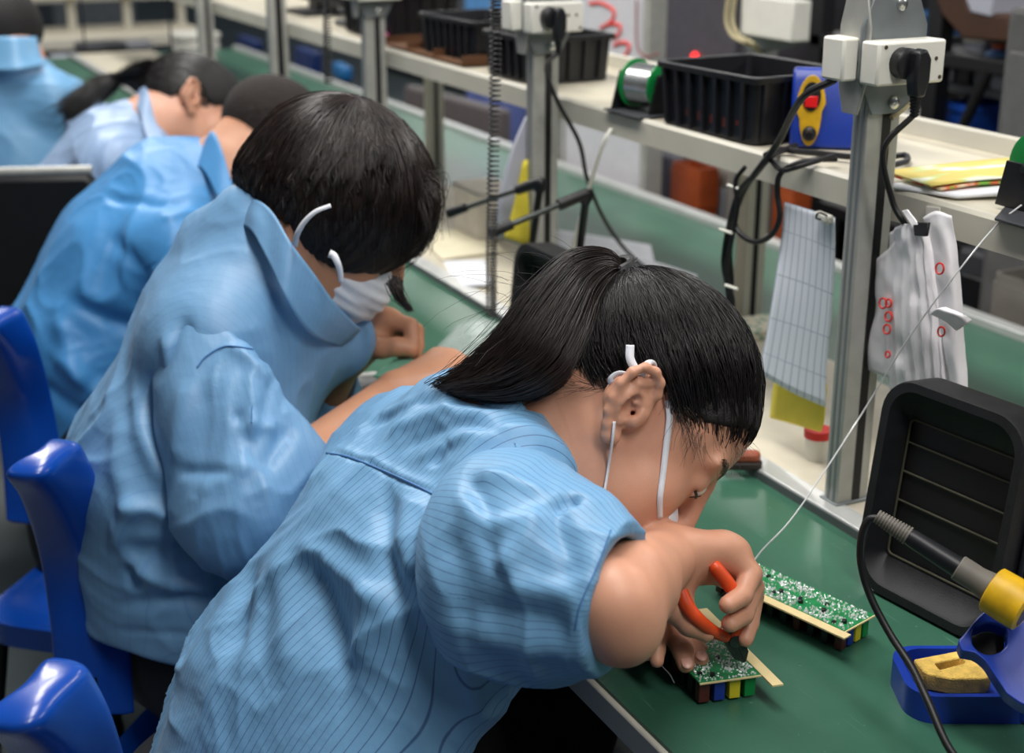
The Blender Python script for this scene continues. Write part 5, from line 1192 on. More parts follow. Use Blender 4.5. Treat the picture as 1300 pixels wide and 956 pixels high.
S.cone(NB1, V(.47, 1.14, .86), .07, .10, .04, (TY, 1.2)); S.cone(V(.47, 1.14, .86), V(.37, 1.16, .72), .10, .10, .04, (TY, 1.2))
S.cone(NB1 + V(-.02, 0, -.03), RS1 + V(0, .03, -.01), .05, .05, .04); S.cone(NB1 + V(-.02, 0, -.03), LS1 + V(0, -.03, -.0), .05, .05, .04)
# right arm: upper arm comes towards the elbow, forearm turns away to the wrist
M1 = PD(806, 748, 1.165)
S.cone(RS1, E1, .044, .029, .02); S.cone(E1, M1, .0265, .0295, .02); S.cone(M1, W1, .0295, .0222, .015); S.cone(PD(800, 730, 1.135), W1, .029, .0222, .02); S.cone(PD(778, 762, 1.09), M1, .034, .029, .02)
# left arm, reaching to the board
E1L, W1L = V(.640, 1.265, .800), PD(806, 792, 1.37)
S.cone(LS1, E1L, .046, .038, .03); S.cone(E1L, W1L, .038, .024, .02)
# right hand
mc = [c4(700, 225, 1.280), c4(738, 262, 1.292), c4(745, 300, 1.305), c4(700, 330, 1.315)]
for m_ in mc: S.cone(W1, m_, .0215, .0135, .014)
S.cone(W1 + (mc[1] - W1) * .2, W1 + (mc[1] - W1) * .85, .026, .028, .012, (unit(np.cross(mc[3] - mc[0], mc[1] - W1)), .55))
fing = [([mc[0], c4(848, 352, 1.278), c4(806, 462, 1.262), c4(735, 508, 1.252)], [.0125, .0108, .0096, .0084]),
        ([mc[1], c4(858, 420, 1.290), c4(812, 560, 1.272), c4(745, 604, 1.260)], [.0125, .0108, .0094, .0082]),
        ([mc[2], c4(858, 465, 1.304), c4(842, 600, 1.292), c4(822, 682, 1.282)], [.0120, .0105, .0090, .0074]),
        ([mc[3], c4(835, 470, 1.318), c4(818, 585, 1.312), c4(790, 640, 1.305)], [.0110, .0095, .0082, .0070])]
for p_, r_ in fing: finger(S, p_, r_, .0016, .010)
th = [c4(450, 360, 1.272), c4(462, 510, 1.270), c4(540, 600, 1.268), c4(622, 652, 1.270)]
finger(S, th, [.0185, .0140, .0115, .0085], .006, .012)
S.cone(c4(430, 330, 1.275), c4(450, 470, 1.275), .020, .016, .014)
# left hand holding the board down
wl = W1L; ml = [c4(392, 590, 1.335), c4(420, 612, 1.345), c4(440, 640, 1.355), c4(446, 660, 1.365)]
for m_ in ml: S.cone(wl, m_, .021, .0125, .012)
lf = [([ml[0], c4(372, 665, 1.310), c4(372, 735, 1.296), c4(374, 792, 1.290)], [.0115, .0098, .0086, .0066]),
      ([ml[1], c4(470, 672, 1.325), c4(505, 740, 1.305), c4(520, 808, 1.296)], [.0120, .0108, .0100, .0084]),
      ([ml[2], c4(520, 676, 1.340), c4(560, 720, 1.322), c4(594, 782, 1.310)], [.0120, .0106, .0096, .0080]),
      ([ml[3], c4(510, 660, 1.36), c4(560, 690, 1.345), c4(600, 740, 1.335)], [.0105, .0090, .0080, .0068])]
for p_, r_ in lf: finger(S, p_, r_, .002, .010)
finger(S, [wl, c4(280, 690, 1.335), c4(300, 725, 1.316), c4(330, 742, 1.305)], [.0165, .0125, .0110, .0092], .006, .012)
p1, v1, q1 = skin_body('person', S, .0017, SKIN, V(.3, 1.16, 0), fl=[([PD(850, 682, 1.25), PD(853, 705, 1.245), PD(848, 742, 1.25)], .0035, -.0022), ([PD(861, 690, 1.255), PD(862, 712, 1.25), PD(857, 738, 1.255)], .002, -.0009)])
tag(p1, 'person with a ponytail and white ear-loop mask bending over a board with orange cutters', 'person', 'shop-floor workers in blue shirts')

# nails
for (a, b, n_) in ((fing[0][0][2], fing[0][0][3], None), (lf[2][0][2], lf[2][0][3], 1), (lf[1][0][2], lf[1][0][3], 1)):
    d = unit(b - a); nn = unit(-FW + UP * .8); nn = unit(nn - d * (nn @ d))
    if n_: nail_at(p1, b + nn * .0074 + d * .002, d, nn, .0052, .0068)

# eyes, lids, brow
for sx in (-1, 1):
    e = MB().ball(H1(sx * .033, .0812, .0135), .0128 * H1.s, None, 20, 14).build('eye', EYEW, p1)
    dgl = unit(H1.R[1] * 1 - H1.R[2] * .55); MB().lathe(H1(sx * .033, .0812, .0135) + dgl * .0118 * H1.s, dgl, [(0, .0058), (.0008, .0056), (.0012, .002)], 18).build('iris', EYED, e)
rg = np.random.default_rng(4)
_h1 = Hit(v1, q1)
for sx in (-1, 1):
    P_ = []
    for i in range(90):
        u = rg.random(); b0 = V(sx * (.014 + .040 * u), .094 - .018 * u ** 2, .0385 + .005 * math.sin(u * 2.4)) + rg.normal(size=3) * V(.001, .0, .0020)
        P_.append([near(_h1.t, H1(*b0), .0003), near(_h1.t, H1(*(b0 + V(sx * .004, 0, .0012))), .0010), near(_h1.t, H1(*(b0 + V(sx * .008, -.001, .0012))), .0008)])
    stuff_hair('eyebrow', P_, .00040, .00014, HAIRM, p1)
    lid = [H1(sx * (.033 + .0145 * a), .0805 + .0127 * math.sqrt(max(0, 1 - (a * .0145 / .0155) ** 2)), .0078 + .0012 * a * a) for a in np.linspace(-.45, .92, 11)]
    MB().tube(lid, np.interp(np.arange(11), [0, 3, 10], [.0004, .0013, .0015]), 8).build('lash_line', HAIRM, p1)

# ---- hair: skull cap, combed strands gathered in the tie, ponytail falling over the collar
HLY = [-.13, -.09, -.06, -.034, -.012, .004, .02, .04, .06, .08, .092, .1]; HLZ = [-.070, -.052, -.030, -.004, .034, .040, .038, .042, .064, .088, .102, .13]
hl1 = lambda y, x: np.interp(y, HLY, HLZ)
hair1, vh, qh = hair_cap(H1, lambda y, x: hl1(y, x) + .005, .0030, .0026, HAIRS, p1)
TIE = PD(800, 354, 1.335); TL = H1.local(TIE)
rg = np.random.default_rng(21); td = unit((TL - CR_C) / 1.0)
ok = lambda d: (lambda p: p[2] > hl1(p[1], abs(p[0])) - .003)(CR_C + d * .088)
D0 = scalp_points(3400, rg, ok)
# extra roots all along the hairline so that the edge is drawn by hairs
ed = []
for i in range(900):
    y = rg.uniform(-.10, .09); z = float(np.interp(y, HLY, HLZ)) + rg.normal() * .0060; xx = 1 - ((y + .014) / .097) ** 2 - ((z - .045) / .085) ** 2
    if xx > .0: ed.append(unit(V((1 if rg.random() < .75 else -1) * math.sqrt(xx) * .074, y + .014, z - .045)))
D0 = np.concatenate([D0, np.array(ed)])
P_ = []
for d in D0:
    off = .0040 + rg.random() * .0030; w = rg.normal() * .10; w2 = rg.normal() * .06
    M = 12; pth = []
    tgt = unit(td + rg.normal(size=3) * .05)
    for k in range(M):
        u = k / (M - 1); dd = unit(d * (1 - u) + tgt * u + np.cross(d, tgt) * (w * math.sin(math.pi * u) * .5 + w2 * math.sin(2 * math.pi * u) * .2))
        rise = np.linalg.norm(TL - on_scalp(td, .0)) * max(0, (u - .72) / .28) ** 1.5
        pth.append(on_scalp2(dd, off * (1 + .8 * math.sin(math.pi * u))) + td * rise)
    pth[-1] = TL + rg.normal(size=3) * .005
    P_.append(H1.many(np.array(pth)))
P_ = np.array(P_)
v, f = strands(P_, .00042, .00030); raw_mesh('combed_hair', v, f, HAIRM, p1)
# baby hairs round the temple and nape
P_ = []
for i in range(520):
    y = rg.choice([rg.uniform(.0, .088), rg.uniform(-.10, -.03), rg.uniform(.07, .095)]); z = float(np.interp(y, HLY, HLZ)); xx = 1 - ((y + .014) / .097) ** 2 - ((z - .045) / .085) ** 2
    if xx <= 0: continue
    p = V(math.sqrt(xx) * .075 * (1 if rg.random() < .85 else -1), y, z); L = rg.uniform(.012, .034)
    d = unit(V(rg.normal() * .3 + np.sign(p[0]) * .25, .5 if y > 0 else -.2, -.8) + rg.normal(size=3) * .35)
    a = unit(V(np.sign(p[0]) * .4, .6 if y > 0 else -.7, rg.normal() * .4))
    P_.append(H1.many([p, p + d * L * .4 + V(np.sign(p[0]) * .004, 0, 0), p + d * L * .75 + a * L * .15 + V(np.sign(p[0]) * .005, 0, 0), p + d * L + a * L * .35 + V(np.sign(p[0]) * .005, 0, 0)]))
stuff_hair('loose_hair', P_, .00022, .0001, HAIRM, p1)
# ponytail
up_g = [TIE, PD(772, 322, 1.345), PD(722, 326, 1.345), PD(672, 372, 1.335), PD(630, 425, 1.325), PD(585, 470, 1.315), PD(548, 494, 1.310)]
mid_g = [TIE, PD(776, 336, 1.330), PD(735, 348, 1.310), PD(700, 398, 1.290), PD(668, 448, 1.275), PD(615, 482, 1.280), PD(556, 497, 1.290)]
lo_g = [TIE, PD(780, 352, 1.330), PD(757, 385, 1.300), PD(742, 432, 1.275), PD(712, 482, 1.262), PD(652, 508, 1.268), PD(590, 505, 1.280)]
G = np.array([catmull(g, 5) for g in (up_g, mid_g, lo_g)]); M = G.shape[1]; tt = np.linspace(0, 1, M)
P_ = []
for i in range(2600):
    a = rg.random(); c = G[0] * (1 - a) ** 2 + G[1] * 2 * a * (1 - a) * 1.0 + G[2] * a * a
    b = rg.normal() * .6; depth = unit(FW * .8 + UP * -.1); ph = rg.random() * 6; cut = rg.uniform(.78, 1.)
    lat = np.cross(unit(G[1][M // 2] - G[1][M // 2 - 3]), depth)
    pth = c + depth * ((.003 + .026 * np.sin(np.pi * np.clip(tt * .9, 0, 1))) * b)[:, None] + lat * (.0045 * np.sin(tt * 7 + ph) * tt + rg.normal() * .004 * tt)[:, None]
    pth = np.stack([np.interp(np.linspace(0, cut, M), tt, pth[:, k]) for k in range(3)], 1); pth[0] = TIE + rg.normal(size=3) * .004; pth[1] = pth[1] * .6 + (TIE + (pth[1] - TIE) * .8) * .4
    P_.append(pth)
v, f = strands(np.array(P_), .00048, .00026); raw_mesh('ponytail', v, f, HAIRB, p1)
P_ = []
for i in range(70):                                     # flyaways over the ponytail
    s = PD(rg.uniform(620, 760), rg.uniform(330, 470), 1.29); d = unit(RT * rg.uniform(-1, -.2) + UP * rg.uniform(-.6, .9) + FW * rg.normal() * .3); L = rg.uniform(.03, .075)
    P_.append([s + d * L * k / 5 - UP * .35 * L * (k / 5) ** 2 + RT * .1 * L * math.sin(k) for k in range(6)])
stuff_hair('loose_hair', P_, .0002, .00012, HAIRB, p1)
# hair tie: wound black elastic
axt = unit(G[1][4] - G[1][1]); x_, y_, _ = frame_of(axt)
mb = MB()
for k in range(3):
    o = TIE + axt * (.004 + .005 * k); mb.tube([o + (x_ * math.cos(a) * .0150 + y_ * math.sin(a) * .0130) + axt * .003 * math.sin(a * 2 + k) for a in np.linspace(0, 2 * math.pi, 21)], .0044, 8, cap=False)
mb.build('hair_tie', RUB, p1)

# ---- mask: ear loops with a bow, and the corner of the mask showing under the cheek
eo, eb, eu, elat = ear_frame(H1, 1)
PE = lambda px, py, d: PD(px, py, d)
hit1 = Hit(v1, q1)
def skin_line(pts, off): return [hit1(x, y, off) for x, y in pts]
msk = ribbon(skin_line([(848, 508), (850, 530), (846, 565), (842, 600), (838, 632), (838, 658)], .0018), .0062, p1, 'mask_strap', RIB, lambda c: -unit(c - CAM) + RT * .25, taper=.8)
ribbon(skin_line([(780, 535), (778, 556), (773, 590), (768, 622), (764, 648)], .003), .0030, p1, 'mask_strap', RIB, lambda c: -unit(c - CAM) + RT * .9)
k_ = PD(812, 479, 1.236)
ribbon([k_, PD(806, 468, 1.234), PD(800, 455, 1.234), PD(800, 438, 1.236)], .0075, p1, 'bow_end', RIB, -FW)
ribbon([k_, PD(800, 477, 1.230), PD(786, 474, 1.230), PD(776, 481, 1.232), PD(780, 488, 1.236), PD(796, 487, 1.236), PD(808, 482, 1.236)], .0060, p1, 'bow_loop', RIB, lambda c: -FW * .7 - UP * .7)
ribbon([k_, PD(816, 472, 1.232), PD(822, 463, 1.232), PD(829, 463, 1.236), PD(828, 472, 1.240)], .0075, p1, 'bow_loop', RIB, lambda c: -FW * .8 - RT * .5)
S = SDF(); S.ell(H1(0, .062, -.052), V(.060, .062, .052) * H1.s, H1.R, .01)
S.ops.append(('cut', lambda Q: (lambda p: np.maximum(.088 - p[..., 1] + np.abs(p[..., 0]) * .0, np.maximum(p[..., 2] + .004, -.105 - p[..., 2])) * H1.s)(((Q - H1.O) @ H1.R.T) / H1.s), None, None, .006))
v, q = S.mesh(.003); raw_mesh('face_mask', v, q, RIB, p1)

# ---- shirt
S = SDF()
S.cone(V(.290, 1.165, .56), V(.355, 1.165, .70), .150, .135, .06, (unit(V(-.9, 0, .43)), .78))
S.cone(V(.355, 1.165, .70), V(.462, 1.145, .855), .135, .125, .06, (unit(V(-.82, 0, .57)), .78))
S.cone(V(.462, 1.135, .862), V(.515, 1.135, .925), .125, .085, .05, (unit(V(-.8, 0, .6)), .75))
S.cone(RS1 + V(-.01, .0, -.012), LS1 + V(-.01, 0, -.012), .060, .062, .05); S.cone(RS1 + V(-.03, .02, -.05), LS1 + V(-.03, 0, -.05), .072, .075, .06)
S.cone(NB1 + V(-.02, .0, -.012), RS1 + V(.0, .01, .0), .058, .056, .04); S.cone(NB1 + V(-.02, 0, -.012), LS1, .058, .058, .04)
S.cone(V(.30, 1.02, .60), V(.44, 1.03, .82), .070, .06, .06)
S.cone(PD(585, 545, 1.36), PD(648, 600, 1.265), .050, .050, .04)
S.half(V(0, 0, .47), V(0, 0, -1))
S.cone(NB1 + V(.0, 0, .03), NB1 + V(.06, 0, .13), .056, .066, .008, None, '-')
_v, _q = S.mesh(.006); hb = Hit(_v, _q)
L_ = lambda pts, w, a: (hb.line(pts, 3), w, a)
cr = lambda pts: [(220 + x / 2.097, 470 + y / 2.097) for x, y in pts]
fl1 = [L_(cr([(410, 218), (520, 250), (600, 290), (692, 328)]), .0028, -.0030), L_(cr([(415, 210), (525, 243), (605, 280), (695, 318)]), .006, .0022),
       L_(cr([(572, 290), (562, 400), (585, 520), (640, 690), (690, 840)]), .013, -.010), L_(cr([(640, 330), (620, 450), (640, 560)]), .016, .008),
       L_(cr([(345, 460), (420, 520), (500, 570), (590, 640)]), .012, .008), L_(cr([(380, 500), (400, 610), (440, 720), (470, 840)]), .016, -.010),
       L_(cr([(300, 470), (300, 590), (310, 700), (330, 840)]), .020, .010), L_(cr([(225, 520), (190, 620), (160, 760)]), .018, -.008), L_(cr([(260, 540), (220, 680), (200, 830)]), .013, .006),
       L_(cr([(540, 560), (520, 660), (500, 800)]), .016, .006),
       L_(cr([(560, 190), (640, 140), (740, 110), (850, 130)]), .007, .0045), L_(cr([(600, 215), (680, 170), (780, 150), (880, 175)]), .006, -.004), L_(cr([(640, 240), (720, 200), (820, 175)]), .006, .004),
       L_(cr([(520, 160), (620, 100), (720, 80)]), .007, -.004), L_(cr([(470, 190), (560, 120), (660, 80)]), .008, .004), L_(cr([(690, 260), (712, 215), (740, 190)]), .008, -.005)]
shirt1, vs, qs = garment('shirt', S, .0034, C1, p1, lambda v: v[:, 1] + .10 * v[:, 0], fl1, .0040, 2, (9, 13, 8))
hs = Hit(*(lambda o: (np.array([tuple(o.data.vertices[i].co) for i in range(len(o.data.vertices))]) + ORG[p1], qs))(shirt1))
def seam(parent, hit, pts, r=.0010, n=16, name='seam', m=None, off=.0006):
    mb = MB(); mb.tube(hit.line(pts, n, off), r, 6); return mb.build(name, m or mat('seam_blue', (70, 118, 170), .7), parent)
seam(shirt1, hs, cr([(408, 220), (470, 232), (560, 268), (640, 304), (697, 333)]), .0011)
# sleeves
def sleeve_sdf(a, b, ra, rb, arm_b, arm_r, cutp, cutn, sag=0., extra=None):
    S = SDF(); S.cone(a, b, ra, rb, .03)
    if extra: extra(S)
    S.half(cutp, cutn, .003)
    S.cone(a + (b - a) * .55, arm_b, arm_r, arm_r, .006, None, '-')
    return S
cp = PD(779, 757, 1.100)
cn = unit(RT * .86 - UP * .18 - FW * .44)
A0, AE = PD(655, 705, 1.180), PD(779, 757, 1.100)
def ex1(S):
    S.cone(PD(668, 745, 1.17), PD(775, 775, 1.105), .082, .043, .05)
    S.cone(PD(632, 655, 1.22), PD(705, 705, 1.16), .052, .046, .05); S.cone(PD(705, 705, 1.16), PD(790, 736, 1.10), .046, .034, .03)
    S.ell(PD(748, 655, 1.13), (.017, .020, .015), None, .02)
S = sleeve_sdf(A0, AE + cn * .03, .070, .045, AE + cn * .06, .0425, cp, cn, 0, ex1)
_v, _q = S.mesh(.006); hb2 = Hit(_v, _q); L_ = lambda pts, w, a: (hb2.line(pts, 3), w, a)
fl2 = [L_(cr([(780, 270), (830, 380), (860, 540)]), .010, -.006), L_(cr([(990, 370), (930, 460), (865, 545)]), .011, .008), L_(cr([(1000, 370), (1040, 460), (1055, 570)]), .010, -.006),
       L_(cr([(880, 560), (970, 590), (1080, 600)]), .009, .005), L_(cr([(760, 330), (840, 410), (960, 400)]), .009, .005), L_(cr([(1010, 380), (1045, 352), (1085, 345)]), .005, -.009),
       L_(cr([(720, 420), (760, 560), (760, 700)]), .016, -.006), L_(cr([(800, 640), (930, 650), (1060, 690)]), .010, -.005), L_(cr([(780, 700), (900, 730), (1100, 760)]), .012, .005), L_(cr([(800, 280), (900, 300), (1000, 340)]), .008, .005),
       L_(cr([(1150, 430), (1120, 530), (1090, 640), (1110, 740)]), .003, -.0018)]
ax_ = unit(AE - A0); un, us, _ = frame_of(ax_)
def u_sl(v):
    w = v - A0; return np.arctan2(w @ us, w @ un) * .075
slv, vv, qq = garment('sleeve', S, .0032, C1, shirt1, u_sl, fl2, .0034, 8, (12, 9, 12))
hsl = Hit(np.array([tuple(p.co) for p in slv.data.vertices]) + ORG[p1], qq)
seam(slv, hsl, cr([(1165, 425), (1130, 520), (1085, 620), (1070, 690)]), .0007)
dl = unit(E1L - LS1)
S = sleeve_sdf(LS1, LS1 + dl * .17, .066, .062, LS1 + dl * .3, .050, LS1 + dl * .155, dl)
garment('sleeve', S, .005, C1, shirt1, lambda v: v[:, 0], (), .003, 9)
g = patch([[PD(585, 486, 1.345), PD(620, 492, 1.315), PD(648, 500, 1.285), PD(664, 516, 1.262), PD(676, 560, 1.235), PD(690, 604, 1.245)],
           [PD(582, 492, 1.335), PD(612, 498, 1.303), PD(638, 508, 1.272), PD(654, 526, 1.248), PD(668, 566, 1.224), PD(682, 606, 1.240)],
           [PD(574, 500, 1.325), PD(602, 508, 1.293), PD(624, 520, 1.262), PD(640, 540, 1.236), PD(658, 576, 1.216), PD(674, 610, 1.235)]], 6, 5)
_a, _b = g.shape[:2]; _v = g.reshape(-1, 3)
co = raw_mesh('collar', _v, np.array([(i * _b + j, i * _b + j + 1, (i + 1) * _b + j + 1, (i + 1) * _b + j) for i in range(_a - 1) for j in range(_b - 1)]), C1, shirt1, None, True, {'u': np.tile(np.linspace(0, .12, _b), _a)})
md = co.modifiers.new('solid', 'SOLIDIFY'); md.thickness = .0022; md.offset = 0
g = patch([[PD(590, 488, 1.350), PD(624, 494, 1.318), PD(651, 502, 1.288), PD(667, 518, 1.265), PD(679, 562, 1.238), PD(697, 614, 1.218)],
           [PD(592, 530, 1.350), PD(620, 540, 1.315), PD(640, 552, 1.285), PD(660, 570, 1.262), PD(675, 600, 1.236), PD(690, 640, 1.218)]], 6, 5)
mb = MB(); mb.grid(g); mb.build('collar_stand', C1, co, solid=.0015)
legs(p1, V(.285, 1.165, .545), V(.70, 1.165, .52))

# ---- orange-handled side cutters in her right hand
pl = thing('cutting_pliers', 'orange-handled side cutters gripped over the circuit board', 'pliers', c4(815, 790, 1.287))
piv = c4(752, 668, 1.284); tip = c4(812, 792, 1.292)
ORP = mat('orange_grip', (216, 74, 28), .42, var=.06, vscale=60)
MB().tube(catmull([c4(655, 300, 1.262), c4(690, 345, 1.262), c4(740, 410, 1.264), c4(775, 470, 1.268), c4(790, 550, 1.274), c4(776, 630, 1.282), piv], 6), np.interp(np.arange(37), [0, 2, 10, 28, 36], [.0045, .0062, .0066, .0056, .0048]), 12).build('handle_grip', ORP, pl)
MB().tube(catmull([c4(492, 405, 1.258), c4(502, 460, 1.256), c4(535, 530, 1.255), c4(595, 595, 1.258), c4(660, 645, 1.270), c4(725, 672, 1.282)], 6), np.interp(np.arange(31), [0, 2, 10, 22, 30], [.0045, .0064, .0072, .0062, .0052]), 12).build('handle_grip', ORP, pl)
jd = unit(tip - piv); jn = unit(-FW + UP * .3); jn = unit(jn - jd * (jn @ jd)); js = np.cross(jd, jn)
LJ = np.linalg.norm(tip - piv)
for s, nm in ((-1, 'jaw'), (1, 'jaw')):
    MB().prism([piv - jd * .008 + js * s * .009 - jn * .004, piv + js * s * .0085 + jd * .008 - jn * .004, piv + jd * LJ * .72 + js * s * .0075 - jn * .004, tip + js * s * .0012 - jn * .004, tip - jn * .004, piv - jn * .004 - jd * .006], jn * .008).build('jaw', STEEL, pl, bevel=.0012)
MB().lathe(piv + jd * .004 + jn * .004, jn, [(0, .006), (.0016, .006), (.0020, .004)], 16).build('pivot', STEEL, pl)
tag(MB().tube(catmull([c4(388, 800, 1.290), c4(410, 830, 1.288), c4(440, 862, 1.285), c4(462, 905, 1.283)], 6), .0006, 6).build('cut_lead', SILV, org=c4(440, 862, 1.285)), 'clipped bare wire sticking out below her left fingers', 'wire')
# ------------------------------------------------------------------ second worker: bobbed hair, mask, pinching a small board
C2 = cloth_mat('work_shirt_faded', (108, 154, 194), (84, 130, 184), .35, .0072, .07)
C3 = cloth_mat('work_shirt_bright', (66, 138, 196), (60, 130, 200), .3, .0075, .1)
C4 = cloth_mat('work_shirt_pale', (142, 168, 202), (120, 150, 200), .3, .0075, .1)
C5 = cloth_mat('work_shirt_sky', (106, 158, 198), (96, 150, 200), .3, .0075, .1)
H2 = Head(PD(410, 284, 1.64), (.82, .57), .2, -.12, scale=1.02)
NB2, RS2, LS2 = PD(352, 312, 1.70), PD(268, 432, 1.62), PD(312, 352, 1.90)
E2, W2 = PD(318, 648, 1.56), PD(503, 498, 1.715)
E2L, W2L = PD(395, 520, 1.88), PD(437, 452, 1.800)
def c8(x, y, d): return PD(380 + x / 5.31, 360 + y / 5.31, d)
S = SDF(); add_head(S, H2)
S.cone(H2(0, -.030, -.030), NB2, .052, .058, .03); S.cone(H2(0, .0, -.05), NB2 + V(.03, 0, -.01), .040, .052, .03)
S.cone(NB2, PD(310, 420, 1.73), .07, .10, .05); S.cone(NB2, RS2, .05, .046, .04); S.cone(NB2, LS2, .05, .046, .04)
S.cone(RS2, E2, .046, .040, .03); S.cone(E2, E2 + (W2 - E2) * .35, .039, .037, .02); S.cone(E2 + (W2 - E2) * .35, W2, .037, .0255, .02)
S.cone(LS2, E2L, .046, .038, .03); S.cone(E2L, W2L, .037, .0265, .02)
tips2, th2 = rest_hand(S, W2, unit(PD(566, 468, 1.745) - W2), unit(UP * .9 - FW * .35), 1, 1.25)
# left hand pinching
ml = [c8(585, 235, 1.79), c8(610, 250, 1.81), c8(600, 290, 1.83), c8(570, 320, 1.84)]
for m_ in ml: S.cone(W2L, m_, .0225, .0135, .014)
S.cone(W2L + (ml[1] - W2L) * .2, W2L + (ml[1] - W2L) * .8, .026, .026, .012)
for pts, rs in (([ml[0], c8(745, 285, 1.780), c8(765, 390, 1.772), c8(768, 468, 1.770)], [.0125, .0108, .0094, .0072]),
                ([ml[1], c8(785, 320, 1.800), c8(795, 420, 1.790), c8(782, 490, 1.780)], [.0125, .0108, .0092, .0074]),
                ([ml[2], c8(765, 350, 1.825), c8(770, 440, 1.815), c8(750, 505, 1.805)], [.0120, .0104, .0090, .0072]),
                ([ml[3], c8(700, 380, 1.840), c8(710, 450, 1.830), c8(690, 510, 1.82)], [.0105, .0092, .0080, .0066])): finger(S, pts, rs, .002, .010)
finger(S, [c8(400, 430, 1.79), c8(560, 432, 1.775), c8(660, 425, 1.768), c8(752, 445, 1.765)], [.0185, .0135, .0118, .0085], .006, .012)
p2, v2, q2 = skin_body('person', S, .0026, SKIN2, V(.35, 1.65, 0))
tag(p2, 'person with bobbed dark hair and white face mask pinching a small board', 'person', 'shop-floor workers in blue shirts')
nail_at(p2, c8(728, 418, 1.762), unit(c8(752, 445, 1.765) - c8(660, 425, 1.768)), -FW + UP * .6, .0055, .0075)
# bobbed hair
HB_C, HB_R = V(0, -.004, .042), V(.096, .114, .100)
HY2 = [-.15, -.10, -.07, -.03, .01, .05, .09, .13]; HZ2 = [-.034, -.036, -.030, -.030, -.046, -.050, -.022, .0]
h2 = lambda y, x: np.interp(y, HY2, HZ2) + np.where(x > .06, 0, .0)
S = SDF(); S.ell(H2(*HB_C), HB_R * H2.s, H2.R, .02); S.ell(H2(0, .02, .02), V(.092, .095, .080) * H2.s, H2.R, .03); S.ell(H2(0, -.07, -.005), V(.066, .048, .048) * H2.s, H2.R, .03)
for sx in (-1, 1): S.ell(H2(sx * .072, -.010, .012), V(.034, .048, .058) * H2.s, H2.R, .03)
S.ops.append(('cut', lambda Q: (lambda p: np.maximum((h2(p[..., 1], np.abs(p[..., 0])) + .006 - p[..., 2]), .94 * (p[..., 1] - .088) + .6 * (.03 - p[..., 2]) - .03) * .7)(((Q - H2.O) @ H2.R.T) / H2.s), None, None, .010))
v, q = S.mesh(.003); n = vnormals(v, q); lp = H2.local(v)
v = v + n * (.0022 * vnoise(np.stack([np.arctan2(lp[:, 0], lp[:, 1] + .03) * 22, lp[:, 2] * 12, lp[:, 1] * 6], 1), 5))[:, None]
raw_mesh('bobbed_hair', v, q, HAIRS, p2); hb_ = Hit(v, q)
rg = np.random.default_rng(33); P_ = []; crown = unit(V(.012, -.045, .10))
for i in range(3800):
    a = rg.uniform(-math.pi, math.pi); M = 12
    x0 = unit(np.cross(crown, V(1, 0, 0))); y0 = np.cross(crown, x0); dr = x0 * math.cos(a) + y0 * math.sin(a); pth = []; off = .001 + .004 * rg.random(); sw = rg.normal() * .12
    t0 = rg.uniform(.05, 1.1) * rg.random(); t1 = t0 + rg.uniform(.7, 1.5)
    for k in range(M):
        t = t0 + (t1 - t0) * k / (M - 1); d = unit(crown * math.cos(t) + dr * math.sin(t) + np.cross(crown, dr) * sw * t * .6 + V(0, .10, 0) * t)
        r = HB_R + off; p = HB_C + d / math.sqrt(((d / r) ** 2).sum())
        lim = float(h2(p[1], abs(p[0]))) - .006 - .008 * rg.random() * 0
        low = lim - .012 * sw * 6 - .004
        if p[2] < low: p[2] = low
        g_ = H2(*p); o_ = near(hb_.t, g_, off + .0006)
        pth.append(o_ if np.linalg.norm(o_ - g_) < .035 else g_)
    P_.append(pth)
v, f = strands(np.array(P_), .00055, .00035); raw_mesh('hair_strands', v, f, HAIRB, p2)
P_ = []
for i in range(160):
    b0 = c8(640 + rg.normal() * 22, -20 + rg.normal() * 20, 1.62); e0 = c8(745 + rg.normal() * 12, 175 + rg.normal() * 10, 1.62)
    m0 = b0 * .5 + e0 * .5 - RT * .004 + rg.normal(size=3) * .002; P_.append(catmull([b0, m0, e0], 4))
stuff_hair('loose_lock', P_, .0006, .0003, HAIRB, p2)
P_ = []
for i in range(150):
    u = rg.random(); s0 = PD(535 - 30 * rg.random(), 175 + 60 * u, 1.66 + .05 * rg.random()); e0 = PD(556 - 60 * (1 - u) + rg.normal() * 8, 290 + 45 * (1 - u) + rg.normal() * 12, 1.66 + .05 * rg.random()); m0 = PD(562 + rg.normal() * 5 - 22 * (1 - u), 225 + 75 * (1 - u) + rg.normal() * 8, 1.64 + .06 * rg.random())
    P_.append(catmull([s0, m0, e0], 5))
stuff_hair('loose_hair', P_, .0004, .0002, HAIRB, p2)
# mask and its loops
S = SDF(); S.ell(H2(0, .058, -.048), V(.062, .064, .054) * H2.s, H2.R, .01)
S.ops.append(('cut', lambda Q: (lambda p: np.maximum(.022 - p[..., 1], np.maximum(p[..., 2] - .004 - .0 * p[..., 1], -.105 - p[..., 2])) * H2.s)(((Q - H2.O) @ H2.R.T) / H2.s), None, None, .006))
v, q = S.mesh(.003); lp = H2.local(v); n = vnormals(v, q); v = v + n * (-.0025 * np.exp(-((lp[:, 2] + .045 + lp[:, 1] * .12) / .004) ** 2) + .0012 * np.sin(lp[:, 2] * 420))[:, None]
raw_mesh('face_mask', v, q, RIB, p2)
ribbon([PD(374, 312, 1.575), PD(378, 296, 1.560), PD(388, 280, 1.548), PD(402, 268, 1.540), PD(420, 261, 1.538)], .0075, p2, 'mask_strap', RIB, lambda c: -FW + UP * .3, taper=.6)
ribbon([PD(418, 322, 1.560), PD(424, 325, 1.555), PD(429, 335, 1.555), PD(432, 346, 1.560), PD(433, 358, 1.566)], .0090, p2, 'mask_strap', RIB, lambda c: -FW, taper=.6)

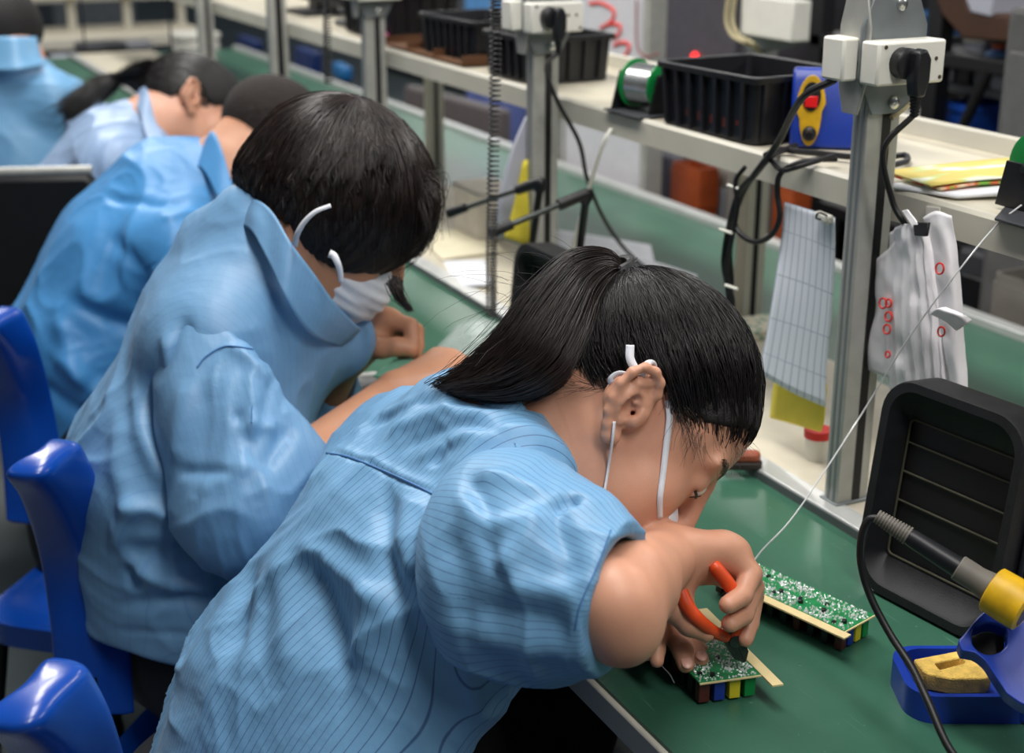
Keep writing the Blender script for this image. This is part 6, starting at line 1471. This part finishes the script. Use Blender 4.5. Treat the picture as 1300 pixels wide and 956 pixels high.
# shirt
tfr = unit(V(.93, -.35, .1)); tb = unit(V(-.93, .2, .25))
S = SDF()
S.cone(PD(262, 790, 1.745), PD(236, 610, 1.735), .150, .158, .06, (tb, .82)); S.cone(PD(236, 610, 1.735), PD(300, 420, 1.735), .158, .135, .06, (tb, .80))
S.cone(PD(300, 420, 1.735), PD(345, 345, 1.72), .12, .075, .05, (tb, .8)); S.cone(RS2 + V(.0, .02, -.01), LS2, .066, .058, .05); S.cone(NB2 + V(-.02, 0, -.015), RS2, .056, .058, .05); S.cone(NB2 + V(-.02, 0, -.015), LS2, .056, .058, .05)
S.cone(PD(340, 430, 1.70), PD(430, 430, 1.76), .07, .045, .05)
S.cone(PD(185, 690, 1.70), PD(175, 770, 1.70), .060, .05, .05)
zc = PD(200, 812, 1.66)[2]; S.half(V(0, 0, zc), V(0, 0, -1), .006); S.cone(NB2, NB2 + unit(H2.O - NB2) * .16 + V(.01, 0, .0), .054, .066, .008, None, '-')
S.cone(PD(282, 312, 1.70), PD(312, 278, 1.675), .045, .034, .03)
_v, _q = S.mesh(.007); hb = Hit(_v, _q); L_ = lambda pts, w, a: (hb.line(pts, 3), w, a)
fl = [L_([(190, 640), (160, 660), (150, 690), (170, 720)], .012, .008), L_([(150, 645), (190, 645), (235, 665)], .010, .010), L_([(140, 700), (230, 700), (300, 700)], .012, -.010), L_([(155, 720), (230, 745), (280, 750)], .010, .008),
      L_([(150, 770), (220, 760), (280, 762)], .009, -.009), L_([(160, 715), (170, 740), (180, 750)], .010, -.012), L_([(212, 420), (218, 470), (222, 500)], .009, .009), L_([(190, 470), (200, 540), (230, 600)], .012, -.009), L_([(170, 480), (185, 560), (215, 620)], .012, .008),
      L_([(235, 400), (232, 450), (240, 490)], .009, -.008), L_([(150, 520), (150, 600), (170, 650)], .014, .006), L_([(145, 800), (250, 805)], .004, -.003)]
shirt2, vs2, qs2 = garment('shirt', S, .0042, C2, p2, lambda v: v[:, 1] * .8 + v[:, 0] * .5, fl, .0058, 12, (9, 11, 8))
cut2 = unit(W2 - E2); cp2 = PD(390, 592, 1.612)
S = SDF(); S.cone(RS2 + (E2 - RS2) * .12, E2, .064, .070, .05); S.cone(PD(300, 540, 1.60), PD(318, 600, 1.585), .082, .080, .05); S.cone(E2, cp2 + cut2 * .02, .064, .046, .05); S.cone(RS2 + (E2 - RS2) * .15 + V(.02, .01, .0), PD(350, 520, 1.64), .048, .058, .05)
S.half(cp2, cut2, .003); S.cone(E2 + cut2 * .05, W2, .040, .042, .004, None, '-')
_v, _q = S.mesh(.007); hb = Hit(_v, _q); L_ = lambda pts, w, a: (hb.line(pts, 3), w, a)
fl = [L_([(262, 480), (262, 560), (268, 640)], .018, -.005), L_([(240, 480), (226, 540), (222, 590)], .012, .006), L_([(285, 440), (310, 455), (345, 490)], .007, .007), L_([(300, 430), (330, 455), (352, 500)], .006, -.005),
      L_([(220, 600), (260, 598), (300, 602)], .007, -.006), L_([(300, 545), (330, 540), (355, 545)], .010, .006), L_([(330, 600), (350, 570), (372, 540)], .010, -.008), L_([(250, 630), (290, 600), (330, 590)], .012, .006), L_([(345, 430), (362, 470), (366, 520)], .018, -.004)]
slv2, a_, b_ = garment('sleeve', S, .004, C2, shirt2, lambda v: (v - RS2) @ unit(np.cross(E2 - RS2, FW)), fl, .0040, 13, (11, 9, 11))
hs2 = Hit(np.array([tuple(p.co) for p in slv2.data.vertices]) + ORG[p2], b_)
seam(slv2, hs2, [(195, 362), (205, 400), (222, 430), (252, 468)], .0011, off=.0018); seam(slv2, hs2, [(250, 466), (262, 452), (285, 440), (315, 442), (340, 448)], .0010, off=.0018)
S = SDF(); d_ = unit(E2L - LS2); S.cone(LS2, E2L, .068, .060, .03); S.cone(E2L, PD(412, 468, 1.83), .058, .044, .03); c_ = unit(W2L - E2L); S.half(PD(424, 462, 1.815), c_, .003); S.cone(E2L, W2L, .038, .036, .004, None, '-')
garment('sleeve', S, .005, C2, shirt2, lambda v: v[:, 2], (), .003, 14)
# wide collar with a long pointed leaf
g = patch([[PD(306, 262, 1.68), PD(324, 254, 1.63), PD(345, 268, 1.600), PD(372, 312, 1.580), PD(400, 350, 1.60), PD(425, 385, 1.635), PD(458, 418, 1.70)],
           [PD(304, 272, 1.66), PD(322, 272, 1.61), PD(344, 300, 1.590), PD(366, 342, 1.575), (PD(392, 380, 1.598)), PD(418, 408, 1.635), PD(446, 430, 1.70)],
           [PD(302, 284, 1.65), PD(320, 294, 1.60), PD(342, 335, 1.582), PD(362, 378, 1.572), PD(384, 414, 1.600), PD(405, 432, 1.635), PD(432, 440, 1.695)]], 6, 5)
_a, _b = g.shape[:2]; _v = g.reshape(-1, 3)
co = raw_mesh('collar', _v, np.array([(i * _b + j, i * _b + j + 1, (i + 1) * _b + j + 1, (i + 1) * _b + j) for i in range(_a - 1) for j in range(_b - 1)]), C2, shirt2, None, True, {'u': np.tile(np.linspace(0, .24, _b), _a)})
md = co.modifiers.new('solid', 'SOLIDIFY'); md.thickness = .0026; md.offset = 0
g = patch([[PD(320, 258, 1.768), PD(335, 255, 1.728), PD(348, 272, 1.678), PD(375, 316, 1.645), PD(403, 354, 1.642)], [PD(318, 300, 1.77), PD(332, 310, 1.735), PD(352, 340, 1.69), PD(376, 372, 1.665), PD(400, 400, 1.665)]], 6, 5)
mb = MB(); mb.grid(g); mb.build('collar_stand', C2, co, solid=.002)
legs(p2, PD(262, 800, 1.745) * V(1, 1, 0) + V(.03, .0, .55), V(.80, 1.70, .53))

# ------------------------------------------------------------------ simpler builder for the workers further along
def far_worker(label, H, NB, RS, LS, spine, tb, cm, skin, E_, W_, EL, WL, hip, knee, h=.005, seed=1, fl=(), extra=None, fem=True, coll=None, rsl=.064, ears=True):
    S = SDF(); add_head(S, H, ears)
    S.cone(H(0, -.030, -.030), NB, .054, .058, .03); S.cone(H(0, .0, -.05), NB + V(.02, 0, -.01), .042, .052, .03)
    S.cone(NB, spine[-1][0], .07, .09, .05); S.cone(NB, RS, .05, .046, .04); S.cone(NB, LS, .05, .046, .04)
    for s_, e_, w_, sx in ((RS, E_, W_, 1), (LS, EL, WL, -1)):
        S.cone(s_, e_, .046, .040, .03); S.cone(e_, w_, .038, .026, .02)
        rest_hand(S, w_, unit(V(.7, .1 if sx > 0 else -.25, -.25)), V(0, 0, 1), sx, .9)
    p, v, q = skin_body('person', S, .0032, skin, V(hip[0], hip[1], 0)); tag(p, label, 'person', 'shop-floor workers in blue shirts')
    S = SDF()
    for a, b in zip(spine[:-1], spine[1:]): S.cone(a[0], b[0], a[1], b[1], .06, (tb, .82))
    S.cone(spine[-1][0], NB + V(-.015, 0, -.02), spine[-1][1], .068, .05); S.cone(RS, LS, .064, .062, .05)
    for s_ in (RS, LS): S.cone(NB + V(-.02, 0, -.015), s_, .056, .058, .05)
    S.cone(NB, NB + unit(H.O - NB) * .16, .054, .066, .008, None, '-')
    S.half(V(0, 0, hip[2] - .05), V(0, 0, -1), .006)
    sh, a, b = garment('shirt', S, h, cm, p, lambda v: v[:, 1], [(Hit(*S.mesh(.009)).line(pts, 3), w, am) for pts, w, am in fl], .0075, seed, (8, 10, 7))
    for s_, e_, w_ in ((RS, E_, W_), (LS, EL, WL)):
        c_ = unit(w_ - e_); S = SDF(); S.cone(s_, e_, rsl, .060, .03); S.cone(e_, e_ + (w_ - e_) * .5, .056, .046, .03); S.half(e_ + (w_ - e_) * .45, c_, .003); S.cone(e_ + c_ * .05, w_, .040, .040, .004, None, '-')
        garment('sleeve', S, h, cm, sh, lambda v: v[:, 2], (), .004, seed + 3, (10, 10, 9))
    if coll:
        mb = MB(); mb.grid(patch(coll, 6, 5)); mb.build('collar', cm, sh, solid=.003)
    legs(p, hip, knee); return p, sh

# third worker: crop-haired man
H3 = Head(PD(350, 184, 2.40), (.70, .71), .25, .35, scale=1.02)
NB3, RS3 = PD(288, 228, 2.44), PD(222, 318, 2.32); LS3 = RS3 + V(.03, .36, .01)
p3, sh3 = far_worker('person with cropped hair in bright blue shirt, half hidden by the bobbed-haired worker', H3, NB3, RS3, LS3,
    [(PD(138, 555, 2.47), .150), (PD(120, 440, 2.45), .160), (PD(165, 335, 2.45), .150), (PD(225, 262, 2.45), .110)], unit(V(-.88, .2, .4)), C3, SKIN2,
    PD(300, 440, 2.20), PD(400, 400, 2.38), RS3 + V(.22, .30, -.18), PD(430, 380, 2.55), V(.40, 2.30, .55), V(.80, 2.30, .53), .005, 31,
    [([(90, 380), (150, 410), (210, 420)], .014, -.012), ([(75, 400), (90, 450), (110, 490)], .016, .010), ([(60, 440), (130, 500), (200, 480)], .014, .010), ([(40, 480), (100, 520), (160, 520)], .014, -.010), ([(130, 250), (190, 260), (240, 255)], .010, -.006), ([(140, 300), (180, 340), (200, 380)], .014, -.008), ([(205, 280), (240, 270), (280, 280)], .008, .006), ([(30, 440), (45, 510), (70, 560)], .010, .010)],
    coll=[[PD(246, 200, 2.410), PD(262, 176, 2.400), PD(272, 168, 2.380), PD(285, 200, 2.340), PD(300, 255, 2.300)], [PD(242, 208, 2.390), PD(256, 196, 2.370), PD(266, 200, 2.350), PD(280, 230, 2.315), PD(296, 272, 2.285)], [PD(240, 216, 2.370), PD(252, 212, 2.350), PD(262, 222, 2.330), PD(276, 250, 2.300), PD(290, 285, 2.275)]])
hl3 = lambda y, x: np.interp(y, [-.13, -.09, -.06, -.034, -.012, .004, .02, .04, .06, .08, .1], [-.062, -.048, -.028, -.004, .030, .030, .020, .050, .070, .095, .12])
CROP = mat('cropped_hair', (34, 26, 23), .85, var=.3, vscale=300, bump=.6, bscale=900)
hair_cap(H3, hl3, .005, .004, CROP, p3, name='cropped_hair')
rg = np.random.default_rng(5); dd = scalp_points(5200, rg, lambda d: (CR_C + d * .088)[2] > hl3((CR_C + d * .088)[1], 0) - .006 and d[2] > -.75)
base = H3.many(on_scalp2(dd, .003)); dv = (dd + V(0, .35, -.1)) ; tipd = H3.many(on_scalp2(dd, .0075) + V(0, .004, -.003) + rg.normal(size=dd.shape) * .001)
v, f = strands(np.stack([base, (base + tipd) / 2 + 0, tipd], 1), .00045, .0003); raw_mesh('hair_bristles', v, f, CROP, p3)

# fourth worker: low ponytail, paler shirt
H4 = Head(PD(248, 128, 2.92), (.90, .42), .25, .45, scale=1.0)
NB4, RS4 = PD(190, 168, 2.96), PD(150, 215, 2.84); LS4 = RS4 + V(.03, .33, .01)
p4, sh4 = far_worker('person with a low black ponytail in pale blue shirt, head bowed over the bench', H4, NB4, RS4, LS4,
    [(PD(105, 430, 3.02), .150), (PD(102, 345, 3.0), .150), (PD(118, 265, 2.98), .145), (PD(160, 195, 2.97), .105)], unit(V(-.88, .2, .4)), C4, SKIN,
    PD(215, 330, 2.74), PD(300, 300, 2.90), RS4 + V(.22, .28, -.18), PD(330, 285, 3.1), V(.40, 2.86, .55), V(.80, 2.86, .53), .0055, 41,
    [([(100, 200), (90, 260), (80, 330)], .016, -.010), ([(120, 220), (130, 280), (125, 340)], .014, .010), ([(60, 260), (60, 320), (70, 380)], .014, -.008)],
    coll=[[PD(166, 132, 2.960), PD(180, 112, 2.950), PD(188, 116, 2.910), PD(196, 150, 2.860), PD(212, 182, 2.820)], [PD(164, 138, 2.940), PD(176, 124, 2.920), PD(184, 132, 2.880), PD(190, 160, 2.840), PD(204, 190, 2.805)], [PD(162, 144, 2.920), PD(172, 136, 2.900), PD(178, 146, 2.860), PD(184, 170, 2.825), PD(196, 198, 2.795)]])
hl4 = lambda y, x: np.interp(y, [-.13, -.09, -.06, -.034, -.012, .004, .02, .04, .06, .08, .1], [-.060, -.048, -.028, .004, .034, .030, .012, .010, .030, .060, .10])
hair_cap(H4, hl4, .010, .004, HAIRS, p4, name='tied_hair')
TI4 = PD(150, 100, 3.0); TL4 = H4.local(TI4); rg = np.random.default_rng(6); td4 = unit(TL4 - CR_C)
P_ = []
for d in scalp_points(1300, rg, lambda d: (CR_C + d * .088)[2] > hl4((CR_C + d * .088)[1], 0)):
    pth = []
    for k in range(8):
        u = k / 7; e = unit(d * (1 - u) + td4 * u); pth.append(on_scalp2(e, .010) + td4 * (np.linalg.norm(TL4 - on_scalp(td4, .0)) * max(0, (u - .6) / .4) ** 1.5))
    P_.append(H4.many(np.array(pth)))
v, f = strands(np.array(P_), .0008, .0006); raw_mesh('hair_strands', v, f, HAIRM, p4)
P_ = []
cg = catmull([PD(186, 88, 2.96), TI4, PD(125, 112, 3.0), PD(104, 128, 2.98), PD(88, 140, 2.97)], 4)
for i in range(700):
    o = rg.normal(size=3) * .010; w = np.linspace(.8, 1.3, len(cg)) * (1 - .5 * np.exp(-((np.arange(len(cg)) - 4) / 2.) ** 2)); P_.append(cg + o * w[:, None])
v, f = strands(np.array(P_), .0009, .0005); raw_mesh('ponytail', v, f, HAIRM, p4)

# fifth worker at the far left, seen from behind
H5 = Head(PD(44, 30, 3.46), (-.15, .5), .9, .2, scale=1.0)
hc = PD(6, 47, 3.50); H5.R = np.array([unit(V(.95, -.3, 0)), unit(V(.28, .93, -.22)), unit(np.cross(unit(V(.95, -.3, 0)), unit(V(.28, .93, -.22))))]); H5.O = hc - V(0, 0, .02)
NB5 = PD(12, 78, 3.46); RS5 = PD(66, 130, 3.42); LS5 = PD(-70, 120, 3.56)
p5, sh5 = far_worker('person in sky blue shirt at the far left seen from behind', H5, NB5, RS5, LS5,
    [(PD(30, 330, 3.5), .150), (PD(28, 250, 3.48), .150), (PD(20, 175, 3.48), .150), (PD(12, 110, 3.48), .11)], unit(V(-.3, -.93, .2)), C5, SKIN,
    RS5 + V(.10, .06, -.24), RS5 + V(.18, .28, -.20), LS5 + V(.0, .10, -.24), LS5 + V(.08, .30, -.20), PD(30, 335, 3.5) * V(1, 1, 0) + V(0, 0, .55), PD(30, 335, 3.5) * V(1, 1, 0) + V(.15, .42, .53), .006, 51, ears=False,
    coll=[[PD(-30, 54, 3.36), PD(-5, 47, 3.34), PD(22, 47, 3.34), PD(46, 47, 3.40)], [PD(-32, 78, 3.345), PD(-5, 74, 3.325), PD(24, 74, 3.325), PD(52, 70, 3.385)], [PD(-34, 92, 3.33), PD(-5, 90, 3.31), PD(26, 88, 3.31), PD(58, 82, 3.37)]])
hl5 = lambda y, x: np.interp(y, [-.13, -.09, -.06, -.034, -.012, .004, .02, .04, .06, .08, .1], [-.115, -.105, -.095, -.075, -.050, .0, .012, .010, .030, .060, .10])
hair_cap(H5, hl5, .018, .005, HAIRS, p5, name='dark_hair', extra=lambda S: S.ell(H5(0, -.05, -.03), V(.070, .062, .080), H5.R, .03))
P_ = []; rg = np.random.default_rng(8)
for d in scalp_points(1200, rg, lambda d: d[2] > -.3):
    pth = []
    for k in range(7):
        e = unit(d * (1 - k / 6 * .8) + V(d[0] * .9, d[1] * .6 - .35, -.9) * k / 6 * .8); q_ = on_scalp2(e, .014); q_[2] = max(q_[2], float(hl5(q_[1], 0)) - .01); pth.append(q_)
    P_.append(H5.many(np.array(pth)))
v, f = strands(np.array(P_), .0009, .0006); raw_mesh('hair_strands', v, f, HAIRB, p5)
# ================================================================== chairs: narrow curved blue backs, turned a little on their columns
CHB = mat('chair_blue', (6, 66, 160), .26, var=.06, vscale=10, coat=.15)
CHK = mat('chair_black', (12, 13, 16), .5, var=.12)
def make_chair(label, group):
    far_e = catmull([PZ(84, 562, .862), PZ(106, 612, .81), PZ(128, 700, .71), PZ(144, 790, .62), PZ(150, 870, .545), PZ(152, 905, .515)], 4)
    near_e = catmull([PZ(18, 607, .862), PZ(40, 640, .81), PZ(62, 712, .71), PZ(75, 802, .62), PZ(80, 872, .55), PZ(82, 905, .52)], 4)
    e1 = unit((far_e[0] - near_e[0]) * V(1, 1, 0)); e2 = V(e1[1], -e1[0], 0)          # e2: the way the chair faces
    base = (far_e[-1] + near_e[-1]) / 2; sc_ = base + e2 * .18
    t = thing('work_chair', label, 'chair', V(sc_[0], sc_[1], 0), group)
    rows = []
    n = len(far_e)
    prof = [(0, 0), (.0, .012), (.06, .026), (.2, .034), (.5, .030), (.8, .034), (.94, .026), (1, .012), (1., 0), (1, -.012), (.92, -.018), (.5, -.006), (.08, -.018), (.0, -.012)]
    for i in range(n):
        a, b = near_e[i], far_e[i]; rows.append([a + (b - a) * u + e2 * w for u, w in prof])
    R0 = np.array(rows[0]); c0 = R0.mean(0)
    top = [c0 + (R0 - c0) * s + TZ * z for s, z in ((.3, .013), (.7, .011), (.92, .006))]
    mb = MB(); mb.grid(np.array([*top, *rows]), closed=True); mb.add(top[0], [tuple(range(len(prof)))]); mb.add(rows[-1], [tuple(range(len(prof) - 1, -1, -1))])
    mb.build('backrest', CHB, t, sub=1)
    o = place2(rrect(.36, .36, .07, 6), V(sc_[0], sc_[1], .448), e2, e1); i_ = place2(np.array(rrect(.36, .36, .07, 6)) * .8, V(sc_[0], sc_[1], .434), e2, e1)
    mb = MB(); mb.grid(np.array([o - TZ * .035, o - TZ * .004, o, o * .3 + i_ * .7 + TZ * .004, i_]), closed=True); mb.add(i_, [tuple(range(len(i_)))]); mb.add(o - TZ * .02, [tuple(range(len(o) - 1, -1, -1))]); mb.build('seat', CHB, t)
    q0 = (near_e[-6] + far_e[-6]) / 2 + e2 * .002
    MB().tube(catmull([q0, base + e2 * .01 - TZ * .05, base + e2 * .05 - TZ * .095, sc_ * V(1, 1, 0) + TZ * .41], 6), .016, 10).build('back_bar', CHK, t)
    for sx in (-1, 1):
        for sy in (-1, 1):
            a = V(sc_[0], sc_[1], .42) + e2 * sx * .15 + e1 * sy * .15; b = V(sc_[0], sc_[1], .012) + e2 * sx * .20 + e1 * sy * .20
            l = MB().tube([a, b], .0115, 10).build('leg', CHK, t); MB().cyl(b * V(1, 1, 0), b * V(1, 1, 0) + TZ * .03, .014).build('foot_cap', RUB, l)
    return t
def copy_thing(o, off, label, group):
    def rec(x, par):
        c = x.copy(); COL.objects.link(c)
        if par is not None: c.parent = par
        for ch in [k for k in COL.objects if k.parent is x]: rec(ch, c)
        return c
    c = rec(o, None); c.location = V(*o.location) + off; c['label'] = label; c['group'] = group; return c
GCH = 'blue plastic work chairs'
ch = make_chair('blue plastic chair behind the masked worker with bobbed hair', GCH)
p0 = PZ(86, 556, .87)
copy_thing(ch, (PZ(88, 833, .87) - p0) * V(1, 1, 0), 'blue plastic chair of which only the top shows at the bottom left', GCH)
copy_thing(ch, (PZ(16, 388, .87) - p0) * V(1, 1, 0), 'blue plastic chair at the left edge behind the crop-haired worker', GCH)
# wide black chair back under the fifth worker
q = PZ(30, 217, .93); t = thing('black_chair', 'black chair back with pale top rail below the sky blue shirt', 'chair', V(q[0] - .10, q[1] + .3, 0))
bx = unit(V(.93, -.36, 0)); by = V(-bx[1], bx[0], 0); c = V(q[0] - .10, q[1], 0)
MB().prism([c + bx * x + by * (.02 * abs(x) * 3) + TZ * z for x, z in [(-.26, .50), (.22, .50), (.235, .90), (.22, .925), (-.24, .925), (-.26, .90)]], by * .04).build('backrest', CHK, t, bevel=.012)
MB().tube([c + bx * -.25 - by * .006 + TZ * .93 + by * .03, c + bx * .225 + by * .03 + TZ * .93], .010, 10).build('top_rail', ALU, t)
MB().prism(place2(rrect(.46, .42, .06, 6), c + by * .22 + TZ * .42, bx, by), TZ * .05).build('seat', CHK, t, bevel=.01)
for sx in (-.2, .18):
    for sy in (.03, .40): MB().tube([c + bx * sx + by * sy + TZ * .43, c + bx * sx * 1.1 + by * sy], .012, 10).build('leg', CHK, t)
# ================================================================== light of the hall: rows of ceiling tubes
def tube_light(x, y, z, lx, ly, power, col=(1, .97, .93)):
    d = bpy.data.lights.new('ceiling_tube', 'AREA'); d.shape = 'RECTANGLE'; d.size = lx; d.size_y = ly; d.energy = power; d.color = col
    o = bpy.data.objects.new('ceiling_tube', d); COL.objects.link(o); o.location = (x, y, z); return o
for y in (-.5, 1.2, 2.9, 4.6, 6.3): tube_light(.62, y, 2.7, .35, 1.3, 42)
for y in (-.4, 2.0, 4.4, 8): tube_light(3.6, y, 2.9, .3, 1.4, 55)
for y in (2.5, 6., 9): tube_light(-2.6, y, 3.1, .3, 1.4, 12)
w = bpy.data.worlds.new('hall_air'); bpy.context.scene.world = w; w.use_nodes = True
w.node_tree.nodes['Background'].inputs['Color'].default_value = (.55, .62, .7, 1); w.node_tree.nodes['Background'].inputs['Strength'].default_value = .32

cd = bpy.data.cameras.new('camera'); cam = bpy.data.objects.new('camera', cd); COL.objects.link(cam)
cam.matrix_world = Matrix(((RT[0], UP[0], -FW[0], CAM[0]), (RT[1], UP[1], -FW[1], CAM[1]), (RT[2], UP[2], -FW[2], CAM[2]), (0, 0, 0, 1)))
cd.sensor_fit = 'HORIZONTAL'; cd.sensor_width = 36; cd.lens = FPX / 1300 * 36
cd.shift_x = 0; cd.shift_y = -(478 - PCY) / 1300; cd.clip_start = .05; cd.clip_end = 100
cd.dof.use_dof = True; cd.dof.focus_distance = 1.30; cd.dof.aperture_fstop = 5.0
sc = bpy.context.scene; sc.camera = cam
sc.view_settings.view_transform = 'Standard'; sc.view_settings.look = 'None'; sc.view_settings.exposure = -.45; sc.view_settings.gamma = 1; sc.view_settings.use_curve_mapping = False
sc.cycles.use_denoising = True
sc.cycles.max_bounces = 8
